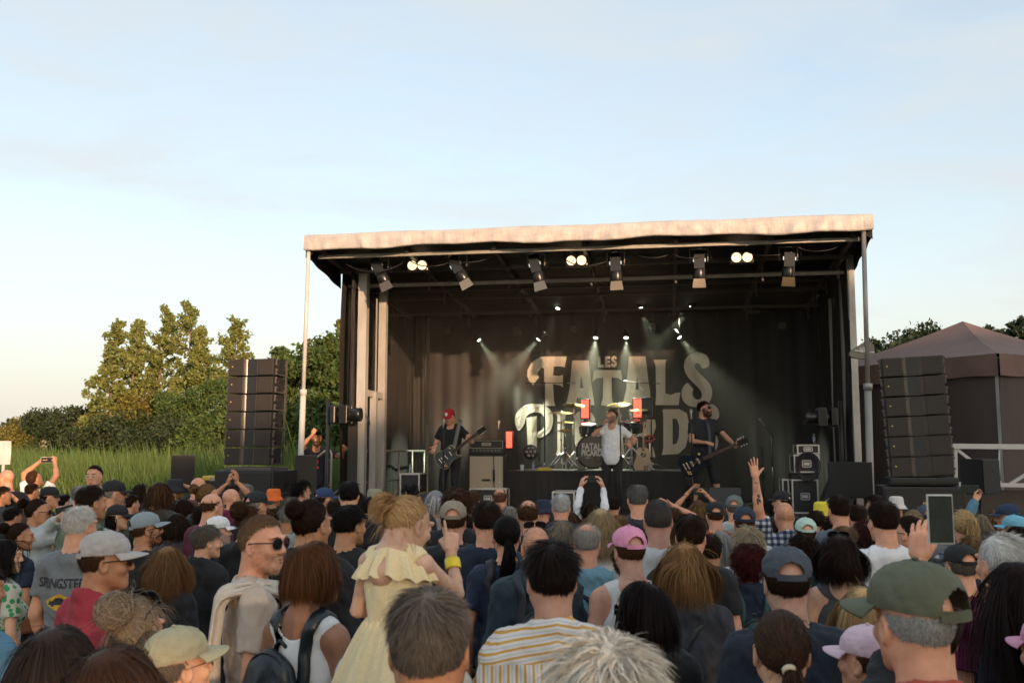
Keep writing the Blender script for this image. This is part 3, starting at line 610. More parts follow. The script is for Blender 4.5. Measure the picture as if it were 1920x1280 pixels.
# ================================================================== SPEAKERS
def cab(root, w, d, h, holes=True, dot=True, gap=.006):
    m = MB(); m.box((0,d/2,h/2), (w,d,h-gap), bev=.012); m.build('cabinet', M_black, root)
def array_module(loc, rz, label, group, roll=0, side=1):
    w, d, h = .73, .46, .245
    root = empty('line_array_speaker', loc, rz, label, 'loudspeaker', group); root.rotation_euler = (0, roll, rz)
    m = MB(); m.prism([(-w/2,.03), (w/2,.03), (w/2-.09,d), (-w/2+.09,d)], .004, h-.004); m.build('cabinet', M_black, root)
    for s in (-1, 1):
        g = MB(); g.box((s*.235,.018,h/2), (.235,.03,h-.016), bev=.008); g.build('grille', M_grille, root)
        wg = MB(); x0, x1 = s*.117, s*.006
        n = 5; vs = []
        for i in range(n+1):
            t = i/n; x = x0+(x1-x0)*t; y = .004+.085*t**1.5; vs += [(x,y,.008), (x,y,h-.008)]
        wg.add(vs, [(2*i,2*i+1,2*i+3,2*i+2) for i in range(n)], True)
        wg.build('waveguide', M_wg, root)
        for zz in (.03, h-.035):
            b_ = MB(); b_.lathe([(.008,0), (.008,.004)], 8, Matrix.Translation((s*.1,.006,zz)) @ Matrix.Rotation(R(90), 4, 'X')); b_.build('bolt', M_blackgl, root)
        fr = MB()
        for z0, z1 in ((.01,.10), (.14,h-.01)):
            fr.box((s*(w/2+.012),.05,(z0+z1)/2), (.022,.03,z1-z0), bev=.004); fr.lathe([(.013,-.016), (.013,.016)], 8, Matrix.Translation((s*(w/2+.02),.045,z1-.02)) @ Matrix.Rotation(R(90), 4, 'Y'))
        fr.bar((s*(w/2+.01),.06,.02), (s*(w/2-.06),d-.02,.02), .02); fr.bar((s*(w/2-.06),d+.01,.0), (s*(w/2-.06),d+.01,h), .025); fr.build('rigging_frame', M_darkbar, root)
        # handle recesses: a round-shouldered hole and a shield shape on the side
        ang = math.atan2(.09, d-.03)
        for zc, pr in ((h*.70, [(-.035,-.03), (.035,-.03), (.03,.012), (0,.042), (-.03,.012)]), (h*.30, [(-.035,.028), (.035,.028), (.03,-.01), (0,-.036), (-.03,-.01)])):
            Mx = Matrix.Translation((s*(w/2-.035),.21,zc)) @ Matrix.Rotation(s*(R(90))+s*ang*1.0 if s > 0 else -R(90)-ang, 4, 'Z') @ Matrix.Rotation(R(90), 4, 'X')
            hs = MB(); hs.prism([(x, y) for x, y in pr], -.008, .012, Mx); hs.build('handle_recess', M_liner, root)
    d_ = MB(); d_.lathe([(.011,0), (.011,.004)], 10, Matrix.Translation((-.30,.004,h*.55)) @ Matrix.Rotation(R(90), 4, 'X')); d_.build('logo', M_gold, root)
    return root
ORD = ['topmost', 'second from top', 'third from top', 'fourth from top', 'fifth from top', 'lowest']
pL = at(462, 872, 13.6); zL = pL.z
for k in range(6):
    z = zL+(5-k)*.252; array_module((pL.x+.004*(5-k), pL.y, z), R(-16), f'{ORD[k]} black line array speaker of the tower left of the stage', 'line array speakers of the left tower')
pR = at(1730, 893, 12.0); zR = pR.z
for k in range(6):
    q = 5-k; z = zR+q*.250; array_module((pR.x-.011*q, pR.y+.002*q, z), R(-13), f'{ORD[k]} black line array speaker of the tower right of the stage', 'line array speakers of the right tower', R(-2.4))
def sub(px, py_top, Y, w, d, h, rz, label, zt=None, name='subwoofer', logo=True, group=None, side=False):
    p = at(px, py_top, Y); z0 = p.z-h; root = empty(name, (p.x, p.y, z0), R(rz), label, 'loudspeaker', group)
    m = MB(); m.box((0,d/2+.02,h/2), (w,d,h), bev=.015); m.build('cabinet', M_black, root)
    g = MB(); g.box((0,.012,h/2), (w-.05,.03,h-.05), bev=.008); g.build('grille', M_grille2, root)
    if logo:
        l_ = MB()
        for i in range(4):
            c, s = [(0,.018), (0,-.018), (.018,0), (-.018,0)][i], [(.044,.01), (.044,.01), (.01,.03), (.01,.03)][i]; l_.box((c[0],-.006,h*.62+c[1]), (s[0],.006,s[1]))
        l_.box((.008,-.006,h*.62-.006), (.01,.006,.012)); l_.build('logo', M_gold, root)
    for s in (-1, 1):
        hd = MB(); hd.box((s*(w/2+.004),d*.55,h*.6), (.01,.16,.07), bev=.004); hd.build('handle', M_blackgl, root)
    return root
sl_ = sub(455, 882, 13.45, .92, .7, .52, -16, 'wide black subwoofer carrying the left speaker tower', group='subwoofers')
sub(458, 872+52, 13.3, 1.0, .75, .72, -16, 'lower black subwoofer under the left speaker tower', logo=False, group='subwoofers')
m = MB(); m.box((0,.35,.54), (.74,.5,.05), bev=.01); m.build('rigging_plate', M_darkbar, sl_)
sub(1733, 912, 11.9, .96, .7, .56, -13, 'wide black subwoofer carrying the right speaker tower', group='subwoofers')
sub(1733, 895, 11.9, .80, .5, .10, -13, 'flat black spacer cabinet directly under the right speaker tower', logo=False, name='base_cabinet')
sub(1736, 990, 11.8, 1.0, .75, .72, -13, 'lower black subwoofer under the right speaker tower', logo=False, group='subwoofers')
def small_speaker(px, ytop, Y, w, d, h, rz, label, stand=True):
    p = at(px, ytop, Y); root = empty('small_speaker', (p.x, p.y, p.z-h), R(rz), label, 'loudspeaker', 'small fill speakers')
    m = MB(); m.prism([(-w/2,0), (w/2,0), (w/2*.75,d), (-w/2*.75,d)], 0, h); m.build('cabinet', M_black, root)
    g = MB(); g.box((0,-.008,h/2), (w-.02,.02,h-.03), bev=.006); g.build('grille', M_grille2, root)
    z0 = p.z-h
    if stand:
        s = MB(); s.tube([(0,d/2,0), (0,d/2,-z0+.06)], .02, 8); 
        for k in range(3): s.tube([(0,d/2,-z0*.55), (.4*math.cos(k*2.1), d/2+.4*math.sin(k*2.1), -z0+.02)], .013, 6)
        s.build('stand', M_black, root)
small_speaker(344, 853, 15.5, .36, .36, .60, 28, 'small black speaker standing in front of the reeds')
small_speaker(574, 853, 14.2, .32, .34, .62, 12, 'small black speaker beside the left canopy post')
small_speaker(1856, 860, 12.5, .36, .34, .46, 30, 'small black speaker on a stand in front of the tent truss')
small_speaker(1593, 866, 13.6, .60, .42, .50, -8, 'square black speaker at the foot of the right canopy post')
# yellow topped case, far left
p = at(405, 890, 14.6); c0 = empty('tool_case', (p.x, p.y, p.z-.36), 0, 'dark case with a yellow lid left of the left speaker tower', 'case'); m = MB(); m.box((0,0,.14), (.30,.3,.28), bev=.01); m.build('box', M_black, c0)
M_yel = mat('yellow_plastic', (.62,.42,.04), .5); m = MB(); m.box((0,0,.315), (.32,.32,.07), bev=.02); m.build('lid', M_yel, c0); m = MB(); m.box((0,-.16,.30), (.08,.02,.05), bev=.005); m.build('latch', M_steel, c0)
m = MB(); m.box((0,0,-.35), (.5,.4,.68), bev=.01); tag(m.build('crate', M_black, None, (p.x, p.y, p.z-.37)), 'black crate under the yellow lidded case', 'crate')

# ------------------------------------------------------------------ moving heads on stands beside the stage
def moving_head(x, y, b, facing, label, zbase):
    a, z = st(x, y, b); root = empty('moving_head_light', SL(a, b, z), STAGE_YAW, label, 'stage light', 'large heads on side stands')
    Mx = Matrix.Rotation(R(90)*facing, 4, 'Y'); m = MB(); m.lathe([(.07,-.20), (.115,-.17), (.125,-.05), (.125,0)], 20, Mx); m.lathe([(.10,0), (.10,.12), (.112,.13), (.112,.20), (.09,.205), (.07,.17), (.0,.165)], 20, Mx, cap=False); m.build('head', M_blackgl, root)
    m = MB(); m.box((-facing*.06,-.13,0), (.14,.05,.30), bev=.015); m.box((-facing*.06,.13,0), (.14,.05,.30), bev=.015); m.box((-facing*.24,0,0), (.10,.30,.30), bev=.03); m.build('arm', M_blackgl, root)
    m = MB(); xs = -facing*.36; m.tube([(xs,0,.25), (xs,0,zbase-z)], .035, 10); m.bar((xs,0,0), (-facing*.24,0,0), .04); m.box((xs,0,zbase-z+.03), (.45,.45,.05)); m.build('stand', M_black, root)
moving_head(655, 777, .95, 1, 'large black moving light on a stand left of the stage', .03); moving_head(1533, 782, 1.7, -1, 'large black moving light on the right stage tower', 1.0)
# scaffold-like mic/antenna stand at left
def mic_stand(x, ytop, b, zb, label, boom=None, name='microphone_stand', mic=True, r=.011):
    a, z = st(x, ytop, b); root = empty(name, SL(a, b, zb), STAGE_YAW, label, 'stand', 'stands on the stage'); h = z-zb
    m = MB(); m.tube([(0,0,.02), (0,0,h*.55)], r*1.25, 8); m.tube([(0,0,h*.5), (0,0,h)], r, 8); m.build('pole', M_black, root)
    for k in range(3):
        l_ = MB(); an = k*2.094+.5; l_.tube([(0,0,.12), (.3*math.cos(an), .3*math.sin(an), .02)], .010, 6); l_.build('leg', M_black, root)
    tip = Vector((0,0,h))
    if boom:
        a2, z2 = st(boom[0], boom[1], b); tip = Vector((a2-a, 0, z2-zb)); q = Vector((0,0,h)); bm_ = MB(); bm_.tube([q-(tip-q)*boom[2], tip], .008, 6); bm_.lathe([(.018,-.02), (.018,.02)], 8, Matrix.Translation(q)); bm_.build('boom', M_black, root)
    if mic:
        d = Vector((.0,.35,.8)).normalized() if not boom else (tip-Vector((0,0,h))).normalized(); Mx = Matrix.Translation(tip) @ d.to_track_quat('Z', 'Y').to_matrix().to_4x4(); mm = MB(); mm.lathe([(.010,-.10), (.014,0), (.026,.03), (.026,.06), (.012,.08)], 12, Mx); mm.build('microphone', M_steel, root)
    return root
mic_stand(1163, 782, 1.55, 1.0, 'straight microphone stand directly in front of the singer')
mic_stand(1296, 775, 1.45, 1.0, 'microphone stand in front of the right guitarist')
mic_stand(832, 792, 1.5, 1.0, 'microphone stand in front of the guitarist in the red cap')
mic_stand(1021, 718, 4.4, RZ, 'tall overhead boom stand in front of the first banner letters', boom=(1072,718,.7))
mic_stand(1220, 718, 4.6, RZ, 'tall overhead boom stand right of the drums', boom=(1176,716,.4))
mic_stand(1447, 815, 4.2, 1.0, 'boom microphone stand on the dark right side of the stage', boom=(1428,790,.3))
mic_stand(1429, 838, 3.6, 1.0, 'short stand with a flat top on the right side of the stage', mic=False)
mic_stand(935, 795, 4.4, 1.0, 'lamp stand in the shade behind the guitar amplifier')
mic_stand(692, 790, 1.4, 1.0, 'microphone stand by the left stage tower', boom=(684,770,.3))
# ------------------------------------------------------------------ text helper
def text_mesh(txt, size, bold=.0):
    c = bpy.data.curves.new('lettering', 'FONT'); c.body = txt; c.size = size; c.align_x = 'CENTER'; c.align_y = 'CENTER'; c.offset = bold; c.resolution_u = 3
    o = bpy.data.objects.new('lettering', c); COL.objects.link(o); dg = bpy.context.evaluated_depsgraph_get(); me = bpy.data.meshes.new_from_object(o.evaluated_get(dg)); bpy.data.objects.remove(o); bpy.data.curves.remove(c); return me
M_print = mat('white_print', (.62,.60,.55), .7)
# ------------------------------------------------------------------ guitar amplifier: head on cabinet
a, z = st(912, 915, 2.8); a0 = st(878, 900, 2.8)[0]; a1 = st(945, 900, 2.8)[0]; zt = st(912, 852, 2.8)[1]; zh = st(912, 824, 2.8)[1]; w = a1-a0
ac = empty('guitar_cabinet', SL((a0+a1)/2, 2.8, 1.0), STAGE_YAW, 'guitar speaker cabinet with beige grille cloth under the amplifier head', 'speaker cabinet'); hC = zt-1.0
m = MB(); m.box((0,.19,hC/2+.02), (w,.36,hC-.04), bev=.015); m.build('cabinet', M_tolex, ac)
m = MB(); m.box((0,.008,hC/2+.02), (w-.05,.012,hC-.10)); m.build('grille_cloth', M_amp, ac); m = MB(); m.box((0,-.004,hC*.52), (.15,.014,.035), bev=.004); m.build('badge', M_black, ac)
tm = text_mesh('ORANGE', .03) if False else None
m = MB(); m.tube([(.14,-.03,hC*1.0), (.15,-.04,hC*.75), (.15,-.035,hC*.5), (.16,-.03,hC*.33), (.05,-.04,.10), (.0,-.05,.03)], .007, 6); m.lathe([(.018,0),(.018,.2)], 8, Matrix.Translation((.15,-.04,hC*.5))); tag(m.build('microphone_cable', M_black, None, SL((a0+a1)/2, 2.8, 1.0), (0,0,STAGE_YAW)), 'black microphone and cable hanging down the beige guitar cabinet', 'cable')
ah = empty('amplifier_head', SL((a0+a1)/2, 2.8, zt), STAGE_YAW, 'black valve amplifier head on top of the beige guitar cabinet', 'amplifier'); hh = zh-zt
m = MB(); m.box((0,.15,hh/2+.002), (w-.01,.27,hh-.004), bev=.015); m.build('case', M_tolex, ah); m = MB(); m.box((0,.012,hh*.28), (w-.1,.012,hh*.3)); m.build('control_panel', mat('amp_panel', (.05,.05,.05), .4), ah)
for k in range(8): m = MB(); m.lathe([(.011,0), (.011,.014), (.006,.018)], 8, Matrix.Translation((-w*.36+w*.72*k/7,.004,hh*.28)) @ Matrix.Rotation(R(90), 4, 'X')); m.build('knob', M_steel, ah)
m = MB()
for c, s in (((0,hh*.44), (w-.05,.008)), ((0,hh*.93), (w-.05,.008)), ((-w/2+.025,hh*.68), (.008,hh*.5)), ((w/2-.025,hh*.68), (.008,hh*.5))): m.box((c[0],.010,c[1]), (s[0],.012,s[1]))
m.build('piping', M_amp, ah); m = MB(); m.box((0,.008,hh*.7), (.17,.014,.055), bev=.004); m.build('name_plate', M_amp, ah)
me = text_mesh('DIVIDED', .033, .0008); me.transform(Matrix.Translation((0,-.0015,hh*.7)) @ Matrix.Rotation(R(90), 4, 'X')); link('lettering', me, M_black, ah)
# flight cases
M_case = mat('flight_case_laminate', (.02,.02,.022), .4, noise=(20,.3)); M_edge = mat('aluminium_edge', (.62,.60,.56), .4, metal=.6)
def flight_case(x0, y0, x1, y1, b, label, d=.55, zb=None, rz=0, plates=1):
    al, zt = st(x0, y0, b); ar, z0 = st(x1, y1, b); z0 = zb if zb is not None else z0; w, h = ar-al, zt-z0
    root = empty('flight_case', SL((al+ar)/2, b, z0), STAGE_YAW+R(rz), label, 'flight case', 'black flight cases with metal edges')
    m = MB(); m.box((0,d/2,h/2), (w-.02,d-.02,h-.02)); m.build('panel', M_case, root)
    m = MB(); e = .024
    for sx in (-1, 1):
        for yy in (0, d): m.box((sx*(w/2-e/2),yy,h/2), (e,e,h))
        for zz in (e/2, h-e/2): m.box((sx*(w/2-e/2),d/2,zz), (e+.002,d-e,e))
    for yy in (0, d):
        for zz in (e/2, h-e/2): m.box((0,yy,zz), (w-2*e,e+.002,e))
    m.build('metal_edge', M_edge, root)
    for k in range(plates):
        px = (k-(plates-1)/2)*w*.5; m = MB(); pw, ph = .13, min(.10, h*.4)
        for c, s in (((0,ph/2), (pw,.014)), ((0,-ph/2), (pw,.014)), ((-pw/2,0), (.014,ph-.014)), ((pw/2,0), (.014,ph-.014))): m.box((px+c[0],-.004,h*.5+c[1]), (s[0],.014,s[1]))
        m.box((px,-.002,h*.5), (pw*.7,.006,ph*.5)); m.build('handle_plate', M_edge, root)
    return root
flight_case(750, 887, 787, 925, 1.7, 'flight case with metal edges at the left front of the stage', zb=1.0)
flight_case(1488, 852, 1538, 886, 2.0, 'middle flight case of the stack on the right, hung with coiled cable')
zc = st(1500, 886, 2.0)[1]
flight_case(1494, 833, 1537, 851, 2.02, 'shallow flight case on top of the right hand stack', d=.5, zb=st(1500, 851.5, 2.0)[1]+.004)
flight_case(1484, 898, 1536, 950, 2.0, 'lowest flight case of the right hand stack', zb=1.0)
flight_case(1466, 898, 1481, 950, 2.25, 'narrow flight case tucked left of the right hand stack', d=.4, zb=1.0)
flight_case(1035, 921, 1078, 960, 1.45, 'flight case with pale metal lid at the front of the stage below the singer', zb=1.0)
flight_case(880, 915, 950, 935, 2.4, 'flat flight case under the beige guitar cabinet front', d=.3, zb=1.0)
m = MB(); zf = st(1500, 888, 2.0)[1]; m.box((0,.25,0), (.42,.42,max(.02, zf-1.0-st(1484,898,2.0)[1]+1.0)), bev=.01); aq = st(1510, 892, 2.0)
tag(m.build('equipment_rack', M_black, None, SL(aq[0], 2.0, (zf+st(1484,898,2.0)[1])/2), (0,0,STAGE_YAW)), 'black rack between the middle and lowest right hand cases', 'rack')
m = MB(); ac_, zc_ = st(1514, 872, 1.9)
for k in range(5):
    rr = .15+.012*k; m.tube([(rr*math.cos(t)*.95+.01*math.sin(k*2), -.01*k, rr*1.15*math.sin(t)-.02) for t in np.linspace(0, 6.283, 26)], .011, 6, cap=False)
tag(m.build('cable_coil', M_black, None, SL(ac_, 1.93, zc_), (0,0,STAGE_YAW)), 'thick black cable coil hanging in front of the middle flight case', 'cable')
def bottle(x, ytop, b, zb, label, h=None):
    a, z = st(x, ytop, b); h = z-zb if h is None else h; root = empty('water_bottle', SL(a, b, zb+.002), STAGE_YAW, label, 'bottle', 'water bottles on stage'); k = h/.24
    m = MB(); m.lathe([(.02*k,0), (.032*k,.008*k), (.033*k,.06*k), (.030*k,.08*k), (.033*k,.10*k), (.033*k,.15*k), (.025*k,.19*k), (.013*k,.21*k), (.013*k,.22*k)], 14); m.build('body', M_clear, root)
    m = MB(); m.lathe([(.0335*k,.10*k), (.0335*k,.15*k)], 14, cap=False); m.build('label_band', M_paper, root); m = MB(); m.lathe([(.015*k,.22*k), (.015*k,.24*k)], 10); m.build('cap', M_white, root)
zfc = st(768, 887, 1.7)[1]; bottle(769, 869, 1.95, zfc, 'water bottle standing on the left front flight case')
bottle(1000, 865, 3.25, RZ, 'water bottle on the left part of the drum riser'); bottle(1218, 867, 3.25, RZ, 'water bottle on the right end of the drum riser')
zc2 = st(1500, 833, 2.0)[1]; bottle(1526, 813, 2.2, zc2+.02, 'water bottle on the topmost right hand flight case')
for x, yt, lab in ((979, 872, 'white paper cup on the left end of the drum riser'), (1211, 874, 'brown paper cup beside the right water bottle')):
    a, z = st(x, yt, 3.2); c = empty('paper_cup', SL(a, 3.2, RZ+.002), STAGE_YAW, lab, 'cup', 'cups on the drum riser'); m = MB(); m.lathe([(.028,0), (.04,.10), (.037,.10), (.026,.006)], 14, cap=False); m.build('wall', mat('cup', (.55,.6,.65) if x < 1000 else (.30,.16,.10), .6), c); m = MB(); m.lathe([(.041,.096), (.041,.104)], 14, cap=False); m.build('rim', M_white, c)
a, z = st(1022, 876, 3.2); c = empty('guitar_pedal', SL(a, 3.2, RZ+.002), STAGE_YAW, 'yellow pedal lying on the edge of the drum riser', 'pedal'); m = MB(); m.prism([(-.13,-.05), (.13,-.05), (.10,.09), (-.10,.09)], 0, .05); m.build('case', M_yel, c); m = MB(); m.box((0,-.0,.058), (.12,.05,.014), bev=.004); m.build('footswitch', M_steel, c)
led_par(995, 847, 3.7, 'cluster lamp on the floor left of the drum kit', .13, 0, True)

# ================================================================== DRUM KIT
G_d = 'drum kit on the riser'
M_shell = mat('drum_shell', (.03,.04,.04), .3, noise=(14,.6)); M_head = mat('drum_head_skin', (.10,.085,.06), .5)
a, z = st(1112, 838, 3.7); rB = .31
kd = empty('bass_drum', SL(a, 3.7, RZ+rB+.03), STAGE_YAW, 'bass drum with printed band lettering on its olive front head', 'drum', G_d); Mx = Matrix.Rotation(R(90), 4, 'X')
m = MB(); m.lathe([(rB-.01,-.42), (rB-.01,0)], 32, Mx, cap=False); m.build('shell', M_shell, kd)
m = MB(); m.lathe([(rB-.02,-.01), (rB+.012,-.01), (rB+.012,.02), (rB-.022,.02)], 32, Mx, cap=False); m.lathe([(rB-.02,-.41), (rB+.012,-.41), (rB+.012,-.44), (rB-.022,-.44)], 32, Mx, cap=False); m.build('hoop', M_blackgl, kd)
m = MB(); m.lathe([(rB-.02,.006), (rB*.5,.012), (.002,.014)], 32, Mx, cap=False); m.build('front_head', M_head, kd)
m = MB(); m.lathe([(.065,0), (.065,.004), (.05,.004), (.05,-.005), (.002,-.006)], 18, Matrix.Translation((.09,-.012,-.13)) @ Mx, cap=False); m.build('port_hole', M_blackgl, kd)
for tx, tz, s in (('FATALS', .085, .135), ('PICARDS', -.03, .12), ('ROCK', -.115, .03)):
    me = text_mesh(tx, s, .004 if s > .1 else .0005); me.transform(Matrix.Translation((-.0 if s > .1 else -.1,-.0175,tz)) @ Matrix.Rotation(R(90), 4, 'X') @ Matrix.Diagonal((.92,1.25,1,1))); link('lettering', me, M_print, kd)
for k in range(8):
    an = k*.785+.39; m = MB(); m.box((rB*1.04*math.cos(an),.0,rB*1.04*math.sin(an)), (.03,.08,.03), Matrix.Rotation(-an, 3, 'Y'), bev=.005); m.build('lug', M_chrome, kd)
for s in (-1, 1): m = MB(); m.tube([(s*rB*.9,-.02,-.12), (s*(rB+.14),-.12,-rB-.02)], .01, 6); m.build('spur', M_chrome, kd)
def tom(x, y, b, r, h, label, tilt=0):
    a, z = st(x, y, b); root = empty('tom_drum', SL(a, b, z-h/2), STAGE_YAW, label, 'drum', G_d); root.rotation_euler = (R(tilt), 0, STAGE_YAW)
    m = MB(); m.lathe([(r,.0), (r,h)], 26, cap=False); m.build('shell', M_shell, root)
    for zz in (0, h): m = MB(); m.lathe([(r-.005,zz-.012), (r+.012,zz-.012), (r+.012,zz+.014), (r-.01,zz+.014)], 26, cap=False); m.build('hoop', M_chrome, root)
    m = MB(); m.lathe([(r,h+.004), (.001,h+.006)], 26, cap=False); m.build('drum_head', M_print, root)
    for k in range(8): m = MB(); an = k*.785; m.box(((r+.012)*math.cos(an),(r+.012)*math.sin(an),h/2), (.022,.022,h*.7), rotz(an), bev=.004); m.build('lug', M_chrome, root)
    m = MB(); m.tube([(0,r*.6,0), (0,r*.6,RZ-z+h/2)], .014, 6); m.build('mount', M_steel, root)
tom(1104, 805, 4.0, .155, .20, 'mounted tom drum above the bass drum lettering', 14); tom(1183, 800, 4.2, .17, .22, 'tom drum glinting behind the right shoulder of the singer', 12); tom(1196, 838, 4.3, .21, .40, 'floor tom hidden behind the singer')
def cymbal(x, y, b, r, label, tilt=(0,0), stand_dx=0, hh=False):
    a, z = st(x, y, b); root = empty('cymbal_stand' if not hh else 'hi_hat', SL(a, b, RZ+.002), STAGE_YAW, label, 'cymbal', G_d); h = z-RZ
    T = Matrix.Translation((0,0,h)) @ Matrix.Rotation(R(tilt[0]), 4, 'X') @ Matrix.Rotation(R(tilt[1]), 4, 'Y')
    m = MB(); m.lathe([(r,-.012), (r*.5,.004), (r*.18,.012), (r*.14,.024), (.008,.03)], 28, T, cap=False)
    if hh: m.lathe([(r,-.014), (r*.5,-.032), (r*.18,-.04), (.008,-.055)], 28, T, cap=False)
    m.build('cymbal', M_brass, root); m = MB(); m.tube([(stand_dx,0,.1), (stand_dx*.3,0,h-.12), (0,0,h+.05)], .012, 8); m.lathe([(.02,h*.5), (.02,h*.5+.05)], 8); m.build('pole', M_chrome, root)
    for k in range(3): l_ = MB(); an = k*2.094-.5; l_.tube([(stand_dx,0,.34), (stand_dx+.30*math.cos(an), .3*math.sin(an), .02)], .010, 6); l_.build('leg', M_chrome, root)
cymbal(1076, 759, 4.1, .22, 'crash cymbal just left of the left red panel', (14,4)); cymbal(1052, 773, 4.4, .23, 'dark ride cymbal at the left of the kit', (8,2)); cymbal(1058, 791, 4.2, .20, 'small cymbal below the dark ride at the left', (6,0))
cymbal(1060, 806, 3.7, .18, 'hi-hat cymbals at the left front of the kit', (4,0), 0, True); cymbal(1160, 758, 4.3, .23, 'crash cymbal rising behind the head of the singer', (14,-4)); cymbal(1196, 768, 4.3, .20, 'cymbal in front of the right red panel', (8,0))
# a tripod stand right of the singer, table-like black top, and an acoustic guitar on a stand
mst = empty('percussion_stand', SL(*[st(1184, 800, 3.6)[0], 3.6], RZ+.002), STAGE_YAW, 'white tripod stand with a small black tray right of the singer', 'stand'); h = st(1184, 800, 3.6)[1]-RZ
m = MB(); m.tube([(0,0,.1), (0,0,h)], .014, 8); m.build('pole', M_white, mst); m = MB(); m.box((.05,0,h), (.34,.24,.025), bev=.008); m.build('tray', M_black, mst)
for k in range(3): m = MB(); an = k*2.094-.4; m.tube([(0,0,.42), (.42*math.cos(an), .3*math.sin(an), .02)], .013, 6); m.build('leg', M_white, mst)
def guitar_mesh(root, kind):
    """body in the x-z plane, neck along +x; front faces -y"""
    if kind == 'double': ol = [(-.215,0),(-.205,.09),(-.15,.155),(-.08,.165),(-.02,.125),(.04,.105),(.10,.125),(.16,.150),(.215,.125),(.20,.085),(.165,.05),(.165,-.03),(.19,-.055),(.215,-.10),(.16,-.135),(.10,-.12),(.04,-.105),(-.02,-.125),(-.08,-.165),(-.15,-.155),(-.205,-.09)]
    elif kind == 'single': ol = [(-.205,0),(-.195,.10),(-.14,.16),(-.07,.165),(.0,.13),(.06,.11),(.12,.125),(.18,.12),(.205,.075),(.20,-.02),(.165,-.045),(.16,-.075),(.20,-.11),(.215,-.135),(.17,-.13),(.10,-.115),(.04,-.105),(-.02,-.125),(-.08,-.165),(-.15,-.155),(-.197,-.09)]
    else: ol = [(-.25,0),(-.24,.12),(-.17,.195),(-.08,.19),(0,.145),(.06,.13),(.13,.145),(.19,.125),(.22,.06),(.22,-.06),(.19,-.125),(.13,-.145),(.06,-.13),(0,-.145),(-.08,-.19),(-.17,-.195),(-.24,-.12)]
    return smooth_poly(ol, 2)
def guitar(loc, rot, kind, cols, label, parent_rz=0):
    root = empty('electric_guitar' if kind != 'acoustic' else 'acoustic_guitar', loc, 0, label, 'guitar', None); root.rotation_euler = rot
    ol = guitar_mesh(root, kind); Mx = Matrix.Rotation(R(90), 4, 'X'); th = .045 if kind != 'acoustic' else .09
    mb_, mt, mn = cols
    m = MB(); m.prism(ol, -th/2, th/2, Mx); m.build('body', mb_, root)
    m = MB(); m.prism([(x*.965, y*.965) for x, y in ol], th/2, th/2+.004, Mx); m.build('top', mt, root)
    m = MB(); L0, L1 = .15, .66; m.box(((L0+L1)/2,-th/2-.008,0), (L1-L0,.018,.05), bev=.004); m.build('neck', mn, root)
    m = MB()
    for k in range(12): x = L1-.46*(1-2**(-k/9)); m.box((x,-th/2-.0185,0), (.003,.003,.046))
    m.build('frets', M_chrome, root)
    m = MB(); m.prism([(L1-.005,-.026), (L1+.04,-.042), (L1+.16,-.046), (L1+.175,-.01), (L1+.165,.03), (L1+.03,.042)], th/2-.006, th/2+.008, Mx); m.build('headstock', M_blackgl if kind != 'acoustic' else mn, root)
    for s in (-1, 1):
        for k in range(3): m = MB(); m.lathe([(.010,-.008), (.010,.008)], 8, Matrix.Translation((L1+.05+.04*k,-th/2,s*.056))); m.tube([(L1+.05+.04*k,-th/2,s*.03), (L1+.05+.04*k,-th/2,s*.056)], .005, 6); m.build('tuner', M_chrome, root)
    if kind != 'acoustic':
        for x in (-.02, .075): m = MB(); m.box((x,-th/2-.010,0), (.036,.014,.08), bev=.004); m.build('pickup', M_chrome, root)
        m = MB(); m.box((-.085,-th/2-.012,0), (.022,.016,.10), bev=.004); m.box((-.13,-th/2-.010,0), (.018,.014,.10), bev=.004); m.build('bridge', M_chrome, root)
        for k in range(4): m = MB(); m.lathe([(.013,0), (.012,.016), (.004,.018)], 10, Matrix.Translation((-.09-.028*(k % 2),-th/2-.004,-.095-.03*(k//2)+.015*(k % 2))) @ Mx); m.build('knob', M_gold, root)
        m = MB(); m.lathe([(.018,0), (.018,.003)], 12, Matrix.Translation((.13,-th/2-.005,.085)) @ Mx); m.build('switch_plate', M_gold, root)
    else: m = MB(); m.lathe([(.05,0), (.05,.003)], 20, Matrix.Translation((.07,-th/2-.006,0)) @ Mx); m.build('sound_hole', M_black, root)
    m = MB()
    for k in range(6): y = -.018+.0072*k; m.add([(-.085,-th/2-.022,y-.0007), (-.085,-th/2-.022,y+.0007), (L1+.03,-th/2-.021,y+.0007), (L1+.03,-th/2-.021,y-.0007)], [(0,1,2,3)])
    m.build('strings', M_chrome, root)
    return root
M_gblack = mat('black_guitar_lacquer', (.010,.014,.018), .18, coat=.6); M_ggrey = mat('grey_guitar_lacquer', (.10,.115,.12), .25, coat=.5, metal=.3); M_cream = mat('guitar_binding', (.5,.4,.25), .4); M_neck = mat('rosewood', (.06,.03,.02), .5); M_spruce = mat('spruce_top', (.55,.42,.27), .4, noise=(4,.2,(30,1,1)))
ga, gz = st(1202, 858, 4.0)
guitar(SL(ga+.02, 4.0, gz-.02), (R(-8), R(-88), STAGE_YAW+R(30)), 'acoustic', (M_neck, M_spruce, M_neck), 'pale acoustic guitar standing upright right of the drum kit')
m = MB(); m.tube([(-.12,0,0),(0,.1,.25),(0,.12,.5)], .012, 6); m.tube([(.12,0,0),(0,.1,.25)], .012, 6); m.tube([(0,.3,0),(0,.12,.5)], .012, 6); m.bar((-.1,-.04,.2),(.1,-.04,.2),.02); tag(m.build('guitar_stand', M_black, None, SL(ga, 4.08, RZ), (0,0,STAGE_YAW)), 'low black stand holding the pale acoustic guitar', 'stand')
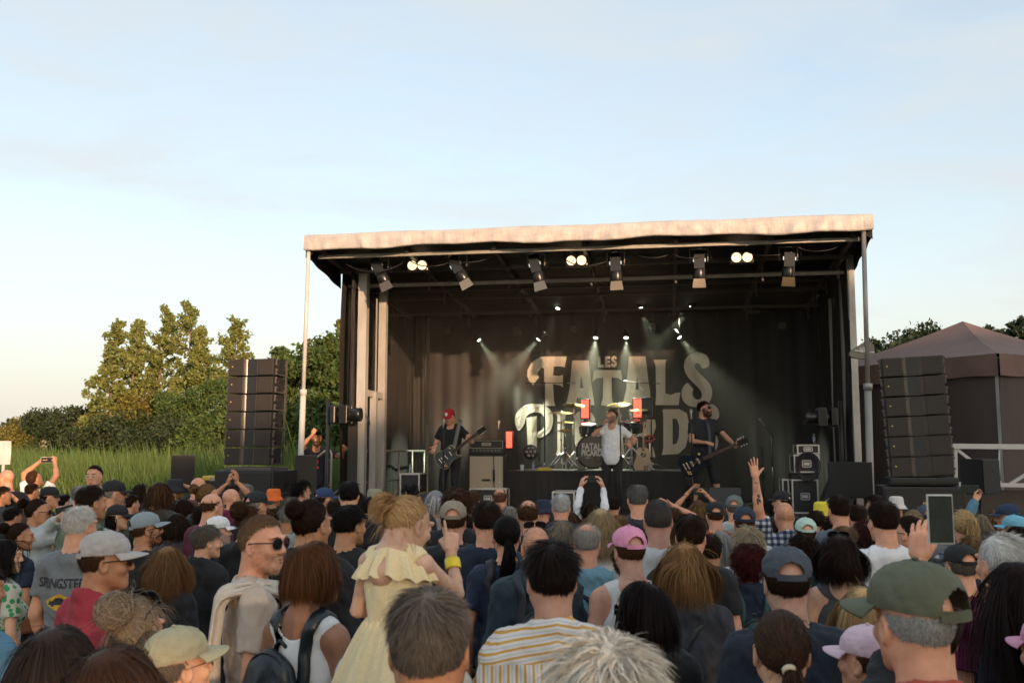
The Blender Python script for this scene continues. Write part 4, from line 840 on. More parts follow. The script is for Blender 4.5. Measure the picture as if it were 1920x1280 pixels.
# red rimmed small drum/tambourine and dark speaker shapes at the back right
a, z = st(1217, 822, 4.1); c = empty('tambourine', SL(a, 4.1, z), STAGE_YAW, 'red rimmed tambourine fixed to the boom stand right of the drums', 'tambourine'); m = MB(); m.lathe([(.10,-.02), (.10,.02), (.085,.02), (.085,-.02)], 20, Matrix.Rotation(R(35), 4, 'X'), cap=False); m.build('rim', mat('red_rim', (.45,.03,.03), .4), c)
for k in range(6): m = MB(); an = k*1.047; m.lathe([(.018,-.004), (.018,.004)], 8, Matrix.Rotation(R(35), 4, 'X') @ Matrix.Translation((.1*math.cos(an), .1*math.sin(an), 0))); m.build('jingle', M_chrome, c)
# floor wedges and the slanted black monitor on the right
def wedge(x, ytop, b, w, h, label, zb=1.0):
    a, z = st(x, ytop, b); h = z-zb; root = empty('floor_monitor', SL(a, b, zb+.002), STAGE_YAW, label, 'monitor speaker', 'floor monitors on the stage'); Mx = Matrix(((0,0,1,0),(1,0,0,0),(0,1,0,0),(0,0,0,1)))
    m = MB(); m.prism([(0,0), (.42,0), (.36,h*.55), (.10,h)], -w/2, w/2, Mx); m.build('cabinet', M_black, root); m = MB(); m.prism([(.375,h*.52), (.385,h*.56), (.115,h*1.02), (.105,h*.97)], -w/2+.03, w/2-.03, Mx); m.build('grille', M_grille, root)
wedge(1360, 915, 1.5, .5, .3, 'black floor monitor right of the right guitarist'); wedge(800, 925, 1.5, .5, .3, 'black floor monitor left of the guitarist in the red cap')
a, z = st(1552, 905, 1.5); root = empty('loudspeaker', SL(a, 1.2, 1.0), STAGE_YAW, 'black loudspeaker tipped back on the right front corner of the stage', 'loudspeaker'); root.rotation_euler = (0, R(24), STAGE_YAW); m = MB(); m.box((0,.2,.28), (.42,.4,.60), bev=.02); m.build('cabinet', M_black, root); m = MB(); m.box((0,-.008,.28), (.36,.02,.54), bev=.01); m.build('grille', M_grille, root)
m = MB(); aa, zz = st(1575, 890, 1.0); m.tube([stw(1585,880,.9), stw(1578,905,.9), stw(1565,925,.9), stw(1548,940,.9), stw(1540,960,.9)], .012, 6); tag(m.build('cable', mat('grey_cable', (.35,.36,.36), .5)), 'grey cable curving down beside the tipped loudspeaker', 'cable')
# stage steps with bent tube hand rails, left
sp = SL(-.15, 1.9); stp = empty('stage_steps', sp, STAGE_YAW, 'metal stage steps with bent tube hand rails left of the stage', 'steps')
for k in range(5): m = MB(); m.box((-1.1+.24*k, 0, .18*(k+1)), (.26,.9,.04)); m.build('tread', M_steel, stp)
for y in (-.45, .45):
    m = MB(); m.tube([(-1.25,y,.1), (-1.15,y,1.05), (-1.05,y,1.22), (-.9,y,1.28), (.05,y,2.0), (.14,y,2.0), (.16,y,1.95), (.16,y,.95)], .022, 8); m.tube([(-1.2,y,.35), (.16,y,1.45)], .018, 8); m.tube([(-.55,y,.7),(-.55,y,1.55)], .018, 8); m.build('hand_rail', M_steel, stp)
m = MB(); m.bar((-1.25,-.4,.0), (.15,-.4,.92), .06); m.bar((-1.25,.4,.0), (.15,.4,.92), .06); m.build('stringer', M_steel, stp)
# white sign at the left edge
p = at(-22, 868, 14); sg = empty('sign_board', (p.x, p.y, 0), R(8), 'white cloth sign board on a post at the left edge of the crowd', 'sign'); w_ = .36; m = MB()
V = [(-.30+.60*i/10, .01*math.sin(i*1.1+j), p.z-.02+.34*j/6) for i in range(11) for j in range(7)]; link('panel', mesh_np('panel', V, [(i*7+j, (i+1)*7+j, (i+1)*7+j+1, i*7+j+1) for i in range(10) for j in range(6)]), M_white, sg)
m = MB(); m.tube([(.2,.02,0), (.2,.02,p.z+.3)], .022, 8); m.tube([(-.2,.02,0), (-.2,.02,p.z+.3)], .022, 8); m.build('post', M_white, sg)
# rounded folding bracket on the right canopy post
a, z = st(1620, 656, .05); br = empty('awning_bracket', SL(a, 0, z), STAGE_YAW, 'rounded grey flood light clamped across the right canopy post', 'flood light'); Mx = Matrix.Rotation(R(90), 4, 'X')
ol = smooth_poly([(-.20,-.10), (.0,-.13), (.13,-.10), (.155,.03), (.10,.13), (.03,.12), (-.19,.0)], 2); m = MB(); m.prism(ol, -.05, .05, Mx @ Matrix.Translation((.0,0,-.10))); m.build('housing', mat('bracket_paint', (.16,.145,.12), .5), br)
for x, y, w in ((-.06,-.01,.13), (.11,-.035,.07)): m = MB(); m.box((x,.045,y), (w,.012,.018)); m.build('slot', M_white, br)
m = MB(); m.box((0,.07,0), (.12,.06,.08)); m.build('clamp', M_steel, br)

# ================================================================== TENT, TRUSS, FAR MARQUEE (right)
M_tent = mat('brown_tent_cloth', (.165,.098,.080), .8, noise=(1.2,.14), bump=(4,.35,.04)); M_tentw = mat('brown_tent_wall', (.075,.055,.048), .85, noise=(1.5,.2,(1,1,.2)))
pk = at(1805, 602, 18.4); ec = at(1857, 668, 16.2)     # peak, near corner of the eaves
W2 = 2.75; cz = ec.z; C0 = Vector((pk.x, pk.y, 0)); rz = math.atan2(ec.y-pk.y, ec.x-pk.x)+R(45)
tent = empty('marquee_tent', C0, rz, 'large brown marquee tent with a pointed roof behind the right speaker tower', 'tent'); half = math.hypot(ec.x-pk.x, ec.y-pk.y)/math.sqrt(2)*1.0
half = max(half, 2.0); V = []; Fq = []; n = 12
crn = [Vector((half*sx, half*sy, cz)) for sx, sy in ((-1,-1), (1,-1), (1,1), (-1,1))]; top = Vector((0,0,pk.z))
for s in range(4):
    A, B = crn[s], crn[(s+1) % 4]; k0 = len(V)
    for i in range(n+1):
        for j in range(n+1):
            t, u = i/n, j/n; e = A.lerp(B, t); p = top.lerp(e, u); p.z -= .10*math.sin(u*math.pi)*(1-abs(2*t-1)*.3)+.02*math.sin(t*9)*u*(1-u); V.append(p)
    Fq += [(k0+i*(n+1)+j, k0+i*(n+1)+j+1, k0+(i+1)*(n+1)+j+1, k0+(i+1)*(n+1)+j) for i in range(n) for j in range(n)]
link('roof', mesh_np('roof', V, Fq), M_tent, tent); V = []; Fq = []
for s in range(4):
    A, B = crn[s], crn[(s+1) % 4]; k0 = len(V); out = ((A+B)/2); out.z = 0; out.normalize(); n2 = 40
    for i in range(n2+1):
        for j in range(5): e = A.lerp(B, i/n2); V.append(e+out*(.03+.015*math.sin(i*.9)*j/4)+Vector((0,0,-.36*j/4-.01*math.sin(i*.5)*j/4)))
    Fq += [(k0+i*5+j, k0+i*5+j+1, k0+(i+1)*5+j+1, k0+(i+1)*5+j) for i in range(n2) for j in range(4)]
link('valance', mesh_np('valance', V, Fq), M_tent, tent)
for s in range(4):
    V = []; A, B = crn[s]*1.0, crn[(s+1) % 4]*1.0; n2 = 30
    for i in range(n2+1):
        for j in range(7): e = A.lerp(B, i/n2)*.985; V.append((e.x+.02*math.sin(i*1.1)*(1-j/6), e.y+.02*math.cos(i*1.3)*(1-j/6), .03+(cz-.1)*j/6))
    link('side_wall', mesh_np('side_wall', V, [(i*7+j, (i+1)*7+j, (i+1)*7+j+1, i*7+j+1) for i in range(n2) for j in range(6)]), M_tentw, tent)
    m = MB(); m.bar((crn[s].x*.97, crn[s].y*.97, 0), (crn[s].x*.97, crn[s].y*.97, cz-.05), .06); m.build('pole', M_alu, tent)
# white trailer side frame in front of the tent
tr = empty('trailer_frame', at(1790, 905, 13.8), R(-9), 'white lattice side frame of a trailer in front of the brown tent', 'trailer'); z0 = tr.location.z
def tp(x, y): p = at(x, y, 13.8); d = p-tr.location; return Vector((d.x, 0, d.z))
for nm, A, B, w in (('top_chord',(1785,836),(1990,838),.09), ('bottom_chord',(1793,907),(1990,910),.07), ('brace',(1793,842),(1870,904),.05), ('brace',(1888,906),(1985,842),.05), ('upright',(1868,838),(1868,908),.025), ('upright',(1791,836),(1793,960),.05)):
    m = MB(); m.bar(tp(*A), tp(*B), w, w*.8); m.build(nm, M_white, tr)
m = MB(); A, B = tp(1788, 925), tp(1990, 925); m.box(((A.x+B.x)/2,.12,-.45), (B.x-A.x,.08,.7)); m.build('chassis_panel', M_tentw, tr)
for x in (1830, 1950): m = MB(); p = tp(x, 905); m.lathe([(.1,-.09), (.30,-.1), (.33,-.06), (.33,.06), (.30,.1), (.1,.09)], 24, Matrix.Translation((p.x,.2,.33-z0)) @ Matrix.Rotation(R(90), 4, 'X')); m.build('wheel', M_black, tr)
p = at(1628, 806, 26); wt = empty('white_canopy', (p.x, p.y, 0), R(20), 'small white canopy tent far behind the right canopy post', 'tent')
V = [(0,0,p.z+.25)]+[(1.6*sx,1.6*sy,p.z-.55) for sx, sy in ((-1,-1), (1,-1), (1,1), (-1,1))]; link('roof', mesh_np('roof', V, None, False, [(0,1,2),(0,2,3),(0,3,4),(0,4,1)]), M_white, wt)
for s in range(4):
    A = Vector(V[1+s]); m = MB(); m.tube([A*1, (A.x, A.y, 0)], .03, 6); m.build('pole', M_alu, wt); B = Vector(V[1+(s+1) % 4]); m = MB(); m.add([A, B, B-Vector((0,0,.3)), A-Vector((0,0,.3))], [(0,1,2,3)]); m.build('valance', M_white, wt)
p = at(1640, 880, 24); vn = empty('box_truck', (p.x, p.y, 0), R(12), 'white box truck parked behind the right canopy post', 'truck'); m = MB(); m.box((0,0,1.15), (3.4,1.9,1.5), bev=.05); m.build('box_body', mat('truck_paint', (.55,.50,.46), .5), vn); m = MB(); m.box((-2.3,0,.95), (1.1,1.8,1.3), bev=.15); m.build('cab', M_white, vn)
m = MB(); m.box((-2.35,-.91,1.25), (.6,.02,.4)); m.build('window', M_blackgl, vn)
for x in (-2.2, 1.1):
    for y in (-.85, .85): m = MB(); m.lathe([(.12,-.1), (.34,-.1), (.36,0), (.34,.1), (.12,.1)], 20, Matrix.Translation((x,y,.36)) @ Matrix.Rotation(R(90), 4, 'X')); m.build('wheel', M_black, vn)
# ================================================================== PEOPLE: one continuous skin grown from a distance field
def cap_(a, b, r1, r2, k=.02): return ('c', np.array(a, float), np.array(b, float), r1, r2, k, None)
def ell(c, r, k=.02, Rm=None, sub=False): return ('s' if sub else 'e', np.array(c, float), np.array(r, float), None, None, k, Rm)
def xf(pr, M, piv):
    """rotate a primitive about a pivot"""
    t, a, b, r1, r2, k, Rm = pr; f = lambda p: M @ (p-piv)+piv
    if t == 'c': return (t, f(a), f(b), r1, r2, k, None)
    return (t, f(a), b, r1, r2, k, M if Rm is None else M @ Rm)
def field(prims, xs, ys, zs, infl=0.0):
    D = np.full((len(xs), len(ys), len(zs)), .3, np.float32)
    mg = max(np.diff(xs).max(), np.diff(ys).max(), np.diff(zs).max())*2.2
    for t, a, b, r1, r2, k, Rm in prims:
        if t == 'c': lo = np.minimum(a, b)-max(r1, r2); hi = np.maximum(a, b)+max(r1, r2)
        else: rr = b if Rm is None else np.full(3, b.max()); lo = a-rr; hi = a+rr
        m = mg+k+infl; i0, i1 = np.searchsorted(xs, [lo[0]-m, hi[0]+m]); j0, j1 = np.searchsorted(ys, [lo[1]-m, hi[1]+m]); k0, k1 = np.searchsorted(zs, [lo[2]-m, hi[2]+m])
        if i0 >= i1 or j0 >= j1 or k0 >= k1: continue
        X = xs[i0:i1,None,None]; Y = ys[None,j0:j1,None]; Z = zs[None,None,k0:k1]
        if t == 'c':
            d = b-a; L2 = max(float(d @ d), 1e-9); h = np.clip(((X-a[0])*d[0]+(Y-a[1])*d[1]+(Z-a[2])*d[2])/L2, 0, 1)
            v = np.sqrt((X-a[0]-h*d[0])**2+(Y-a[1]-h*d[1])**2+(Z-a[2]-h*d[2])**2)-(r1+(r2-r1)*h)
        else:
            px, py, pz = X-a[0], Y-a[1], Z-a[2]
            if Rm is not None: px, py, pz = [Rm[0,q]*px+Rm[1,q]*py+Rm[2,q]*pz for q in range(3)]
            k0_ = np.sqrt((px/b[0])**2+(py/b[1])**2+(pz/b[2])**2)+1e-6; k1_ = np.sqrt((px/b[0]**2)**2+(py/b[1]**2)**2+(pz/b[2]**2)**2)+1e-6; v = k0_*(k0_-1)/k1_
        S = D[i0:i1,j0:j1,k0:k1]
        if t == 's': v = -v+0*S; hh = np.clip(k-np.abs(S-v), 0, None)/max(k, 1e-6); S[...] = np.maximum(S, v)+hh*hh*k*.25
        else:
            v = v-infl; hh = np.clip(k-np.abs(S-v), 0, None)/max(k, 1e-6); S[...] = np.minimum(S, v)-hh*hh*k*.25
    return D
def surfnet(D, xs, ys, zs):
    s = D < 0; c = np.zeros(tuple(n-1 for n in D.shape), np.int8)
    for i in (0,1):
        for j in (0,1):
            for k in (0,1): c += s[i:D.shape[0]-1+i, j:D.shape[1]-1+j, k:D.shape[2]-1+k]
    act = (c > 0) & (c < 8); I, J, K = np.nonzero(act); idx = np.full(act.shape, -1, np.int32); idx[I,J,K] = np.arange(len(I))
    acc = np.zeros((len(I), 3)); cnt = np.zeros(len(I))
    for ax in range(3):
        for u in (0,1):
            for v in (0,1):
                o = [0,0,0]; oth = [q for q in range(3) if q != ax]; o[oth[0]] = u; o[oth[1]] = v; e = list(o); e[ax] = 1
                da = D[I+o[0],J+o[1],K+o[2]]; db = D[I+e[0],J+e[1],K+e[2]]; m = (da < 0) != (db < 0); t = np.where(m, da/np.where(m, da-db, 1), 0)
                A = np.stack([xs[I+o[0]], ys[J+o[1]], zs[K+o[2]]], 1); B = np.stack([xs[I+e[0]], ys[J+e[1]], zs[K+e[2]]], 1)
                acc += np.where(m[:,None], A+(B-A)*t[:,None], 0); cnt += m
    V = acc/np.maximum(cnt, 1)[:,None]; F = []
    for ax in range(3):
        sl0 = [slice(None)]*3; sl1 = [slice(None)]*3; sl0[ax] = slice(0,-1); sl1[ax] = slice(1,None)
        ch = s[tuple(sl0)] != s[tuple(sl1)]; oth = [q for q in range(3) if q != ax]; E = np.argwhere(ch); E = E[(E[:,oth[0]] > 0) & (E[:,oth[1]] > 0)]
        E = E[(E[:,oth[0]] < act.shape[oth[0]]) & (E[:,oth[1]] < act.shape[oth[1]])]
        def g(u, v): q = E.copy(); q[:,oth[0]] -= u; q[:,oth[1]] -= v; return idx[q[:,0],q[:,1],q[:,2]]
        Q = np.stack([g(1,1), g(0,1), g(0,0), g(1,0)], 1); ins = s[E[:,0],E[:,1],E[:,2]]
        if ax == 1: ins = ~ins
        Q = np.where(ins[:,None], Q, Q[:,::-1]); F.append(Q)
    F = np.concatenate(F); return V, F[(F >= 0).all(1)]
def axis_grid(lo, hi, bands, coarse):
    """non-uniform axis: bands = [(lo, hi, step)]"""
    out = [lo]; x = lo
    while x < hi:
        st_ = coarse
        for a, b, h in bands:
            if a-st_*.6 <= x <= b: st_ = min(st_, h)
        x += st_; out.append(x)
    return np.array(out)
def vnormals(V, F):
    n = np.cross(V[F[:,2]]-V[F[:,0]], V[F[:,3]]-V[F[:,1]]); N_ = np.zeros_like(V)
    for q in range(4): np.add.at(N_, F[:,q], n)
    return N_/(np.linalg.norm(N_, axis=1)[:,None]+1e-12)
HC = np.array([0, .012, 1.635]); PIV = np.array([0, -.02, 1.53])
def head_prims(sex, child=False, fine=True):
    H = HC; q = lambda *p: H+np.array(p); f = sex == 'f'; P = []
    P.append(ell(q(0,-.016,.024), (.0745,.096,.091), .02)); P.append(ell(q(0,.025,-.035), (.060 if not f else .057,.066,.080), .03))
    jz = -.100+.018*child; P.append(cap_(q(-.044,.0,-.055), q(-.013,.066-.008*child,jz), .026, .017, .03)); P.append(cap_(q(.044,.0,-.055), q(.013,.066-.008*child,jz), .026, .017, .03)); P.append(cap_(q(-.012,.070-.010*child,jz+.002), q(.012,.070-.010*child,jz+.002), .018, .018, .02))
    P.append(cap_((0,-.022,1.57), (0,-.045,1.42), .054 if f else .060, .058 if f else .066, .03))
    for s in (-1, 1):
        P.append(ell(q(s*.077,-.008,-.012), (.010,.022,.034), .008))
        if fine:
            P.append(ell(q(s*.084,-.004,-.010), (.006,.012,.020), .006, None, True))
            P.append(ell(q(s*.040,.060,-.030), (.024,.024,.022), .02)); P.append(ell(q(s*.033,.100,.004), (.017,.016,.012), .014, None, True)); P.append(ell(q(s*.032,.078,.003), (.014,.0125,.011), .006))
            P.append(cap_(q(s*.012,.090,.026), q(s*.048,.078,.028), .011, .009, .014)); P.append(ell(q(s*.012,.100,-.034), (.010,.011,.008), .008))
    P.append(cap_(q(0,.088,.012), q(0,.1055,-.026), .0085, .0110, .012) if not child else cap_(q(0,.086,.0), q(0,.093,-.026), .008, .008, .012))
    if fine: P.append(cap_(q(-.018,.084-.006*child,-.062), q(.018,.084-.006*child,-.062), .0085, .0085, .008)); P.append(cap_(q(-.015,.083-.006*child,-.074), q(.015,.083-.006*child,-.074), .009, .009, .008)); P.append(ell(q(0,.096,-.068), (.024,.008,.0022), .003, None, True))
    return P
def ik(S, W, pole, l1=.285, l2=.255):
    S, W = np.array(S, float), np.array(W, float); d = W-S; L_ = np.linalg.norm(d); L_ = min(L_, (l1+l2)*.995); u = d/np.linalg.norm(d); W = S+u*L_
    a = (l1*l1-l2*l2+L_*L_)/(2*L_); h = math.sqrt(max(l1*l1-a*a, 1e-6)); p = np.array(pole, float); p -= u*(p @ u); p /= np.linalg.norm(p); return S+u*a+p*h, W
HAND_CACHE = {}
def hand_mesh(pose, h=.0045):
    if (pose, h) in HAND_CACHE: return HAND_CACHE[pose, h]
    P = [cap_((0,0,-.03), (0,.0,.012), .027, .026, .01), cap_((-.020,.002,.02), (-.024,.0,.078), .017, .014, .012), cap_((.0,.002,.02), (0,.0,.084), .017, .0145, .012), cap_((.020,.0,.02), (.022,0,.080), .018, .014, .012), ell((.020,-.012,.035), (.018,.014,.026), .012)]
    curl = dict(open=(6,8,5), relaxed=(28,30,20), grip=(48,46,30), fist=(78,88,60), point=(80,90,60), spread=(2,4,3), pinch=(55,40,20))[pose]
    for i, (x, l, r) in enumerate(((.029,.075,.0088), (.0095,.083,.0092), (-.010,.077,.0088), (-.028,.060,.0078))):
        c = curl if not (pose == 'point' and i == 0) else (4,4,2); sp = (.18,.05,-.06,-.2)[i]*(1.4 if pose in ('spread','open') else .7 if pose == 'relaxed' else .35)
        p = np.array([x*.9, 0, .082-.004*abs(i-1)]); ang = 0
        for j, fr in enumerate((.45,.31,.24)):
            ang += R(c[j]*(1-.08*i if pose == 'relaxed' else 1)); d = np.array([math.sin(sp)*math.cos(ang), -math.sin(ang), math.cos(ang)*math.cos(sp)]); e = p+d*l*fr
            P.append(cap_(p, e, r*(1-.12*j), r*(.9-.12*j), .004)); p = e
    th = dict(open=((.05,-.012,.05),(.072,-.018,.082)), spread=((.058,-.010,.045),(.092,-.014,.066)), relaxed=((.040,-.026,.05),(.042,-.040,.082)), grip=((.038,-.034,.052),(.026,-.056,.078)), fist=((.036,-.036,.052),(.008,-.050,.066)), point=((.036,-.036,.052),(.012,-.048,.07)), pinch=((.036,-.036,.055),(.022,-.052,.085)))[pose]
    P.append(cap_((.020,-.006,.018), th[0], .0145, .0115, .010)); P.append(cap_(th[0], th[1], .011, .0085, .004))
    xs = np.arange(-.075, .12, h); ys = np.arange(-.125, .05, h); zs = np.arange(-.05, .20, h); D = field(P, xs, ys, zs); D[:,:,0] = .1
    HAND_CACHE[pose, h] = surfnet(D, xs, ys, zs); return HAND_CACHE[pose, h]
def place_hand(arm, s, W, E):
    """s=+1 right, -1 left"""
    h = arm.get('res', .0055); V, F = hand_mesh(arm.get('hand', 'relaxed'), h); V = V.copy()*arm.get('hs', 1.0)
    z = np.array(arm['z'], float) if 'z' in arm else W-E; z /= np.linalg.norm(z); p = np.array(arm.get('palm', (-s, 0, 0)), float); y = -p; y -= z*(y @ z); y /= np.linalg.norm(y); x = np.cross(y, z)
    if s < 0: V[:,0] *= -1; F = F[:,::-1]
    return V @ np.stack([x, y, z])+W+z*.012, F
def arm_joints(s, arm, sex):
    S = np.array([s*(.178 if sex == 'm' else .160), -.02, 1.385])
    if arm is None or 'w' not in arm: E = np.array([s*.232, -.045, 1.115]); W = np.array([s*.225, .07, .875]); return S, E, W
    W = np.array(arm['w'], float); raise_ = max(0, min(1, (W[2]-1.35)/.5)); S = S+np.array([-.015*s*raise_, .01*raise_, .045*raise_]); E, W = ik(S, W, arm.get('pole', (s*.6, -.4, -.7))); return S, E, W
def body_prims(sex, head=(0,0,0), arms=(None, None), legs=None, fine=True, child=False):
    f = sex == 'f'; P = []
    P += [ell((0,-.01,1.26), (.150 if f else .168,.100 if f else .115,.20), .04), ell((0,.005,1.06), (.125 if f else .148,.095 if f else .108,.19), .05), ell((0,-.01,.92), (.165 if f else .160,.112,.13), .05)]
    if f: P += [ell((s*.07,.075,1.24), (.062,.055,.062), .03) for s in (-1, 1)]
    sw = .145 if f else .162; P.append(cap_((-sw,-.022,1.385), (sw,-.022,1.385), .056, .056, .04))
    for s in (-1, 1): P.append(cap_((s*.03,-.04,1.455), (s*sw*.85,-.028,1.415), .050, .046, .04))
    lg = legs or {}
    for s, nm in ((-1,'L'), (1,'R')):
        hip = np.array([s*.085, -.005, .90]); kn = np.array(lg.get(nm+'k', (s*.10,.015,.50))); an = np.array(lg.get(nm+'a', (s*.105,-.03,.09))); to = np.array(lg.get(nm+'t', an+np.array([s*.02,.14,-.055])))
        P += [cap_(hip, kn, .084, .053, .03), cap_(kn, an, .054, .036, .02), cap_(an+np.array([0,-.02,-.05]), to, .038, .030, .02)]
    for s, a in ((-1, arms[0]), (1, arms[1])):
        S, E, W = arm_joints(s, a, sex); k = .9 if f else 1; P += [cap_(S, E, .050*k, .039*k, .03), cap_(E, E+(W-E)*.35, .039*k, .040*k, .015), cap_(E+(W-E)*.3, W, .040*k, .026*k, .01)]
    M = head_rot(head); hs = 1.34 if child else 1.0
    for p in head_prims(sex, child, fine):
        if hs != 1: p = (p[0], (p[1]-PIV)*hs+PIV, ((p[2]-PIV)*hs+PIV) if p[0] == 'c' else p[2]*hs, *( (p[3]*hs, p[4]*hs) if p[0] == 'c' else (None, None)), p[5]*hs, p[6])
        if child: o_ = np.array([0,.012,-.055]); p = (p[0], p[1]+o_, p[2]+o_ if p[0] == 'c' else p[2], *p[3:])
        P.append(xf(p, M, PIV))
    return P
def head_rot(h):
    """yaw to the right, pitch up, roll; degrees"""
    return np.array((Matrix.Rotation(R(-h[0]), 3, 'Z') @ Matrix.Rotation(R(h[1]), 3, 'X') @ Matrix.Rotation(R(h[2] if len(h) > 2 else 0), 3, 'Y')))
def body_mesh(sex, lod, head, arms, legs, child=False):
    P = body_prims(sex, head, arms, legs, lod < 2, child); M = head_rot(head); hk = 1.34 if child else 1.0; hc = M @ ((HC-PIV)*hk+(np.array([0,.012,-.055]) if child else 0))+PIV
    hf = (.0055, .0075, .0125)[lod]; hcst = (.020, .024, .030)[lod]; lo = np.array([-.36,-.24,-.01]); hi = np.array([.36,.30,1.80 if not child else 1.95])
    joints = [arm_joints(s, a, sex) for s, a in ((-1, arms[0]), (1, arms[1]))]
    for j in joints:
        for p in j: lo = np.minimum(lo, p-.09); hi = np.maximum(hi, p+.09)
    if legs:
        for p in legs.values(): lo = np.minimum(lo, np.array(p)-.09); hi = np.maximum(hi, np.array(p)+.09)
    xs = axis_grid(lo[0], hi[0], [(hc[0]-.10*hk, hc[0]+.10*hk, hf)], hcst); ys = axis_grid(lo[1], hi[1], [(hc[1]-.13*hk, hc[1]+.15*hk, hf)], hcst); zs = axis_grid(lo[2], hi[2], [(1.50, 1.52+.25*hk, hf), (1.38, 1.5, .016)], hcst if True else 0)
    # arms held up need finer cells along their height
    D = field(P, xs, ys, zs); V, F = surfnet(D, xs, ys, zs)
    for s, a, j in ((-1, arms[0], joints[0]), (1, arms[1], joints[1])):
        hv, hf_ = place_hand(a or {'res': .008, 'hand': 'relaxed'}, s, j[2], j[1]); F = np.concatenate([F, hf_+len(V)]); V = np.concatenate([V, hv])
    return V, F
# ---- clothing
def shirt_mesh(sex, lod, arms, style, seed, wr=.013, infl=.017, hem=.80, sleeve=.62, collar=False, hood=False, loose=1.0):
    f = sex == 'f'; P = []; sw = .145 if f else .162
    P += [ell((0,-.01,1.255), (.155*loose if f else .174*loose,.108*loose if f else .120*loose,.20), .05), ell((0,.0,1.05), (.140*loose if f else .160*loose,.105*loose if f else .118*loose,.24), .06), ell((0,-.005,.90), (.158*loose,.116*loose,.17), .06)]
    if f: P += [ell((s*.07,.078,1.24), (.064,.056,.064), .03) for s in (-1, 1)]
    tank = style == 'tank'
    if tank:
        P.append(cap_((-.105,-.022,1.40), (.105,-.022,1.40), .050, .050, .03))
        for s in (-1, 1): P.append(cap_((s*.035,-.04,1.448), (s*.11,-.028,1.425), .048, .044, .03))
    else:
        P.append(cap_((-sw,-.022,1.385), (sw,-.022,1.385), .058, .058, .04))
        for s in (-1, 1): P.append(cap_((s*.03,-.04,1.452), (s*sw*.85,-.028,1.418), .050, .046, .04))
    P.append(ell((0,-.055,1.435), (.080,.062,.046), .03))
    cuts = []
    for s, a in ((-1, arms[0]), (1, arms[1])):
        if tank: continue
        S, E, W = arm_joints(s, a, sex); k = .9 if f else 1; k *= 1+(loose-1)*.6
        if sleeve <= 1: e = S+(E-S)*sleeve; P.append(cap_(S, e, .056*k, .054*k, .03)); cuts.append((e, (E-S)/np.linalg.norm(E-S), .10))
        else: P += [cap_(S, E, .055*k, .046*k, .03), cap_(E, W-(W-E)*.04, .046*k, .036*k, .02)]; cuts.append((W-(W-E)*.06, (W-E)/np.linalg.norm(W-E), .08))
    if hood: P += [ell((0,-.085,1.43), (.115,.062,.062), .03), cap_((-.075,-.03,1.475), (.075,-.03,1.475), .028, .028, .02), cap_((-.08,-.03,1.47), (-.05,.06,1.40), .028, .02, .02), cap_((.08,-.03,1.47), (.05,.06,1.40), .028, .02, .02)]
    if collar:
        for k in range(14):
            a0, a1 = k*6.283/14, (k+1)*6.283/14; c0 = np.array([.068*math.cos(a0), -.034+.068*math.sin(a0), 1.482-.028*math.sin(a0)]); c1 = np.array([.068*math.cos(a1), -.034+.068*math.sin(a1), 1.482-.028*math.sin(a1)])
            P.append(cap_(c0, c1, .010, .010, .008)); P.append(cap_(c0-[0,0,.02], c1-[0,0,.02], .012, .012, .01))
    h = (.0115, .015, .021)[lod]; lo = np.array([-.30,-.22,hem-.03]); hi = np.array([.30,.24,1.54])
    for j in [arm_joints(s, a, sex) for s, a in ((-1, arms[0]), (1, arms[1]))]:
        for p in (j[:2] if sleeve <= 1 else j): lo = np.minimum(lo, p-.09); hi = np.maximum(hi, p+.09)
    lo[2] = max(lo[2], hem-.03) if sleeve <= 1 else lo[2]
    xs, ys, zs = [np.arange(lo[q], hi[q]+h, h) for q in range(3)]
    D = field(P, xs, ys, zs, infl)
    X = xs[:,None,None]; Y = ys[None,:,None]; Z = zs[None,None,:]
    inner = (np.abs(X) < .26) & (Z < hem+.03) if sleeve > 1 else np.ones_like(D, bool)
    D = np.where(inner, np.maximum(D, hem-Z), D)
    for c, n_, r_ in cuts:
        near = ((X-c[0])**2+(Y-c[1])**2+(Z-c[2])**2 < r_*r_) & ((np.abs(X) > .178) | (Z > 1.46)); pl = (X-c[0])*n_[0]+(Y-c[1])*n_[1]+(Z-c[2])*n_[2]; D = np.where(near, np.maximum(D, pl), D)
    if style == 'tank':                                  # arm holes and a low scooped back
        D = np.maximum(D, -(np.sqrt((np.abs(X)-.215)**2+(Z-1.36)**2*.7)-.085)); D = np.maximum(D, -(np.sqrt(X**2+(Y+.11)**2*.5+(Z-1.47)**2)-.085))
    nk = np.sqrt(X**2+(Y+.043-.15*(Z-1.42))**2)-.069; D = np.maximum(D, -np.maximum(nk, 1.462-.35*(Y+.045)-Z))
    if not collar and not hood: D = np.maximum(D, -(np.sqrt(X**2+(Y-.06)**2+(Z-1.465)**2)-.075))
    V, F = surfnet(D, xs, ys, zs); N_ = vnormals(V, F)
    if wr:
        w = vnoise(V*np.array([1,1,.7]), 9, seed)*.6+np.abs(vnoise(V @ np.array([[1,.4,0],[-.4,1,0],[.5,.3,.6]]), 14, seed+1))*-.9+vnoise(V, 26, seed+2)*.25
        V = V+N_*(w*wr)[:,None]*np.clip((V[:,2:3]-.7)*3, .3, 1)
    return V, F
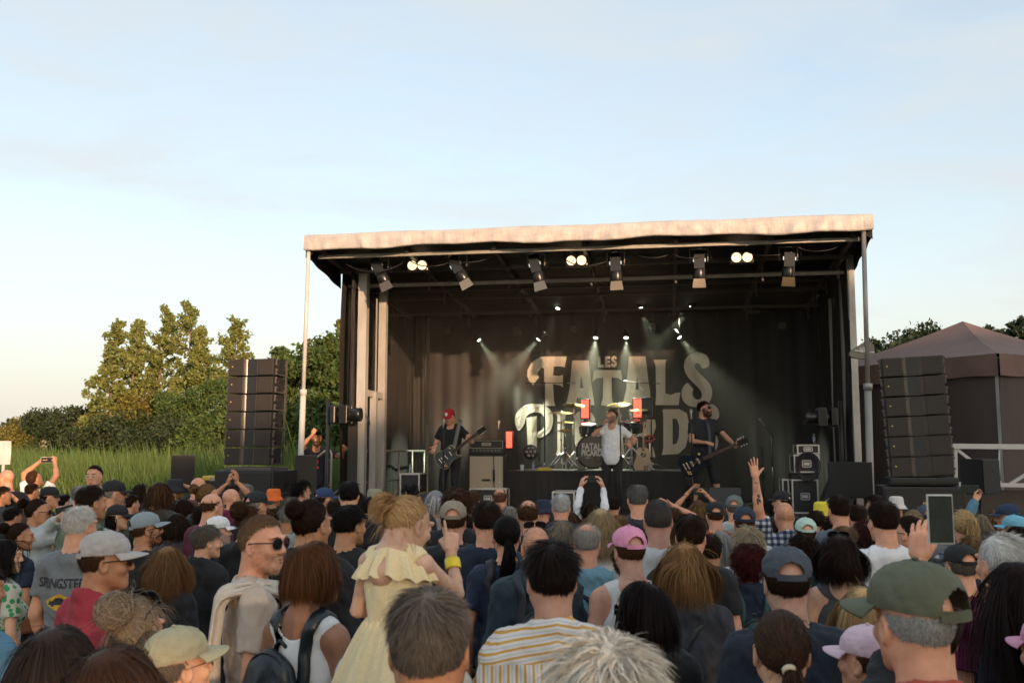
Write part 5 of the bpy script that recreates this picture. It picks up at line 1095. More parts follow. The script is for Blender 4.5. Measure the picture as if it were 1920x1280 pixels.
def trousers_mesh(sex, legs, shorts=False, h=.026):
    P = [ell((0,-.008,.93), (.170,.122,.14), .05)]; lg = legs or {}
    for s, nm in ((-1,'L'), (1,'R')):
        hip = np.array([s*.088, -.005, .90]); kn = np.array(lg.get(nm+'k', (s*.10,.015,.50))); an = np.array(lg.get(nm+'a', (s*.105,-.03,.09)))
        if shorts: P.append(cap_(hip, hip+(kn-hip)*.92, .098, .085, .03))
        else: P += [cap_(hip, kn, .092, .066, .03), cap_(kn, an+np.array([0,0,.03]), .066, .055, .02)]
    lo = np.array([-.30,-.24,.0]); hi = np.array([.30,.26,1.0])
    for p in lg.values(): lo = np.minimum(lo, np.array(p)-.12); hi = np.maximum(hi, np.array(p)+.12)
    hi[2] = 1.0; xs, ys, zs = [np.arange(lo[q], hi[q]+h, h) for q in range(3)]; D = field(P, xs, ys, zs, .004); D = np.maximum(D, zs[None,None,:]-.985); return surfnet(D, xs, ys, zs)
def shoes_mesh(legs):
    P = []; lg = legs or {}
    for s, nm in ((-1,'L'), (1,'R')): an = np.array(lg.get(nm+'a', (s*.105,-.03,.09))); to = np.array(lg.get(nm+'t', an+np.array([s*.02,.14,-.055]))); P += [cap_(an+np.array([0,-.03,-.045]), to, .046, .040, .02), cap_(an+np.array([0,-.01,-.0]), an+np.array([0,-.03,-.045]), .046, .046, .02)]
    A = np.array([p[1] for p in P]+[p[2] for p in P]); lo, hi = A.min(0)-.07, A.max(0)+.07; xs, ys, zs = [np.arange(lo[q], hi[q]+.016, .016) for q in range(3)]; D = field(P, xs, ys, zs); D = np.maximum(D, A[:,2].min()-.034-zs[None,None,:]); return surfnet(D, xs, ys, zs)
# ---- hair (head frame: origin at the head centre, y forward)
EC = np.array([0, -.016, .024]); ER = np.array([.0775, .099, .094])
HL = np.array([[-90,-.95],[-55,-.90],[-30,-.62],[-8,-.30],[5,.10],[22,.42],[45,.56],[90,.60]])
def hmask(n, extra=0):
    az = np.degrees(np.arctan2(n[:,1], np.abs(n[:,0])+1e-6)); return n[:,2] > np.interp(az, HL[:,0], HL[:,1])+extra
def sph(n_, r): d = r.normal(size=(n_, 3)); return d/np.linalg.norm(d, axis=1)[:,None]
def slerp(a, b, t): c = np.clip((a*b).sum(-1, keepdims=True), -1, 1); o = np.arccos(c)+1e-5; return (np.sin((1-t)*o)*a+np.sin(t*o)*b)/np.sin(o)
def ribbons(P, w, r, tw=.5):
    """P (S,N,3) points, ribbons facing outwards with some twist"""
    S, N_, _ = P.shape; T = np.gradient(P, axis=0); T /= np.linalg.norm(T, axis=2, keepdims=True)+1e-9; O = (P-EC)/(ER**2); O /= np.linalg.norm(O, axis=2, keepdims=True)+1e-9
    O = O+r.normal(0, tw*.6, (1, N_, 3)); sd = np.cross(T, O); sd /= np.linalg.norm(sd, axis=2, keepdims=True)+1e-9; t = np.linspace(0, 1, S)[:,None,None]; ww = w*r.uniform(.6, 1.3, (1, N_, 1))*(1-.88*t**2.2)*np.minimum(1, .45+t*4)
    V = np.stack([P-sd*ww/2, P+sd*ww/2], 2).transpose(1, 0, 2, 3).reshape(-1, 3); k = (np.arange(N_)*2*S)[:,None]+np.arange(S-1)[None,:]*2; k = k.reshape(-1); return V, np.stack([k, k+1, k+3, k+2], 1)
def shell(scale, extra=0, top=None, n=(40, 22)):
    th, ph = np.meshgrid(np.linspace(0, 2*np.pi, n[0]+1)[:-1], np.linspace(.0, 2.7, n[1]), indexing='ij'); d = np.stack([np.sin(ph)*np.cos(th), np.sin(ph)*np.sin(th), np.cos(ph)], -1).reshape(-1, 3)
    ok = hmask(d, extra-.03)
    if top is not None: ok &= d[:,2] < top
    i, j = np.meshgrid(np.arange(n[0]), np.arange(n[1]-1), indexing='ij'); a = (i*n[1]+j).ravel(); b = (((i+1) % n[0])*n[1]+j).ravel(); F = np.stack([a, a+1, b+1, b], 1); F = F[ok[F].sum(1) >= 3]; return EC+d*ER*scale, F
def sim(root, n, steps, length, flow, layer, z_end=None):
    P = [EC+n*ER*1.0]; N_ = len(n); sl_ = (length/steps)[:,None]
    for s in range(steps):
        p = P[-1]; o = (p-EC)/(ER**2); o /= np.linalg.norm(o, axis=1)[:,None]; d = flow(p, o, s/steps); d /= np.linalg.norm(d, axis=1)[:,None]+1e-9; q = p+d*sl_
        e = (q-EC)/(ER*(1+layer[:,None])); l = np.linalg.norm(e, axis=1); q = np.where((l < 1)[:,None], EC+(q-EC)/np.maximum(l, .2)[:,None], q)
        low = q[:,2] < -.10; rad = np.hypot(q[:,0], (q[:,1]+.03)); mn = .058+layer*.08+np.clip((-.17-q[:,2])*.6, 0, .065); fix = low & (rad < mn); k = np.where(fix, mn/np.maximum(rad, .01), 1); q = np.stack([q[:,0]*k, (q[:,1]+.03)*k-.03, q[:,2]], 1); P.append(q)
    return np.stack(P)
HAIR_CACHE = {}
def hair_mesh(style, lod, seed=0, cap=False):
    key = (style, lod, seed, cap)
    if key in HAIR_CACHE: return HAIR_CACHE[key]
    r = np.random.default_rng(100+seed); Q = (1.5, .62, .24)[lod]; wm = (.72, 1.15, 1.9)[lod]; parts = []
    wh = np.array([r.uniform(-.12, .12), -.35, .93]); wh /= np.linalg.norm(wh)
    def away(n):
        t = n*(n @ wh)[:,None]-wh; t /= np.linalg.norm(t, axis=1)[:,None]+1e-6; a_ = (.75 if style in ('short','crop','thick','balding','swept') else .1)*np.clip(n[:,2:3], 0, 1); t = t*np.cos(a_)+np.cross(n, t)*np.sin(a_); return t
    def roots(N_, extra=0, keep=None):
        n = sph(int(N_*2.6*Q)+60, r); n = n[hmask(n, extra+r.normal(0, .03, len(n)))]
        if cap: n = n[n[:,2] < .10]
        if keep is not None: n = n[keep(n)]
        return n[:int(N_*Q)+20]
    g = np.array([0, 0, -1.0])
    if style in ('short', 'crop', 'thick', 'balding', 'swept'):
        L_ = dict(short=.045, crop=.014, thick=.062, balding=.035, swept=.06)[style]; keep = (lambda n: (n[:,2] < .58+r.normal(0, .15, len(n))) | ((n[:,1] < -.75) ) | (r.uniform(0, 1, len(n)) < .06)) if style == 'balding' else None
        n = roots(dict(short=4200, crop=3800, thick=4200, balding=3000, swept=4200)[style], 0, keep); N_ = len(n); aw = away(n); ph = r.uniform(0, 6.28, 3)
        clump = np.stack([vnoise(n, 5, seed+k) for k in range(3)], 1)*.2; top = np.clip(n[:,2:3]*1.4, 0, 1); lift = dict(short=.2, crop=.35, thick=.08, balding=.2, swept=.2)[style]; sw = np.array([.9, -.1, 0]) if style == 'swept' else np.zeros(3)
        ln = L_*(.45+.75*top[:,0])*r.uniform(.7, 1.2, N_); lay = r.uniform(.01, .05, N_)+.05*(style == 'thick')*top[:,0]
        P = sim(None, n, (5, 4, 3)[lod], ln, lambda p, o, t: aw*(1-.3*top)+o*lift*(1-t*.8)*(.4+top)+clump+g*.35*t+sw*top, lay); parts.append(ribbons(P, (.0026 if style != 'crop' else .0022)*wm, r))
        if style != 'balding': parts.append(shell(1.012 if style == 'crop' else 1.03, .03, .12 if cap else None))
        else: parts.append(shell(1.010, .06, .36))
    elif style in ('bob', 'long', 'wavy', 'curlylong', 'mid', 'pixie'):
        zend = dict(pixie=-.072, bob=-.115, long=-.34, wavy=-.20, curlylong=-.26, mid=-.15)[style]; n = roots(3600); N_ = len(n); side = np.sign(n[:,0]+r.normal(0, .12, N_)); front = np.clip(n[:,1]*1.6+.1, 0, 1)[:,None]
        lay = r.uniform(.02, .17 if style != 'long' else .12, N_)*(1 if style != 'wavy' else .85); start = (EC+n*ER)[:,2]; ln = np.abs(start-zend)*r.uniform(.86, 1.06, N_)+.09*np.clip(n[:,2], 0, 1); aw = away(n)
        sdv = np.stack([side, -.55+0*side, 0*side], 1); cl = np.stack([vnoise(n, 3.5, seed+k) for k in range(3)], 1)*(.62 if style in ('wavy', 'mid') else .18)
        inw = .5 if style in ('bob', 'mid') else .75 if style == 'pixie' else .35 if style == 'wavy' else 0
        def flow(p, o, t):
            hor = np.stack([p[:,0], p[:,1]+.02, 0*p[:,0]], 1); hor /= np.linalg.norm(hor, axis=1)[:,None]+1e-6
            return aw*(1-t)*.6+sdv*front*(1-t)*.9+g*(.35+t)+(cl*math.cos(7.2*t+.6) if style in ('wavy', 'mid') else cl)-hor*inw*max(0, t-.6)*2+np.array([0,-.25,0])*front*.8
        P = sim(None, n, (9, 7, 5)[lod], ln, flow, lay); t = np.linspace(0, 1, len(P))[:,None]
        if style in ('wavy', 'curlylong'):
            am = .016 if style == 'wavy' else .016; fq = 9 if style == 'wavy' else 20; ph = np.floor(r.uniform(0, 6.28, N_)*2)/2; P = P.copy()
            if style == 'curlylong': P[:,:,0] *= 1+.10*np.clip(t, 0, 1); P[:,:,1] = (P[:,:,1]+.016)*(1+.08*t)-.016
            P[:,:,0] += am*np.sin(fq*t+ph)*np.minimum(1, t*3); P[:,:,1] += am*np.cos(fq*t+ph*1.3)*np.minimum(1, t*3)
        parts += [ribbons(P, .0034*wm, r), shell(1.05, .02, .1 if cap else None)]
    elif style in ('ponytail', 'lowpony', 'bun', 'messybun', 'toddler'):
        T = np.array(dict(ponytail=(0,-.93,.28), lowpony=(0,-.93,-.30), bun=(0,-.86,.42), messybun=(0,-.80,.50), toddler=(-.22,-.86,.46))[style]); T /= np.linalg.norm(T)
        n = roots(3200); N_ = len(n); S = (9, 7, 5)[lod]; lay = r.uniform(.01, .075, N_)[:,None]; tt = np.linspace(0, .97, S); P = np.stack([slerp(n, T[None]+0*n, t) for t in tt]); P = EC+P*ER*(1+lay*np.sin(np.linspace(.25, math.pi, S))[:,None,None]+.02)
        ms = .004 if style in ('ponytail', 'lowpony') else .006; P += np.stack([np.stack([vnoise(n*2+t, 4, seed+k) for k in range(3)], 1) for t in tt])*ms
        parts += [ribbons(P, .0030*wm, r, .35), shell(1.03)]; tp_ = EC+T*ER*1.08
        if style in ('ponytail', 'lowpony', 'toddler'):
            m_ = int(900*Q)+30; Lp = dict(ponytail=.24, lowpony=.32, toddler=.10)[style]; off = r.normal(0, 1, (m_, 3)); off /= np.linalg.norm(off, axis=1)[:,None]; rad = r.uniform(0, 1, (m_, 1))**.5; S2 = (9, 7, 5)[lod]; pp = []
            for t in np.linspace(0, 1, S2):
                c = tp_+T*(.045*math.sin(min(1, t*2.2)*1.57))+g*Lp*t*t*.4+g*Lp*.6*t; wd = .012+(.034 if style != 'lowpony' else .030)*math.sin(min(1, t*1.25)*2.6)**.8*(1.05 if style == 'toddler' else 1); pp.append(c+off*rad*wd+np.array([.012*math.sin(t*6), 0, 0])+r.normal(0, .002, (m_, 3)))
            parts.append(ribbons(np.stack(pp), .0030*wm, r, 1))
        else:
            m_ = int(800*Q)+40; rb = .047 if style == 'bun' else .058; S2 = (9, 7, 5)[lod]; a = sph(m_, r); b = sph(m_, r); b -= a*(a*b).sum(1)[:,None]; b /= np.linalg.norm(b, axis=1)[:,None]; pp = []
            for t in np.linspace(0, 2.2, S2): pp.append(tp_+T*rb*.6+(a*math.cos(t)+b*math.sin(t))*rb*r.uniform(.72, 1.05 if style == 'bun' else 1.3, (m_, 1)) if False else tp_+T*rb*.6+(a*math.cos(t)+b*math.sin(t))*rb*(np.linspace(.7, 1.05 if style == 'bun' else 1.28, m_)[:,None]))
            parts.append(ribbons(np.stack(pp), .0036*wm, r, 1))
        if style in ('toddler', 'messybun'):               # loose fly-away locks
            n2 = roots(420 if style != 'toddler' else 110); cl = np.stack([vnoise(n2, 4, seed+9+k) for k in range(3)], 1); P2 = sim(None, n2, 8, np.full(len(n2), .13)*r.uniform(.5, 1.3, len(n2)), lambda p, o, t: o*.35*(1-t)+cl+g*(.3+t)+np.array([0,.25,0]), r.uniform(.03, .2, len(n2))); parts.append(ribbons(P2, .0026*wm, r, 1))
    elif style in ('curly', 'shaggy'):
        n = roots(2600); N_ = len(n); S = (12, 8, 5)[lod]; L_ = .07 if style == 'curly' else .085; aw = away(n); a = aw; b = np.cross(n, a); ph = r.uniform(0, 6.28, (N_, 1)); ln = L_*r.uniform(.6, 1.15, (N_, 1)); cl = np.stack([vnoise(n, 5, seed+k) for k in range(3)], 1)*.3; pp = []
        for t in np.linspace(0, 1, S):
            hr = (.011 if style == 'curly' else .006)*min(1, t*3); w_ = 9 if style == 'curly' else 4; base = EC+n*ER*1.01+(n*(.75 if style == 'curly' else .55)+aw*.55+cl+g*.5*t)*ln*t; pp.append(base+a*hr*np.cos(w_*t+ph)+b*hr*np.sin(w_*t+ph))
        parts += [ribbons(np.stack(pp), .0038*wm, r, 1), shell(1.08 if style == 'curly' else 1.03, .02)]
    elif style == 'stubble':
        n = roots(2500); P = sim(None, n, 2, np.full(len(n), .005), lambda p, o, t: o+away(n)*.8, np.full(len(n), .004)); parts.append(ribbons(P, .0018*wm, r))
    elif style == 'ring':                                  # bald on top, hair round the sides
        n = roots(2400, 0, lambda n: n[:,2] < .30+r.normal(0, .05, len(n))); aw = away(n); P = sim(None, n, 3, np.full(len(n), .022), lambda p, o, t: aw+o*.3, r.uniform(.01, .04, len(n))); parts.append(ribbons(P, .0028*wm, r)); parts.append(shell(1.006, .06, .22))
    if lod < 2 and style not in ('stubble', 'ring', 'crop', 'toddler', 'messybun'):      # fly-away hairs
        n3 = roots(170); cl3 = np.stack([vnoise(n3, 6, seed+20+k) for k in range(3)], 1); P3 = sim(None, n3, 6, r.uniform(.03, .085, len(n3))*(1 if style in ('bob','long','mid','wavy','shaggy','ponytail','lowpony','bun','curlylong') else .45), lambda p, o, t: away(n3)*.8+o*.55*(1-t)+cl3*.9+g*.5*t, r.uniform(.04, .22 if style in ('bob','long','mid','wavy') else .12, len(n3))); parts.append(ribbons(P3, .0014*wm, r, 1))
    V = []; F = []; k = 0
    for v, f in parts: V.append(v); F.append(f+k); k += len(v)
    HAIR_CACHE[key] = mesh_np('hair', np.concatenate(V), np.concatenate(F), True); return HAIR_CACHE[key]
def beard_mesh(length=.008, n=1500, seed=3, full=True):
    key = ('beard', length, n, full)
    if key in HAIR_CACHE: return HAIR_CACHE[key]
    r = np.random.default_rng(seed); xs = np.arange(-.1, .1, .006); ys = np.arange(-.05, .14, .006); zs = np.arange(-.14, .03, .006); V, F = surfnet(field([p if False else (p[0], p[1]-HC, p[2]-HC if p[0] == 'c' else p[2], *p[3:]) for p in head_prims('m')], xs, ys, zs), xs, ys, zs); N_ = vnormals(V, F)
    m = (V[:,2] < -.028-np.clip(V[:,1]-.05, 0, 1)*.5+np.where(np.abs(V[:,0]) > .055, .03, 0)) & (V[:,2] > -.125) & (V[:,1] > -.005) & ~((np.abs(V[:,0]) < .022) & (V[:,2] > -.080) & (V[:,2] < -.058)); I = np.nonzero(m)[0]; I = r.choice(I, n); p = V[I]+r.normal(0, .003, (n, 3)); nn = N_[I]; d = nn*.5+np.array([0,.1,-.9])+r.normal(0, .3, (n, 3)); d /= np.linalg.norm(d, axis=1)[:,None]; P = np.stack([p-nn*.002, p+nn*.002+d*length*.5, p+nn*.002+d*length]); v, f = ribbons(P, .0028, r, .6); HAIR_CACHE[key] = mesh_np('beard', v, f); return HAIR_CACHE[key]
# ---- headgear and glasses (head frame)
def cap_meshes(seed, tilt=0, backwards=False, flat=False):
    key = ('cap', seed % 4, flat)
    if key in HAIR_CACHE: return HAIR_CACHE[key]
    c = np.array([0,-.014,.053]); rr = np.array([.0895,.1115,.087]); nth, nph = 108, 36
    th = np.linspace(0, 2*np.pi, nth+1)[:-1]; ph = np.linspace(.02, R(101), nph); TH, PH = np.meshgrid(th, ph, indexing='ij'); d = np.stack([np.sin(PH)*np.cos(TH), np.sin(PH)*np.sin(TH), np.cos(PH)], -1).reshape(-1, 3)
    # flatter crown top, straight lower side, seams of the six panels
    k = 1-.05*np.clip(d[:,2]-.75, 0, 1)*2; s6 = np.abs(((TH.ravel()*6/(2*np.pi)+.0) % 1)-.5); seam = np.where(s6 > .455, -.022, 0); V = c+d*rr*(k+seam)[:,None]
    low = d[:,2] < .35; V[low,:2] = c[:2]+(V[low,:2]-c[:2])*(1+.02*0)
    V += (d*(vnoise(d, 4.5, seed)*.0026+np.abs(vnoise(d, 8, seed+1))*-.0018)[:,None]); V[:,2] -= .010*np.clip(-d[:,1], 0, 1)*(d[:,2] < .6)*np.clip(.6-d[:,2], 0, 1)
    i, j = np.meshgrid(np.arange(nth), np.arange(nph-1), indexing='ij'); a = (i*nph+j).ravel(); b = (((i+1) % nth)*nph+j).ravel(); F = np.stack([a, a+1, b+1, b], 1)
    az = np.degrees(np.abs(np.arctan2(np.sin(th[i.ravel()]+.05+np.pi/2), np.cos(th[i.ravel()]+.05+np.pi/2)))); pd = np.degrees(ph[j.ravel()]+.04); hole = ((az/33)**2+((96-pd)/30)**2 < 1) & (pd < 93); F = F[~hole]
    Vi = c+(V-c)*.965; crown = mesh_np('crown', np.concatenate([V, Vi]), np.concatenate([F, F[:,::-1]+len(V)]))
    ns, ntb = 24, 8; Vb = []
    for lay in (0, -.0045):
        for s in np.linspace(-1, 1, ns+1):
            for t in np.linspace(0, 1, ntb+1):
                an = R(90)-s*R(64); base = c+np.array([math.cos(an)*rr[0]*.985, math.sin(an)*rr[1]*.985, -.016]); o = .078*math.sqrt(max(0, 1-(s*.98)**2*.92)); Vb.append(base+np.array([math.cos(an)*.010*t, o*t, -.007*t*t-.003*t-.018*s*s*t+lay+.004]))
    Fb = []; m_ = ntb+1; off = (ns+1)*m_
    for i in range(ns):
        for j in range(ntb): q = i*m_+j; Fb += [(q, q+m_, q+m_+1, q+1), (off+q, off+q+1, off+q+m_+1, off+q+m_)]
        q = i*m_+ntb; Fb.append((q, q+m_, off+q+m_, off+q))
    brim = mesh_np('brim', np.array(Vb), Fb); mb = MB(); mb.lathe([(.008,0), (.007,.004), (.002,.006)], 10, Matrix.Translation((0,-.014,.053+rr[2]*.985))); but = mb.mesh('button')
    mb = MB(); pts = [Vector((c[0]+rr[0]*1.0*math.cos(a), c[1]+rr[1]*1.0*math.sin(a), c[2]-.024)) for a in np.linspace(R(270-36), R(270+36), 12)]
    for p0, p1 in zip(pts[:-1], pts[1:]): mb.bar(p0, p1, .003, .016)
    strap = mb.mesh('strap'); HAIR_CACHE[key] = (crown, brim, but, strap); return HAIR_CACHE[key]
def bucket_mesh(seed):
    key = ('bucket', seed % 2)
    if key in HAIR_CACHE: return HAIR_CACHE[key]
    mb = MB(); prof = [(.001,.125), (.05,.124), (.078,.115), (.088,.095), (.094,.02), (.098,.012), (.128,-.022), (.140,-.036), (.138,-.040), (.096,.006)]; n = 40; vs = []
    for ri, (r_, z) in enumerate(prof):
        for k in range(n): a = 6.283*k/n; w = .006*math.sin(a*3+seed)+.004*math.sin(a*5) if z < .01 else .002*math.sin(a*7+ri); vs.append((r_*math.cos(a), -.014+r_*1.18*math.sin(a), z+w+.008))
    fs = [(i*n+k, i*n+(k+1) % n, (i+1)*n+(k+1) % n, (i+1)*n+k) for i in range(len(prof)-1) for k in range(n)]; mb.add(vs, fs, True); HAIR_CACHE[key] = mb.mesh('bucket_hat'); return HAIR_CACHE[key]
def glasses_parts(kind):
    """returns (frame mesh, lens mesh)"""
    key = ('glasses', kind)
    if key in HAIR_CACHE: return HAIR_CACHE[key]
    rx, rz_ = dict(round=(.0235,.0225), way=(.029,.021), sport=(.033,.020), reading=(.026,.018), big=(.034,.029))[kind]; ex = dict(round=2, way=3.2, sport=2.6, reading=2.8, big=2.6)[kind]; fr = MB(); ln = MB()
    def rim(s, k=1): return [Vector((s*.0335+math.copysign(abs(math.cos(t))**(2/ex), math.cos(t))*rx*k, .1045-.9*max(0, abs(s*.0335+math.cos(t)*rx)-.02)**1.0*.35, .004+math.copysign(abs(math.sin(t))**(2/ex), math.sin(t))*rz_*k)) for t in np.linspace(0, 6.283, 21)]
    tk = .0022 if kind in ('way', 'sport', 'round', 'big') else .0012
    for s in (-1, 1):
        p = rim(s); fr.tube(p, tk, 6, cap=False); c = Vector((s*.0335, .1055-.004, .004)); vs = [c]+p[:-1]; ln.add(vs, [(0, i+1, (i+1) % 20+1) for i in range(20)], True)
        fr.tube([(s*(.0335+rx), .094, .010), (s*.074, .085, .010), (s*.080, .02, .008), (s*.081, -.012, .004), (s*.080, -.026, -.010)], tk*1.15 if kind != 'reading' else .0013, 6)
    fr.tube([(-.0335+rx*.96,.1045,.008), (0,.108,.011), (.0335-rx*.96,.1045,.008)], tk, 6); HAIR_CACHE[key] = (fr.mesh('frame'), ln.mesh('lenses')); return HAIR_CACHE[key]
# ---- materials of people
def skin_extra(m, n, l, b, t): pass
M_skin = mat('skin', (.5,.3,.2), .48, spec=.4, objcol=True, noise=(13,.24), bump=(150,.25,.002), sss=.08)
def hairmat():
    m = mat('hair', (.1,.06,.03), .45, spec=.07, objcol=True, extra=island_var(.42)); return m
M_hair = hairmat(); M_bodycloth = mat('shirt_cotton', (.1,.1,.1), .85, objcol=True, noise=(5,.14), bump=(22,.6,.014,(1,1,.55)), sheen=.04)
M_capc = mat('cap_twill', (.2,.2,.2), .8, objcol=True, noise=(14,.16), bump=(600,.3,.001)); M_denim = mat('trouser_denim', (.03,.035,.05), .85, noise=(30,.3)); M_shoe = mat('shoe', (.04,.04,.04), .6)
M_lens = mat('dark_lens', (.008,.008,.010), .06); M_clearlens = mat('clear_lens', (.10,.09,.08), .05); M_eye = mat('eye_white', (.55,.5,.46), .2); M_iris = mat('iris', (.03,.02,.015), .1); M_lip = mat('lip', (.36,.13,.10), .45)
M_phone = mat('phone_case', (.012,.012,.014), .3); M_phonew = mat('pale_phone_case', (.55,.55,.52), .3)
BODY_CACHE = {}
NEUT = ((0,0,0), (None, None))
def get_body(sex, lod, head, arms, legs, child=False):
    plain = arms == (None, None) and not legs; key = (sex, lod, tuple(head), child) if plain else None
    if key and key in BODY_CACHE: return BODY_CACHE[key]
    V, F = body_mesh(sex, lod, head, arms, legs, child); me = mesh_np('body', V, F)
    if key: BODY_CACHE[key] = me
    return me
SHIRT_CACHE = {}
def get_shirt(sex, lod, arms, kw, seed):
    plain = arms == (None, None) and lod > 0; sd = seed % 3 if plain else seed; key = (sex, lod, sd, tuple(sorted(kw.items()))) if plain else None
    if key and key in SHIRT_CACHE: return SHIRT_CACHE[key]
    V, F = shirt_mesh(sex, lod, arms, seed=sd, **kw); me = mesh_np('shirt', V, F)
    if key: SHIRT_CACHE[key] = me
    return me
TOPS = {'tee': dict(style='tee', sleeve=.62), 'shirt': dict(style='shirt', sleeve=.72, collar=True, loose=1.06), 'jacket': dict(style='jacket', sleeve=2, collar=True, infl=.022, wr=.014, loose=1.05), 'hoodie': dict(style='hoodie', sleeve=2, hood=True, infl=.024, wr=.014, loose=1.06), 'tank': dict(style='tank', infl=.012, wr=.005), 'long': dict(style='long', sleeve=2, infl=.014), 'polo': dict(style='polo', sleeve=.6, collar=True)}
TR = mesh_np('trousers', *trousers_mesh('m', None)); SHO = mesh_np('shoes', *shoes_mesh(None))
def figure(root, sex='m', lod=2, head=(0,0,0), arms=(None, None), legs=None, skin=(.50,.29,.19), hair='short', hc=(.05,.03,.02), top='tee', tc=(.03,.03,.035), seed=0, cap=None, cc=(.2,.2,.2), glasses=None, gc=None, gtop=False, beard=None, pants=(.03,.035,.05), shorts=False, wide=1.0, tmat=None, hairscale=1.0, button=True, capyaw=0, face=False, child=False, back_cap=False):
    """all parts of a standing person as children of root (standard height 1.755)"""
    B = link('body', get_body(sex, lod, head, arms, legs, child), M_skin, root, col=skin); B.scale = (wide, wide, 1) if wide != 1 else (1,1,1)
    if wide != 1: B.scale = (1,1,1)
    if top:
        kw = dict(TOPS[top]); kw['loose'] = round(kw.get('loose', 1)*wide, 2); S = link('shirt' if top in ('tee','shirt','polo','long') else {'jacket':'jacket','hoodie':'hoodie','tank':'tank_top'}[top], get_shirt(sex, lod, arms, kw, seed), tmat or M_bodycloth, root, col=tc)
    link('trousers' if not shorts else 'shorts', TR if not legs and not shorts else mesh_np('trousers', *trousers_mesh(sex, legs, shorts)), M_bodycloth, root, col=pants); link('shoes', SHO if not legs else mesh_np('shoes', *shoes_mesh(legs)), M_shoe, root)
    hk = 1.34 if child else 1.0; M = head_rot(head); hc_ = M @ ((HC-PIV)*hk+(np.array([0,.012,-.055]) if child else 0))+PIV; Mr = Matrix(M.tolist()).to_euler()
    def onhead(nm, me, m, col=None, loc=(0,0,0), rot=None, sc=1):
        o = link(nm, me, m, root, col=col); o.location = Vector(hc_)+Matrix(M.tolist()) @ (Vector(loc)*hk); o.rotation_euler = (Matrix(M.tolist()) @ (rot if rot is not None else Matrix.Identity(3))).to_euler(); o.scale = (sc*hk,)*3; return o
    if hair: onhead('hair', hair_mesh(hair, lod, seed % 3, bool(cap) and hair not in ('ponytail','lowpony')), M_hair, hc, sc=hairscale)
    if cap in ('cap', 'capback'):
        c = cap_meshes(seed); rt = Matrix.Rotation(R(-capyaw), 3, 'Z'); cr = onhead('cap', c[0], M_capc, cc, rot=rt, sc=1.0+.0032*abs(capyaw))
        for nm, me in (('brim', c[1]), ('button', c[2]), ('strap', c[3])): link(nm, me, M_capc, cr, col=cc)
    elif cap == 'bucket': onhead('bucket_hat', bucket_mesh(seed), M_capc, cc)
    if glasses:
        f, l_ = glasses_parts(glasses); up = (0,-.045,.072) if gtop else (0,0,0); rt = Matrix.Rotation(R(28), 3, 'X') if gtop else None; g = onhead('sunglasses' if gc is None or gc == 'dark' else 'glasses', f, M_phone, loc=up, rot=rt); link('lenses', l_, M_lens if gc != 'clear' else M_clearlens, g)
    if beard: onhead('beard', beard_mesh(*beard[:2]), M_hair, beard[2])
    if face:
        for s in (-1, 1):
            mb = MB(); mb.lathe([(.0001,-.011), (.006,-.0095), (.0105,-.003), (.011,.0), (.0105,.003), (.006,.0095), (.0001,.011)], 14, Matrix.Rotation(R(-90), 4, 'X')); e = onhead('eye', mb.mesh('eye'), M_eye, loc=(s*.032,.0825,.003)); mb = MB(); mb.lathe([(.0058,.0098), (.004,.0108), (.0001,.0112)], 12, Matrix.Rotation(R(-90), 4, 'X')); link('iris', mb.mesh('iris'), M_iris, e)
            mb = MB(); mb.tube([(s*.014,.101,.024), (s*.034,.0975,.031), (s*.052,.083,.026)], [.003,.0042,.002], 6); onhead('eyebrow', mb.mesh('eyebrow'), M_hair, hc)
        mb = MB(); mb.tube([(-.022,.0845,-.066), (-.008,.0935,-.0615), (0,.0935,-.063), (.008,.0935,-.0615), (.022,.0845,-.066)], [.001,.003,.003,.003,.001], 6); mb.tube([(-.020,.0845,-.070), (0,.0935,-.0745), (.020,.0845,-.070)], [.001,.0042,.001], 6); onhead('lips', mb.mesh('lips'), M_lip)
    return hc_, M
# ================================================================== THE CROWD
BK, DB, BRN, LBR, BLD, GRY, WHT, RED, GBR = (.010,.007,.006), (.022,.011,.006), (.058,.027,.012), (.15,.08,.034), (.40,.26,.12), (.20,.185,.165), (.58,.55,.50), (.055,.010,.010), (.12,.098,.078)
FAIR, TAN, PINK, DARK = (.66,.36,.225), (.48,.225,.12), (.66,.32,.20), (.27,.12,.06)
kB, kN, kG, kW = (.010,.010,.012), (.010,.019,.042), (.10,.11,.12), (.80,.80,.80)
GC = 'people in the crowd'
PEOPLE = []
HX = dict(bob=.052, wavy=.065, long=.045, curlylong=.085, mid=.055, curly=.05, shaggy=.03, thick=.03, swept=.015, ponytail=.008, lowpony=.008, bun=.008, messybun=.012, toddler=.012)
def P_(x, y, w, face, label, **k): PEOPLE.append(dict(x=x, y=y, w=w, face=face, label=label, **k))
exec_rows = None
# --- left side, far to near
P_(15,878,31,-70,'bald man in glasses and black tee at the far left, hand at his face', hair='stubble', hc=BRN, tc=kB, skin=PINK, glasses='reading', gc='clear', bf=-40, R=('px',28,935,-.15,dict(hand='relaxed')))
P_(70,880,25,30,'man in white tee holding a phone high before the reeds with both arms', hair='crop', hc=BRN, tc=kW, skin=TAN, hp=25, bf=20, L=('px',74,866,.15,dict(hand='grip',palm=(1,.3,0))), R=('px',103,866,.15,dict(hand='grip',palm=(-1,.3,0))))
P_(178,870,28,178,'dark haired man in pale blue shirt facing the camera in front of the reeds', hair='crop', hc=DB, top='shirt', tc=(.42,.50,.58), skin=PINK, face_=True)
P_(93,910,38,75,'man in black cap standing in profile below the phone filmer at the left', cap='cap', cc=kB, hc=DB, tc=kB, skin=PINK)
P_(5,910,32,62,'dark haired man cut by the left edge of the picture, facing right', hair='short', hc=DB, tc=(.03,.03,.035), skin=TAN)
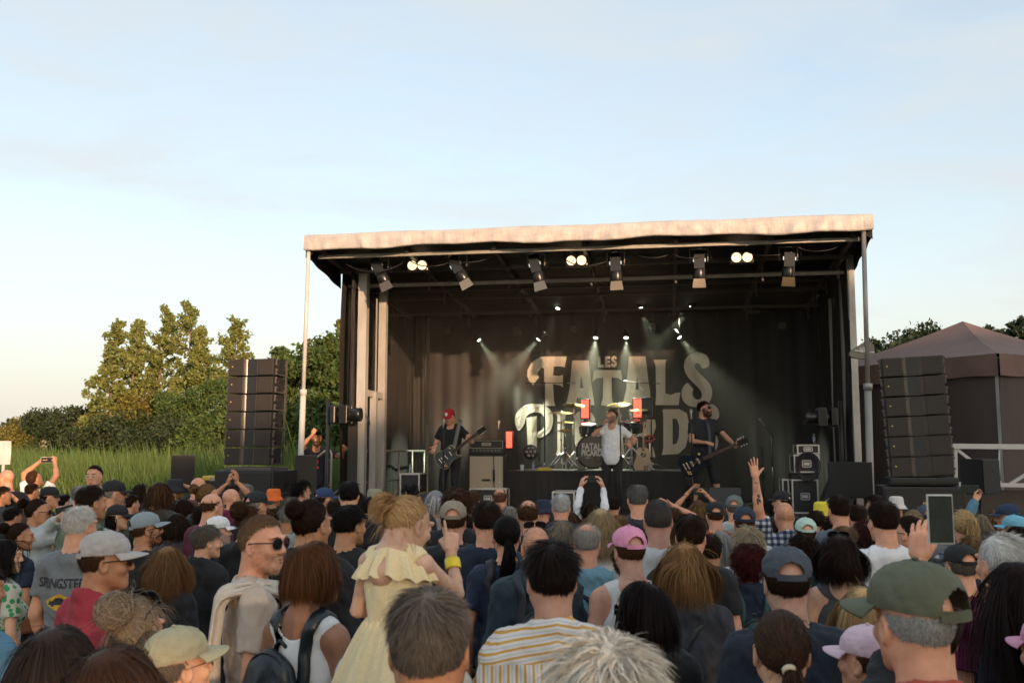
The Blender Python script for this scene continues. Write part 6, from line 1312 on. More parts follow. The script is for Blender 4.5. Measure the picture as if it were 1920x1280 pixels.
P_(24,945,25,30,'small dark head low between the two women at the left edge', hair='thick', hc=BK, tc=kB, sex='f')
P_(72,930,47,72,'woman in pale denim jacket with hair clip and sunglasses photographing the stage', sex='f', hair='bun', hc=DB, top='jacket', tc=(.42,.46,.46), skin=TAN, glasses='way', bf=55, L=('px',112,972,-.2,dict(hand='grip')), R=('px',118,966,.1,dict(hand='grip')))
P_(38,975,52,68,'dark haired woman in navy top with brown bag strap near the left edge', sex='f', hair='bun', hc=DB, top='tee', tc=kN, skin=TAN)
P_(10,1008,52,75,'woman with long dark hair and green floral top at the left edge', sex='f', hair='mid', hc=BK, top='tee', tc=(.08,.32,.12), skin=FAIR, pattern='floral')
P_(-45,1040,105,40,'person in blue denim shirt cut by the left edge, near the bottom', hair='thick', hc=DB, top='shirt', tc=(.08,.20,.30), skin=TAN)
P_(151,905,36,20,'grey haired head half hidden behind the dark haired man at the left', hair='thick', hc=GRY, tc=(.06,.08,.07))
P_(170,908,50,38,'dark haired man in green patterned shirt beside the grey haired man at the left', hair='short', hc=DB, top='shirt', tc=(.10,.14,.09), skin=TAN, pattern='camo')
P_(213,898,44,68,'grey bearded man in black cap and olive shirt left of the small speaker', cap='cap', cc=kB, hc=GRY, tc=(.09,.09,.06), skin=PINK, glasses='reading', gc='clear', beard=(.012,900,GRY))
P_(149,947,58,22,'white haired man in grey tee printed with dark lettering and a yellow car emblem', hair='short', hc=WHT, tc=(.16,.17,.18), skin=PINK, lod=0, printf='boss')
P_(262,906,34,62,'woman with dark hair and sunglasses pushed up, below the small speaker', sex='f', hair='mid', hc=DB, tc=kB, glasses='way', gtop=True)
P_(220,944,46,75,'woman in black cap with red tinted sunglasses at the left', sex='f', hair='mid', hc=BK, cap='cap', cc=kB, tc=kB, glasses='sport')
P_(300,902,44,42,'man with long straight brown hair looking towards the stage at the left', hair='mid', hc=BRN, tc=(.05,.04,.03), skin=PINK)
P_(328,896,38,50,'person in dark bucket hat raising one hand below the small speaker', cap='bucket', cc=(.012,.014,.02), hc=BRN, tc=kN, R=('px',350,912,.05,dict(hand='fist')))
P_(372,895,30,40,'bald man far off left of the speaker tower', hair=None, tc=(.10,.05,.05), skin=PINK)
P_(388,903,42,55,'woman with brown hair tied back in front of the left speaker tower', sex='f', hair='bun', hc=LBR, tc=(.05,.05,.05))
P_(397,922,44,45,'balding man in glasses and plum shirt left of the burgundy shirted man', hair='ring', hc=BRN, tc=(.10,.012,.03), skin=PINK, glasses='reading', gc='clear')
P_(433,916,36,45,'bald man in burgundy shirt in front of the left speaker tower', hair=None, tc=(.14,.012,.05), top='shirt', skin=PINK, glasses='reading', gc='clear')
P_(277,957,60,62,'bearded man in grey blue cap and sunglasses behind the man in the beige cap', cap='cap', cc=(.24,.29,.32), hc=BRN, tc=kB, skin=TAN, glasses='sport', beard=(.010,1200,BRN), hp=8)
P_(343,932,46,20,'woman with long dark curls and blue top left of the white cap', sex='f', hair='curlylong', hc=DB, tc=(.03,.16,.28))
P_(385,935,50,30,'person with short dark curls just behind the white cap', hair='curly', hc=DB, tc=kB)
P_(408,965,44,62,'grey bearded man in white cap and navy shirt at the left', cap='cap', cc=(.75,.75,.75), hc=GRY, tc=kN, skin=PINK, beard=(.014,900,WHT))
P_(386,978,64,55,'woman with short streaked grey brown hair and black jacket', sex='f', hair='thick', hc=GBR, top='jacket', tc=kB, skin=FAIR, lod=0)
P_(465,935,48,15,'woman with auburn brown hair pinned up behind the man with the towel', sex='f', hair='messybun', hc=BRN, tc=kB)
P_(315,1022,80,25,'woman with wavy streaked blond brown hair and black jacket behind the man in red', sex='f', hair='wavy', hc=LBR, top='jacket', tc=kB, lod=0)
P_(197,990,96,70,'man in beige cap, dark sunglasses and red shirt in profile at the left', cap='cap', cc=(.42,.39,.37), hc=BRN, top='shirt', tc=(.33,.028,.045), skin=TAN, glasses='way', lod=0, bf=38, wr=.215, wide=1.08)
P_(258,1096,104,20,'woman with grey blond messy bun and large sunglasses on her head', sex='f', hair='messybun', hc=(.26,.20,.14), tc=(.20,.05,.05), glasses='big', gtop=True, lod=0, skin=FAIR)
P_(105,1170,170,12,'blurred dark haired head at the bottom left corner', sex='f', hair='bob', hc=(.03,.022,.018), tc=(.05,.06,.08), lod=0)
P_(212,1206,200,15,'nearest blurred brown haired head at the bottom left', sex='f', hair='mid', hc=(.04,.022,.014), tc=(.05,.05,.05), lod=0)
P_(338,1168,132,50,'person in pale khaki cap at the bottom left, brim turned right', cap='cap', cc=(.36,.34,.22), hc=GBR, tc=(.12,.14,.10), lod=0, wr=.215, glasses='reading', gc='clear', hp=6)
P_(492,960,84,112,'man with round sunglasses and cream towel over his shoulder looking right', hair='crop', hc=(.15,.085,.045), tc=(.50,.41,.34), skin=PINK, glasses='round', lod=0, bf=72, wr=.19, face_=True, beard=(.003,1300,(.36,.24,.17)), seed=12)
P_(435,906,28,0,'person hidden behind heads holding up a phone in front of the left subwoofer', hair='short', hc=DB, tc=kB, L=('px',428,905,.25,dict(hand='relaxed',palm=(1,.3,0),z=(.2,0,1))), R=('px',444,903,.25,dict(hand='relaxed',palm=(-1,.3,0),z=(-.1,0,1))))
P_(462,906,30,20,'grey haired head right of the bald man in burgundy', hair='short', hc=GRY, tc=(.10,.12,.11))
P_(480,918,46,45,'man in black cap standing in front of the orange hat', cap='cap', cc=(.012,.016,.018), hc=GRY, tc=kB)
P_(513,914,38,30,'person in bright orange bucket hat below the left speaker tower', cap='bucket', cc=(.72,.14,.02), hc=BRN, tc=kB, tilt=-16)
P_(565,893,40,55,'man with dark curly hair and glasses below the left canopy post', hair='curly', hc=BK, tc=kB, glasses='reading', gc='dark')
P_(545,924,40,20,'person with grey brown curls right of the orange hat', sex='f', hair='curly', hc=GBR, tc=(.2,.2,.18))
P_(607,912,40,60,'man in blue cap with red trim left of the stage', cap='cap', cc=(.02,.045,.12), hc=DB, tc=kB, skin=PINK)
P_(655,895,42,0,'man with thick dark hair in front of the left stage tower', hair='thick', hc=BK, tc=kB)
P_(667,914,40,10,'shorter dark haired head just under the man with thick dark hair', hair='curly', hc=DB, tc=kB, sex='f')
P_(540,944,42,10,'grey haired person in pale top left of the dark ponytail', hair='thick', hc=GRY, tc=(.35,.38,.36))
P_(583,928,70,28,'man with dark hair gathered in a low bun and black hooded top', hair='bun', hc=DB, top='hoodie', tc=kB, lod=0, skin=TAN, seed=4)
P_(652,938,68,38,'man with thick black hair in black tee with an orange and white print', hair='thick', hc=BK, tc=kB, lod=0, skin=TAN, printf='orange', bf=5)
P_(703,914,44,5,'person in khaki bucket hat behind the little girl', cap='bucket', cc=(.26,.24,.16), hc=BRN, tc=(.05,.05,.05))
P_(584,1013,108,60,'woman with short brown bob, white sleeveless top and dark backpack', sex='f', hair='pixie', hc=(.085,.034,.014), top='tank', tc=(.70,.70,.70), skin=(.30,.145,.085), lod=0, bf=28, wr=.222, seed=5)
# --- middle
P_(817,917,42,5,'woman with grey bob partly behind the little girl', sex='f', hair='bob', hc=(.35,.36,.38), tc=(.3,.32,.33))
P_(857,904,56,0,'person with bushy brown curls in front of the guitar amplifier', hair='curly', hc=BRN, tc=kB)
P_(850,935,55,-2,'man in beige cap and black tee seen from behind near the girl', cap='cap', cc=(.27,.225,.16), hc=BRN, tc=kB, skin=PINK)
P_(913,931,60,5,'man with short thick dark hair and navy tee right of the beige cap', hair='thick', hc=DB, tc=kN, skin=PINK)
P_(937,914,30,0,'man with thinning reddish hair below the guitar amplifier', hair='balding', hc=(.12,.05,.03), tc=(.4,.1,.1), skin=PINK)
P_(990,934,44,5,'man with thinning brown hair left of the navy bucket hat', hair='balding', hc=BRN, tc=kB, skin=PINK)
P_(1020,934,32,20,'person in dark navy bucket hat near the middle of the crowd', cap='bucket', cc=(.012,.018,.045), hc=BRN, tc=kB)
P_(955,948,26,0,'small grey haired head between the two men with thinning hair', hair='short', hc=GRY, tc=kB)
P_(1052,924,38,10,'grey haired man with white collar and navy jacket', hair='short', hc=(.38,.37,.36), top='jacket', tc=kN, skin=PINK)
P_(1107,938,38,0,'woman in white sleeves holding a phone up with both arms before the singer', sex='f', hair='mid', hc=DB, top='long', tc=(.75,.76,.78), L=('px',1090,893,.22,dict(hand='relaxed',palm=(1,.3,0),z=(.25,0,1))), R=('px',1130,893,.22,dict(hand='relaxed',palm=(-1,.3,0),z=(-.25,0,1))))
P_(1071,958,34,0,'brown haired head just left of the curly blond woman', sex='f', hair='bob', hc=BRN, tc=kB)
P_(1126,950,64,5,'woman with long frizzy blond curls and white top', sex='f', hair='curlylong', hc=(.30,.215,.115), tc=(.66,.64,.62), lod=0)
P_(1100,978,58,8,'man with thinning grey hair and light blue tee with a black strap', hair='balding', hc=(.30,.28,.25), tc=(.17,.33,.43), skin=PINK, lod=0)
P_(1053,973,44,5,'woman with wavy grey blond hair behind the dark haired man in stripes', sex='f', hair='wavy', hc=(.22,.175,.12), tc=kB)
P_(1005,982,60,-5,'bald man in dark teal hooded top with sunglasses on his head and backpack', hair='stubble', hc=BRN, top='hoodie', tc=(.012,.03,.042), skin=PINK, glasses='way', gtop=True, lod=0)
P_(950,964,58,-3,'woman with long dark ponytail and navy top', sex='f', hair='lowpony', hc=BK, tc=(.012,.022,.055), lod=0)
P_(1035,1000,112,-8,'man with thick dark hair and yellow and white striped shirt', hair='thick', hc=(.016,.010,.008), top='shirt', tc=kW, skin=(.50,.27,.19), lod=0, pattern='stripe', seed=8, wide=1.08)
P_(805,1096,168,4,'man with greying dark hair thinning at the crown, nearest in the middle', hair='short', hc=(.115,.095,.078), top='tee', tc=(.06,.06,.07), lod=0, seed=3, skin=TAN, hairlen=1.15)
P_(1140,1150,235,10,'person with tousled white blond hair at the bottom, nearest of all', sex='f', hair='shaggy', hc=(.60,.54,.45), top='tee', tc=(.3,.3,.3), lod=0, seed=6, wr=.215)
P_(1180,982,68,-18,'bearded man in pink cap and pale sleeveless top with tattooed arm', cap='cap', cc=(.70,.27,.42), hc=BRN, top='tank', tc=(.55,.56,.55), skin=(.52,.28,.2), lod=0, beard=(.016,1500,BRN), tattoo=True)
P_(1210,1087,112,-52,'woman with glossy black bob and sunglasses turned to the left', sex='f', hair='bob', hc=(.010,.006,.006), tc=kB, skin=FAIR, glasses='way', lod=0, wr=.22, bf=-10)
P_(1195,907,38,5,'man with short greying hair and dark tee in front of the singer', hair='short', hc=(.10,.095,.09), tc=(.03,.03,.035), skin=PINK)
P_(1186,958,40,0,'brown straight haired head left of the greying man in the white tee', sex='f', hair='mid', hc=BRN, tc=kB)
P_(1233,933,60,5,'man with cropped greying hair and pale tee in the middle of the crowd', hair='crop', hc=(.06,.052,.046), tc=(.52,.55,.55), skin=(.50,.26,.18))
P_(1262,950,30,0,'person showing a raised hand left of the woman filming', hair='short', hc=BRN, tc=kB, sex='f', R=('px',1262,948,.15,dict(hand='spread')))
P_(1309,935,36,0,'blond brown haired woman filming with a raised phone below the right guitarist', sex='f', hair='long', hc=LBR, tc=kB, L=('px',1288,926,.18,dict(hand='open')), R=('px',1325,928,.18,dict(hand='grip')))
P_(1340,938,40,3,'man in black cap and orange shirt seen from behind', cap='cap', cc=kB, hc=BRN, tc=(.34,.075,.02), skin=PINK)
P_(1376,926,38,12,'man in grey green cap behind the navy cap', cap='cap', cc=(.13,.15,.14), hc=GBR, tc=(.4,.42,.42))
P_(1395,947,48,8,'person in plain navy cap left of the raised tattooed arm', cap='cap', cc=(.014,.024,.05), hc=BRN, tc=(.5,.5,.5))
P_(1470,938,42,-4,'bald man in checked shirt raising a tattooed arm with open hand', hair='stubble', hc=BRN, top='shirt', tc=(.3,.32,.36), skin=PINK, pattern='plaid', L=('px',1414,880,-.1,dict(hand='spread',palm=(-.2,.9,.0),z=(-.12,0,1))))
P_(1467,918,38,-55,'person in black cap turned left, behind the bald man with the raised arm', cap='cap', cc=kB, hc=DB, tc=kB, skin=FAIR)
P_(1458,973,42,0,'dark haired head below the bald man in the checked shirt', sex='f', hair='bob', hc=DB, tc=kB)
P_(1510,968,48,10,'person in mint and white cap right of centre', cap='cap', cc=(.45,.60,.52), hc=BRN, tc=(.05,.09,.09))
P_(1541,938,32,-20,'person in yellow cloth hat right of centre', cap='bucket', cc=(.70,.55,.04), hc=BK, tc=kB)
P_(1572,926,42,-10,'dark haired man in grey blue tee right of the yellow hat', hair='short', hc=DB, tc=(.10,.13,.16), skin=PINK)
P_(1293,961,62,12,'man with dark brown hair and black tee above the woman with tousled golden hair', hair='short', hc=DB, tc=kB, skin=PINK)
P_(1283,1015,92,8,'woman with tousled golden brown hair and dark grey jacket', sex='f', hair='mid', hc=(.21,.11,.042), top='jacket', tc=(.035,.037,.045), lod=0, seed=2)
P_(1402,978,72,8,'woman with wavy ash blond hair right of the middle', sex='f', hair='shaggy', hc=(.33,.27,.18), tc=(.5,.52,.55), lod=0, wr=.25)
P_(1352,993,40,0,'person with straight grey hair and white top beside the ash blond woman', sex='f', hair='bob', hc=(.30,.28,.25), tc=(.6,.6,.62))
P_(1404,1007,66,10,'woman with dark red hair, navy jacket and teal backpack', sex='f', hair='curly', hc=RED, top='jacket', tc=(.010,.02,.045), lod=0, wr=.19)
P_(1473,1018,98,4,'man in slate blue cap and navy tee seen from behind right of the middle', cap='cap', cc=(.055,.066,.085), hc=DB, tc=(.012,.020,.035), skin=(.48,.27,.19), lod=0, seed=3)
P_(1462,1138,118,6,'woman with brown hair in a low ponytail tied with a cream band at the bottom', sex='f', hair='lowpony', hc=(.055,.03,.018), tc=(.012,.02,.034), skin=FAIR, lod=0, band=True)
P_(1505,990,60,0,'person with short dark brown curls left of the woman with sunglasses on her hair', hair='curly', hc=DB, tc=(.03,.06,.06))
P_(1573,1000,70,12,'woman with black hair, sunglasses on top and a strappy grey top', sex='f', hair='mid', hc=(.018,.009,.007), top='tank', tc=(.045,.048,.055), skin=(.52,.30,.20), lod=0, glasses='way', gtop=True, wr=.20)
P_(1583,980,46,0,'head with light brown hair behind the woman in the strappy top', hair='thick', hc=LBR, tc=(.2,.25,.2))
P_(1606,944,38,0,'dark haired head left of the man with glasses by the right canopy post', hair='short', hc=DB, tc=kB)
P_(1620,968,52,0,'woman with dark auburn hair below the right canopy post', sex='f', hair='curly', hc=(.045,.014,.012), tc=kB)
P_(1642,922,42,-50,'dark haired man with glasses turned left under the right speaker tower', hair='thick', hc=DB, tc=kB, glasses='reading', gc='dark')
P_(1655,937,54,-6,'man with dark hair and plain white tee at the right', hair='short', hc=DB, tc=(.75,.75,.76), skin=PINK, lod=0)
P_(1680,928,38,0,'person in off white bucket hat under the right speaker tower', cap='bucket', cc=(.62,.58,.54), hc=GBR, tc=(.4,.4,.4))
P_(1706,964,60,-42,'man with very short dark hair and sunglasses turned left at the right', hair='crop', hc=DB, tc=kB, skin=PINK, glasses='sport', lod=0)
# --- right side
P_(1712,953,36,10,'blond head left of the big raised phone', sex='f', hair='bob', hc=(.26,.18,.10), tc=kB)
P_(1733,945,32,0,'person in grey navy cap directly behind the big raised phone', cap='cap', cc=(.05,.065,.09), hc=BRN, tc=kB)
P_(1805,953,48,5,'woman with blond ponytail and black and white patterned top', sex='f', hair='ponytail', hc=BLD, tc=(.35,.35,.35), pattern='plaid')
P_(1838,962,44,0,'woman with streaked blond hair lifting a phone on a denim sleeved arm', sex='f', hair='mid', hc=(.24,.18,.11), top='shirt', tc=(.08,.19,.27), longs=True, L=('px',1829,938,.15,dict(hand='grip',palm=(.2,-.5,.6))))
P_(1890,942,48,-60,'person in navy cap turned left at the right edge', cap='cap', cc=(.012,.03,.07), hc=DB, tc=kB)
P_(1902,963,48,-50,'person in light blue cap turned left at the right edge', cap='cap', cc=(.16,.42,.55), hc=DB, tc=kN)
P_(1908,978,52,-10,'dark wavy haired head below the light blue cap', sex='f', hair='curly', hc=DB, tc=kB)
P_(1822,1003,40,0,'brown haired head above the black cap at the right', hair='short', hc=LBR, tc=kN)
P_(1800,1016,68,-8,'man in black cap and dark red shirt at the right', cap='cap', cc=(.010,.010,.011), hc=GBR, tc=(.10,.02,.03), skin=PINK, lod=0)
P_(1876,998,86,-12,'white haired man in plum tee at the right', hair='swept', hc=(.52,.50,.46), tc=(.12,.012,.045), skin=PINK, lod=0, wide=1.1)
P_(1908,1048,110,-48,'woman with long dark hair at the right edge, near the bottom', sex='f', hair='long', hc=(.014,.008,.007), top='tee', tc=kN, skin=FAIR, lod=0, wr=.20)
P_(1613,1098,62,18,'blond child like head with blue and white striped top beside the green cap', sex='f', hair='bob', hc=BLD, top='tee', tc=kW, pattern='bluestripe', lod=0, skin=FAIR)
P_(1628,1166,62,-40,'person in pale pink cap low beside the man in the green cap', cap='cap', cc=(.70,.50,.57), hc=BRN, tc=kB, lod=0, sex='f')
P_(1712,1051,180,-9,'man in olive green cap and orange red shirt, nearest at the right of the picture', cap='cap', cc=(.105,.110,.068), hc=(.30,.29,.27), top='polo', tc=(.42,.07,.035), skin=PINK, lod=0, wr=.222, seed=0, hair='crop', wide=1.1, bf=-4, capyaw=-24)
P_(1738,1112,60,0,'person hidden in front of the olive cap, only a raised hand with a phone showing', hair='short', hc=DB, tc=kB, skin=PINK, lod=0, zc=2.72, L=('px',1726,1046,.24,dict(hand='relaxed',palm=(.55,.8,.0),z=(.10,.05,1),res=.004,hs=.95,pole=(.05,.35,-1))))
P_(1968,1150,55,-20,'person in pink cap cut by the right edge', cap='cap', cc=(.66,.30,.42), hc=BRN, tc=kB)
# --- fillers of the dense middle rows that the photograph shows as heads between the others
FILL = [(120,925,30,40,'short dark head just right of the black capped man at the left','short',BK),(245,925,34,40,'brown head behind the red tinted sunglasses','short',DB),(505,945,34,10,'brown curly head behind the man with round sunglasses','curly',BRN),(628,935,34,10,'dark head between the low bun and the orange print','short',DB),
        (770,905,34,0,'dark capless head left of the grey bob','short',BK),(885,918,30,0,'brown head right of the bushy brown curls','short',BRN),(1150,930,28,0,'dark head left of the greying man before the singer','short',DB),(1218,955,30,0,'dark head behind the greying man in the pale tee','short',BK),(1275,948,30,0,'fair brown head left of the woman filming','mid',LBR),
        (1425,955,34,0,'dark head below the raised tattooed arm','short',DB),(1440,932,30,-10,'dark long haired head beside the raised arm','long',BK),(1530,955,34,0,'brown head under the yellow hat','short',DB),(1760,948,34,0,'brown head behind the big phone','bob',LBR),(1780,960,36,0,'blond grey head right of the big phone','mid',GBR),(1865,955,36,0,'dark blond head left of the navy cap','mid',LBR),
        (1560,962,36,0,'dark head below the man in the grey blue tee','curly',DB),(1250,975,40,0,'brown head left of the man in the black tee','mid',BRN),(1330,1000,40,0,'dark head beside the grey straight hair','short',DB),(690,930,34,0,'dark head behind the khaki bucket hat','short',BK),(330,960,38,30,'brown head behind the woman with streaked short hair','mid',DB),
        (60,905,26,30,'dark head below the phone filmer','short',DB),(1690,985,44,0,'dark head right of the plain white tee','short',DB),(1860,985,40,0,'grey blond head behind the white haired man','curly',GBR),(870,965,40,0,'dark head in front of the bushy brown curls','short',BK),(1160,965,36,0,'fair head behind the pink cap','short',LBR)]
for x, y, w, f, lab, h, c in FILL: P_(x, y, w, f, lab, hair=h, hc=c, tc=[kB, kN, (.05,.05,.055), (.10,.05,.04), (.16,.17,.18)][(x//7) % 5], sex='f' if h in ('mid','bob','long') else 'm', skin=[PINK, FAIR, TAN][(x//3) % 3])

# patterned cloths
def pattern_mat(kind):
    m = mat('cloth_'+kind, (.7,.7,.7), .85, bump=(420,.25,.0012)); n = m.node_tree.nodes; l = m.node_tree.links; b = n['Principled BSDF']; tcn = n.new('ShaderNodeTexCoord'); sx = n.new('ShaderNodeSeparateXYZ'); l.new(tcn.outputs['Object'], sx.inputs[0])
    def math_(op, a, b_=None, c_=None):
        q = n.new('ShaderNodeMath'); q.operation = op
        for i, v in enumerate((a, b_, c_)):
            if v is None: continue
            if isinstance(v, (int, float)): q.inputs[i].default_value = v
            else: l.new(v, q.inputs[i])
        return q.outputs[0]
    def mixc_(f, c1, c2):
        q = n.new('ShaderNodeMixRGB'); l.new(f, q.inputs[0])
        for i, c in ((1, c1), (2, c2)):
            if isinstance(c, tuple): q.inputs[i].default_value = (*c, 1)
            else: l.new(c, q.inputs[i])
        return q.outputs[0]
    def band(v, per, duty, off=0): return math_('LESS_THAN', math_('FRACT', math_('ADD', math_('DIVIDE', v, per), off)), duty)
    X, Y, Z = sx.outputs
    if kind == 'stripe':
        yoke = math_('GREATER_THAN', math_('ADD', Z, math_('MULTIPLY', math_('ABSOLUTE', X), .05)), 1.392); zz = math_('ADD', Z, math_('MULTIPLY', math_('ABSOLUTE', X), .22))
        v = mixc_(yoke, (0,0,0), (1,1,1)); s1 = band(X, .026, .28); s2 = band(zz, .026, .28); f = math_('ADD', math_('MULTIPLY', s1, math_('SUBTRACT', 1, yoke)), math_('MULTIPLY', s2, yoke)); g1 = band(X, .026, .12, .45); g2 = band(zz, .026, .12, .45); g = math_('ADD', math_('MULTIPLY', g1, math_('SUBTRACT', 1, yoke)), math_('MULTIPLY', g2, yoke))
        col = mixc_(f, mixc_(g, (.70,.68,.66), (.50,.52,.56)), (.62,.33,.06))
    elif kind == 'bluestripe': col = mixc_(band(math_('ADD', Z, math_('MULTIPLY', X, .15)), .017, .42), (.72,.72,.72), (.10,.22,.42))
    elif kind == 'plaid': col = mixc_(band(X, .05, .5), mixc_(band(Z, .05, .5), (.6,.6,.62), (.12,.15,.22)), mixc_(band(Z, .05, .5), (.12,.15,.22), (.02,.03,.06)))
    else:
        vz = n.new('ShaderNodeTexVoronoi' if kind == 'floral' else 'ShaderNodeTexNoise'); vz.inputs['Scale'].default_value = 22 if kind == 'floral' else 12; l.new(tcn.outputs['Object'], vz.inputs['Vector']); v = vz.outputs['Distance'] if kind == 'floral' else vz.outputs['Fac']
        col = mixc_(math_('LESS_THAN', v, .42 if kind == 'floral' else .5), (.5,.5,.42) if kind == 'floral' else (.11,.15,.10), (.03,.26,.08) if kind == 'floral' else (.03,.05,.03))
    l.new(col, b.inputs['Base Color']); return m
PM = {}
FPOS = {}
def depth_for(p):
    sx = abs(math.sin(R(p['face']))); wr = p.get('wr') or (.158+.042*sx+(.022 if p.get('cap') else HX.get(p.get('hair', 'short'), .008)))
    if p.get('cap') == 'bucket': wr = .25
    zc = F_PX*wr/p['w']; ex = .022 if p.get('cap') else .018; hmin, hmax = (1.47, 1.84) if p.get('sex') == 'f' else (1.50, 1.92)
    hz = lambda z: at_axis(p['x'], p['y'], z).z
    for _ in range(60):
        h = hz(zc)
        if h > hmax: zc *= 1.012
        elif h < hmin: zc *= .988
        else: break
    return max(1.45, min(zc, 13.2))
for p in PEOPLE: p['zc'] = p.get('zc') or depth_for(p)
for it in range(60):                                       # keep people from standing inside each other
    moved = 0
    for i, p in enumerate(PEOPLE):
        a = at_axis(p['x'], p['y'], p['zc'])
        for q in PEOPLE[i+1:]:
            b = at_axis(q['x'], q['y'], q['zc']); dx, dy = a.x-b.x, a.y-b.y
            if abs(dx) < .34 and abs(dy) < .30:
                near, far = (p, q) if p['zc'] < q['zc'] else (q, p); hz = at_axis(far['x'], far['y'], far['zc']*1.012).z; hn = at_axis(near['x'], near['y'], near['zc']*.988).z
                if 1.42 < hz < 1.95 and far['zc'] < 13.1: far['zc'] *= 1.012
                if 1.45 < hn < 1.95 and near['zc'] > 1.7: near['zc'] *= .990
                moved += 1
    if not moved: break
M_tat = mat('tattoo_ink', (.05,.05,.055), .6)
def bvh_of(o):
    me = o.data; return BVHTree.FromPolygons([v.co.copy() for v in me.vertices], [tuple(p.vertices) for p in me.polygons])
def decal(target, me, origin, u, v, d, m, name, off=.0025, sub=.02):
    """lay flat print (mesh in its own x-y plane) on the cloth along direction d"""
    bm = bmesh.new(); bm.from_mesh(me)
    for _ in range(4):
        es = [e for e in bm.edges if e.calc_length() > sub]
        if not es: break
        bmesh.ops.subdivide_edges(bm, edges=es, cuts=1); bmesh.ops.triangulate(bm, faces=bm.faces)
    t = bvh_of(target); o, u, v, d = Vector(origin), Vector(u), Vector(v), Vector(d).normalized(); last = .12
    for w in bm.verts:
        q = o+u*w.co.x+v*w.co.y; hit = t.ray_cast(q-d*.3, d); 
        if hit[0] is not None: w.co = hit[0]-d*off
        else: w.co = q
    m2 = bpy.data.meshes.new(name); bm.to_mesh(m2); bm.free(); return link(name, m2, m, target)
def poly_mesh(polys):
    bm = bmesh.new()
    for P in polys:
        vs, ts = tri_fill(P); bv = [bm.verts.new(v) for v in vs]
        for t in ts:
            try: bm.faces.new([bv[i] for i in t])
            except ValueError: pass
    me = bpy.data.meshes.new('print'); bm.to_mesh(me); bm.free(); return me
M_pdark = mat('print_dark', (.03,.03,.035), .8); M_pyel = mat('print_yellow', (.62,.36,.03), .8); M_por = mat('print_orange', (.75,.24,.03), .8); M_pwh = mat('print_white', (.7,.7,.68), .8)
def phone(loc, rot, label, w=.075, h=.155, m=None, screen=True):
    root = empty('phone', loc, 0, label, 'phone', 'phones held up in the crowd'); root.rotation_euler = rot; b = MB(); b.box((0,.004,0), (w,.009,h), bev=.004); b.build('case', m or M_phone, root)
    s = MB(); s.box((0,-.0012,0), (w-.006,.003,h-.008)); s.build('screen', M_screen, root); c = MB()
    c.lathe([(.006,0), (.006,.002)], 10, Matrix.Translation((-w*.28,.009,h*.38)) @ Matrix.Rotation(R(-90), 4, 'X')); c.build('camera_lens', M_blackgl, root); return root
def build_person(i, p):
    P = at_axis(p['x'], p['y'], p['zc']); sex = p.get('sex', 'm'); s_px = F_PX/p['zc']; lod = p.get('lod', 0 if s_px > 520 else 1 if s_px > 235 else 2)
    ex = .03 if p.get('cap') else dict(curly=.06, thick=.035, shaggy=.05, bun=.03, messybun=.06, curlylong=.02).get(p.get('hair', 'short'), .015)*(1 if p.get('hair', 'short') else 0); sc = P.z/(1.750+ex)
    face = p['face']; bf = p.get('bf', max(-35, min(35, face*.5)) if abs(face) < 120 else face); hy = face-bf; hy = max(-75, min(75, hy)); hy = round(hy/10)*10 if lod else hy; head = (hy, p.get('hp', 0), p.get('tilt', 0)*0)
    root = empty('person', (P.x, P.y, 0), R(-bf), p['label'], 'person', GC, sc); c_, s_ = math.cos(R(bf)), math.sin(R(bf))
    # head is forward of the root by a little; put the head, not the feet, on the sight line
    fwd = Vector((s_, c_, 0))*.0; root.location += fwd
    mw = Matrix.Translation(root.location) @ Matrix.Rotation(R(-bf), 4, 'Z') @ Matrix.Scale(sc, 4); inv = mw.inverted(); arms = [None, None]; hands = []
    for k, nm in enumerate('LR'):
        if nm in p: _, px, py, dz, kw = p[nm]; w = inv @ at_axis(px, py, p['zc']+dz); arms[k] = dict(w=tuple(w), **kw); arms[k].setdefault('res', .005)
    arms = tuple(arms); pat = p.get('pattern')
    if pat and pat not in PM: PM[pat] = pattern_mat(pat)
    top = p.get('top', 'tee')
    figure(root, sex, lod, head, arms, None, p.get('skin', (FAIR, PINK, TAN)[i % 3]), p.get('hair', 'short'), p.get('hc', BRN), top if not p.get('longs') else 'jacket', p.get('tc', kB), p.get('seed', i), p.get('cap'), p.get('cc', kB), p.get('glasses'), {'clear': 'clear', 'dark': 'dark', None: None}[p.get('gc')] if p.get('glasses') else None, p.get('gtop', False), p.get('beard'), (.02,.022,.03), wide=p.get('wide', 1.0), tmat=PM.get(pat), hairscale=1.0, face=p.get('face_', False), capyaw=p.get('capyaw', 0))
    p['root'] = root; p['mw'] = mw; p['arms'] = arms; p['sex_'] = sex; p['sc'] = sc
    sh = [c for c in root.children if c.name.split('.')[0] in ('shirt','jacket','hoodie','tank_top')]; p['shirt'] = sh[0] if sh else None; p['body'] = [c for c in root.children if c.name.startswith('body')][0]; p['hairo'] = next((c for c in root.children if c.name.startswith('hair')), None)
for i, p in enumerate(PEOPLE): build_person(i, p)
def who(txt): return next(p for p in PEOPLE if txt in p['label'])
def wr_pos(p, k):
    S, E, W = arm_joints(-1 if k == 0 else 1, p['arms'][k], p['sex_']); return p['mw'] @ Vector(W), p['mw'] @ Vector(E)
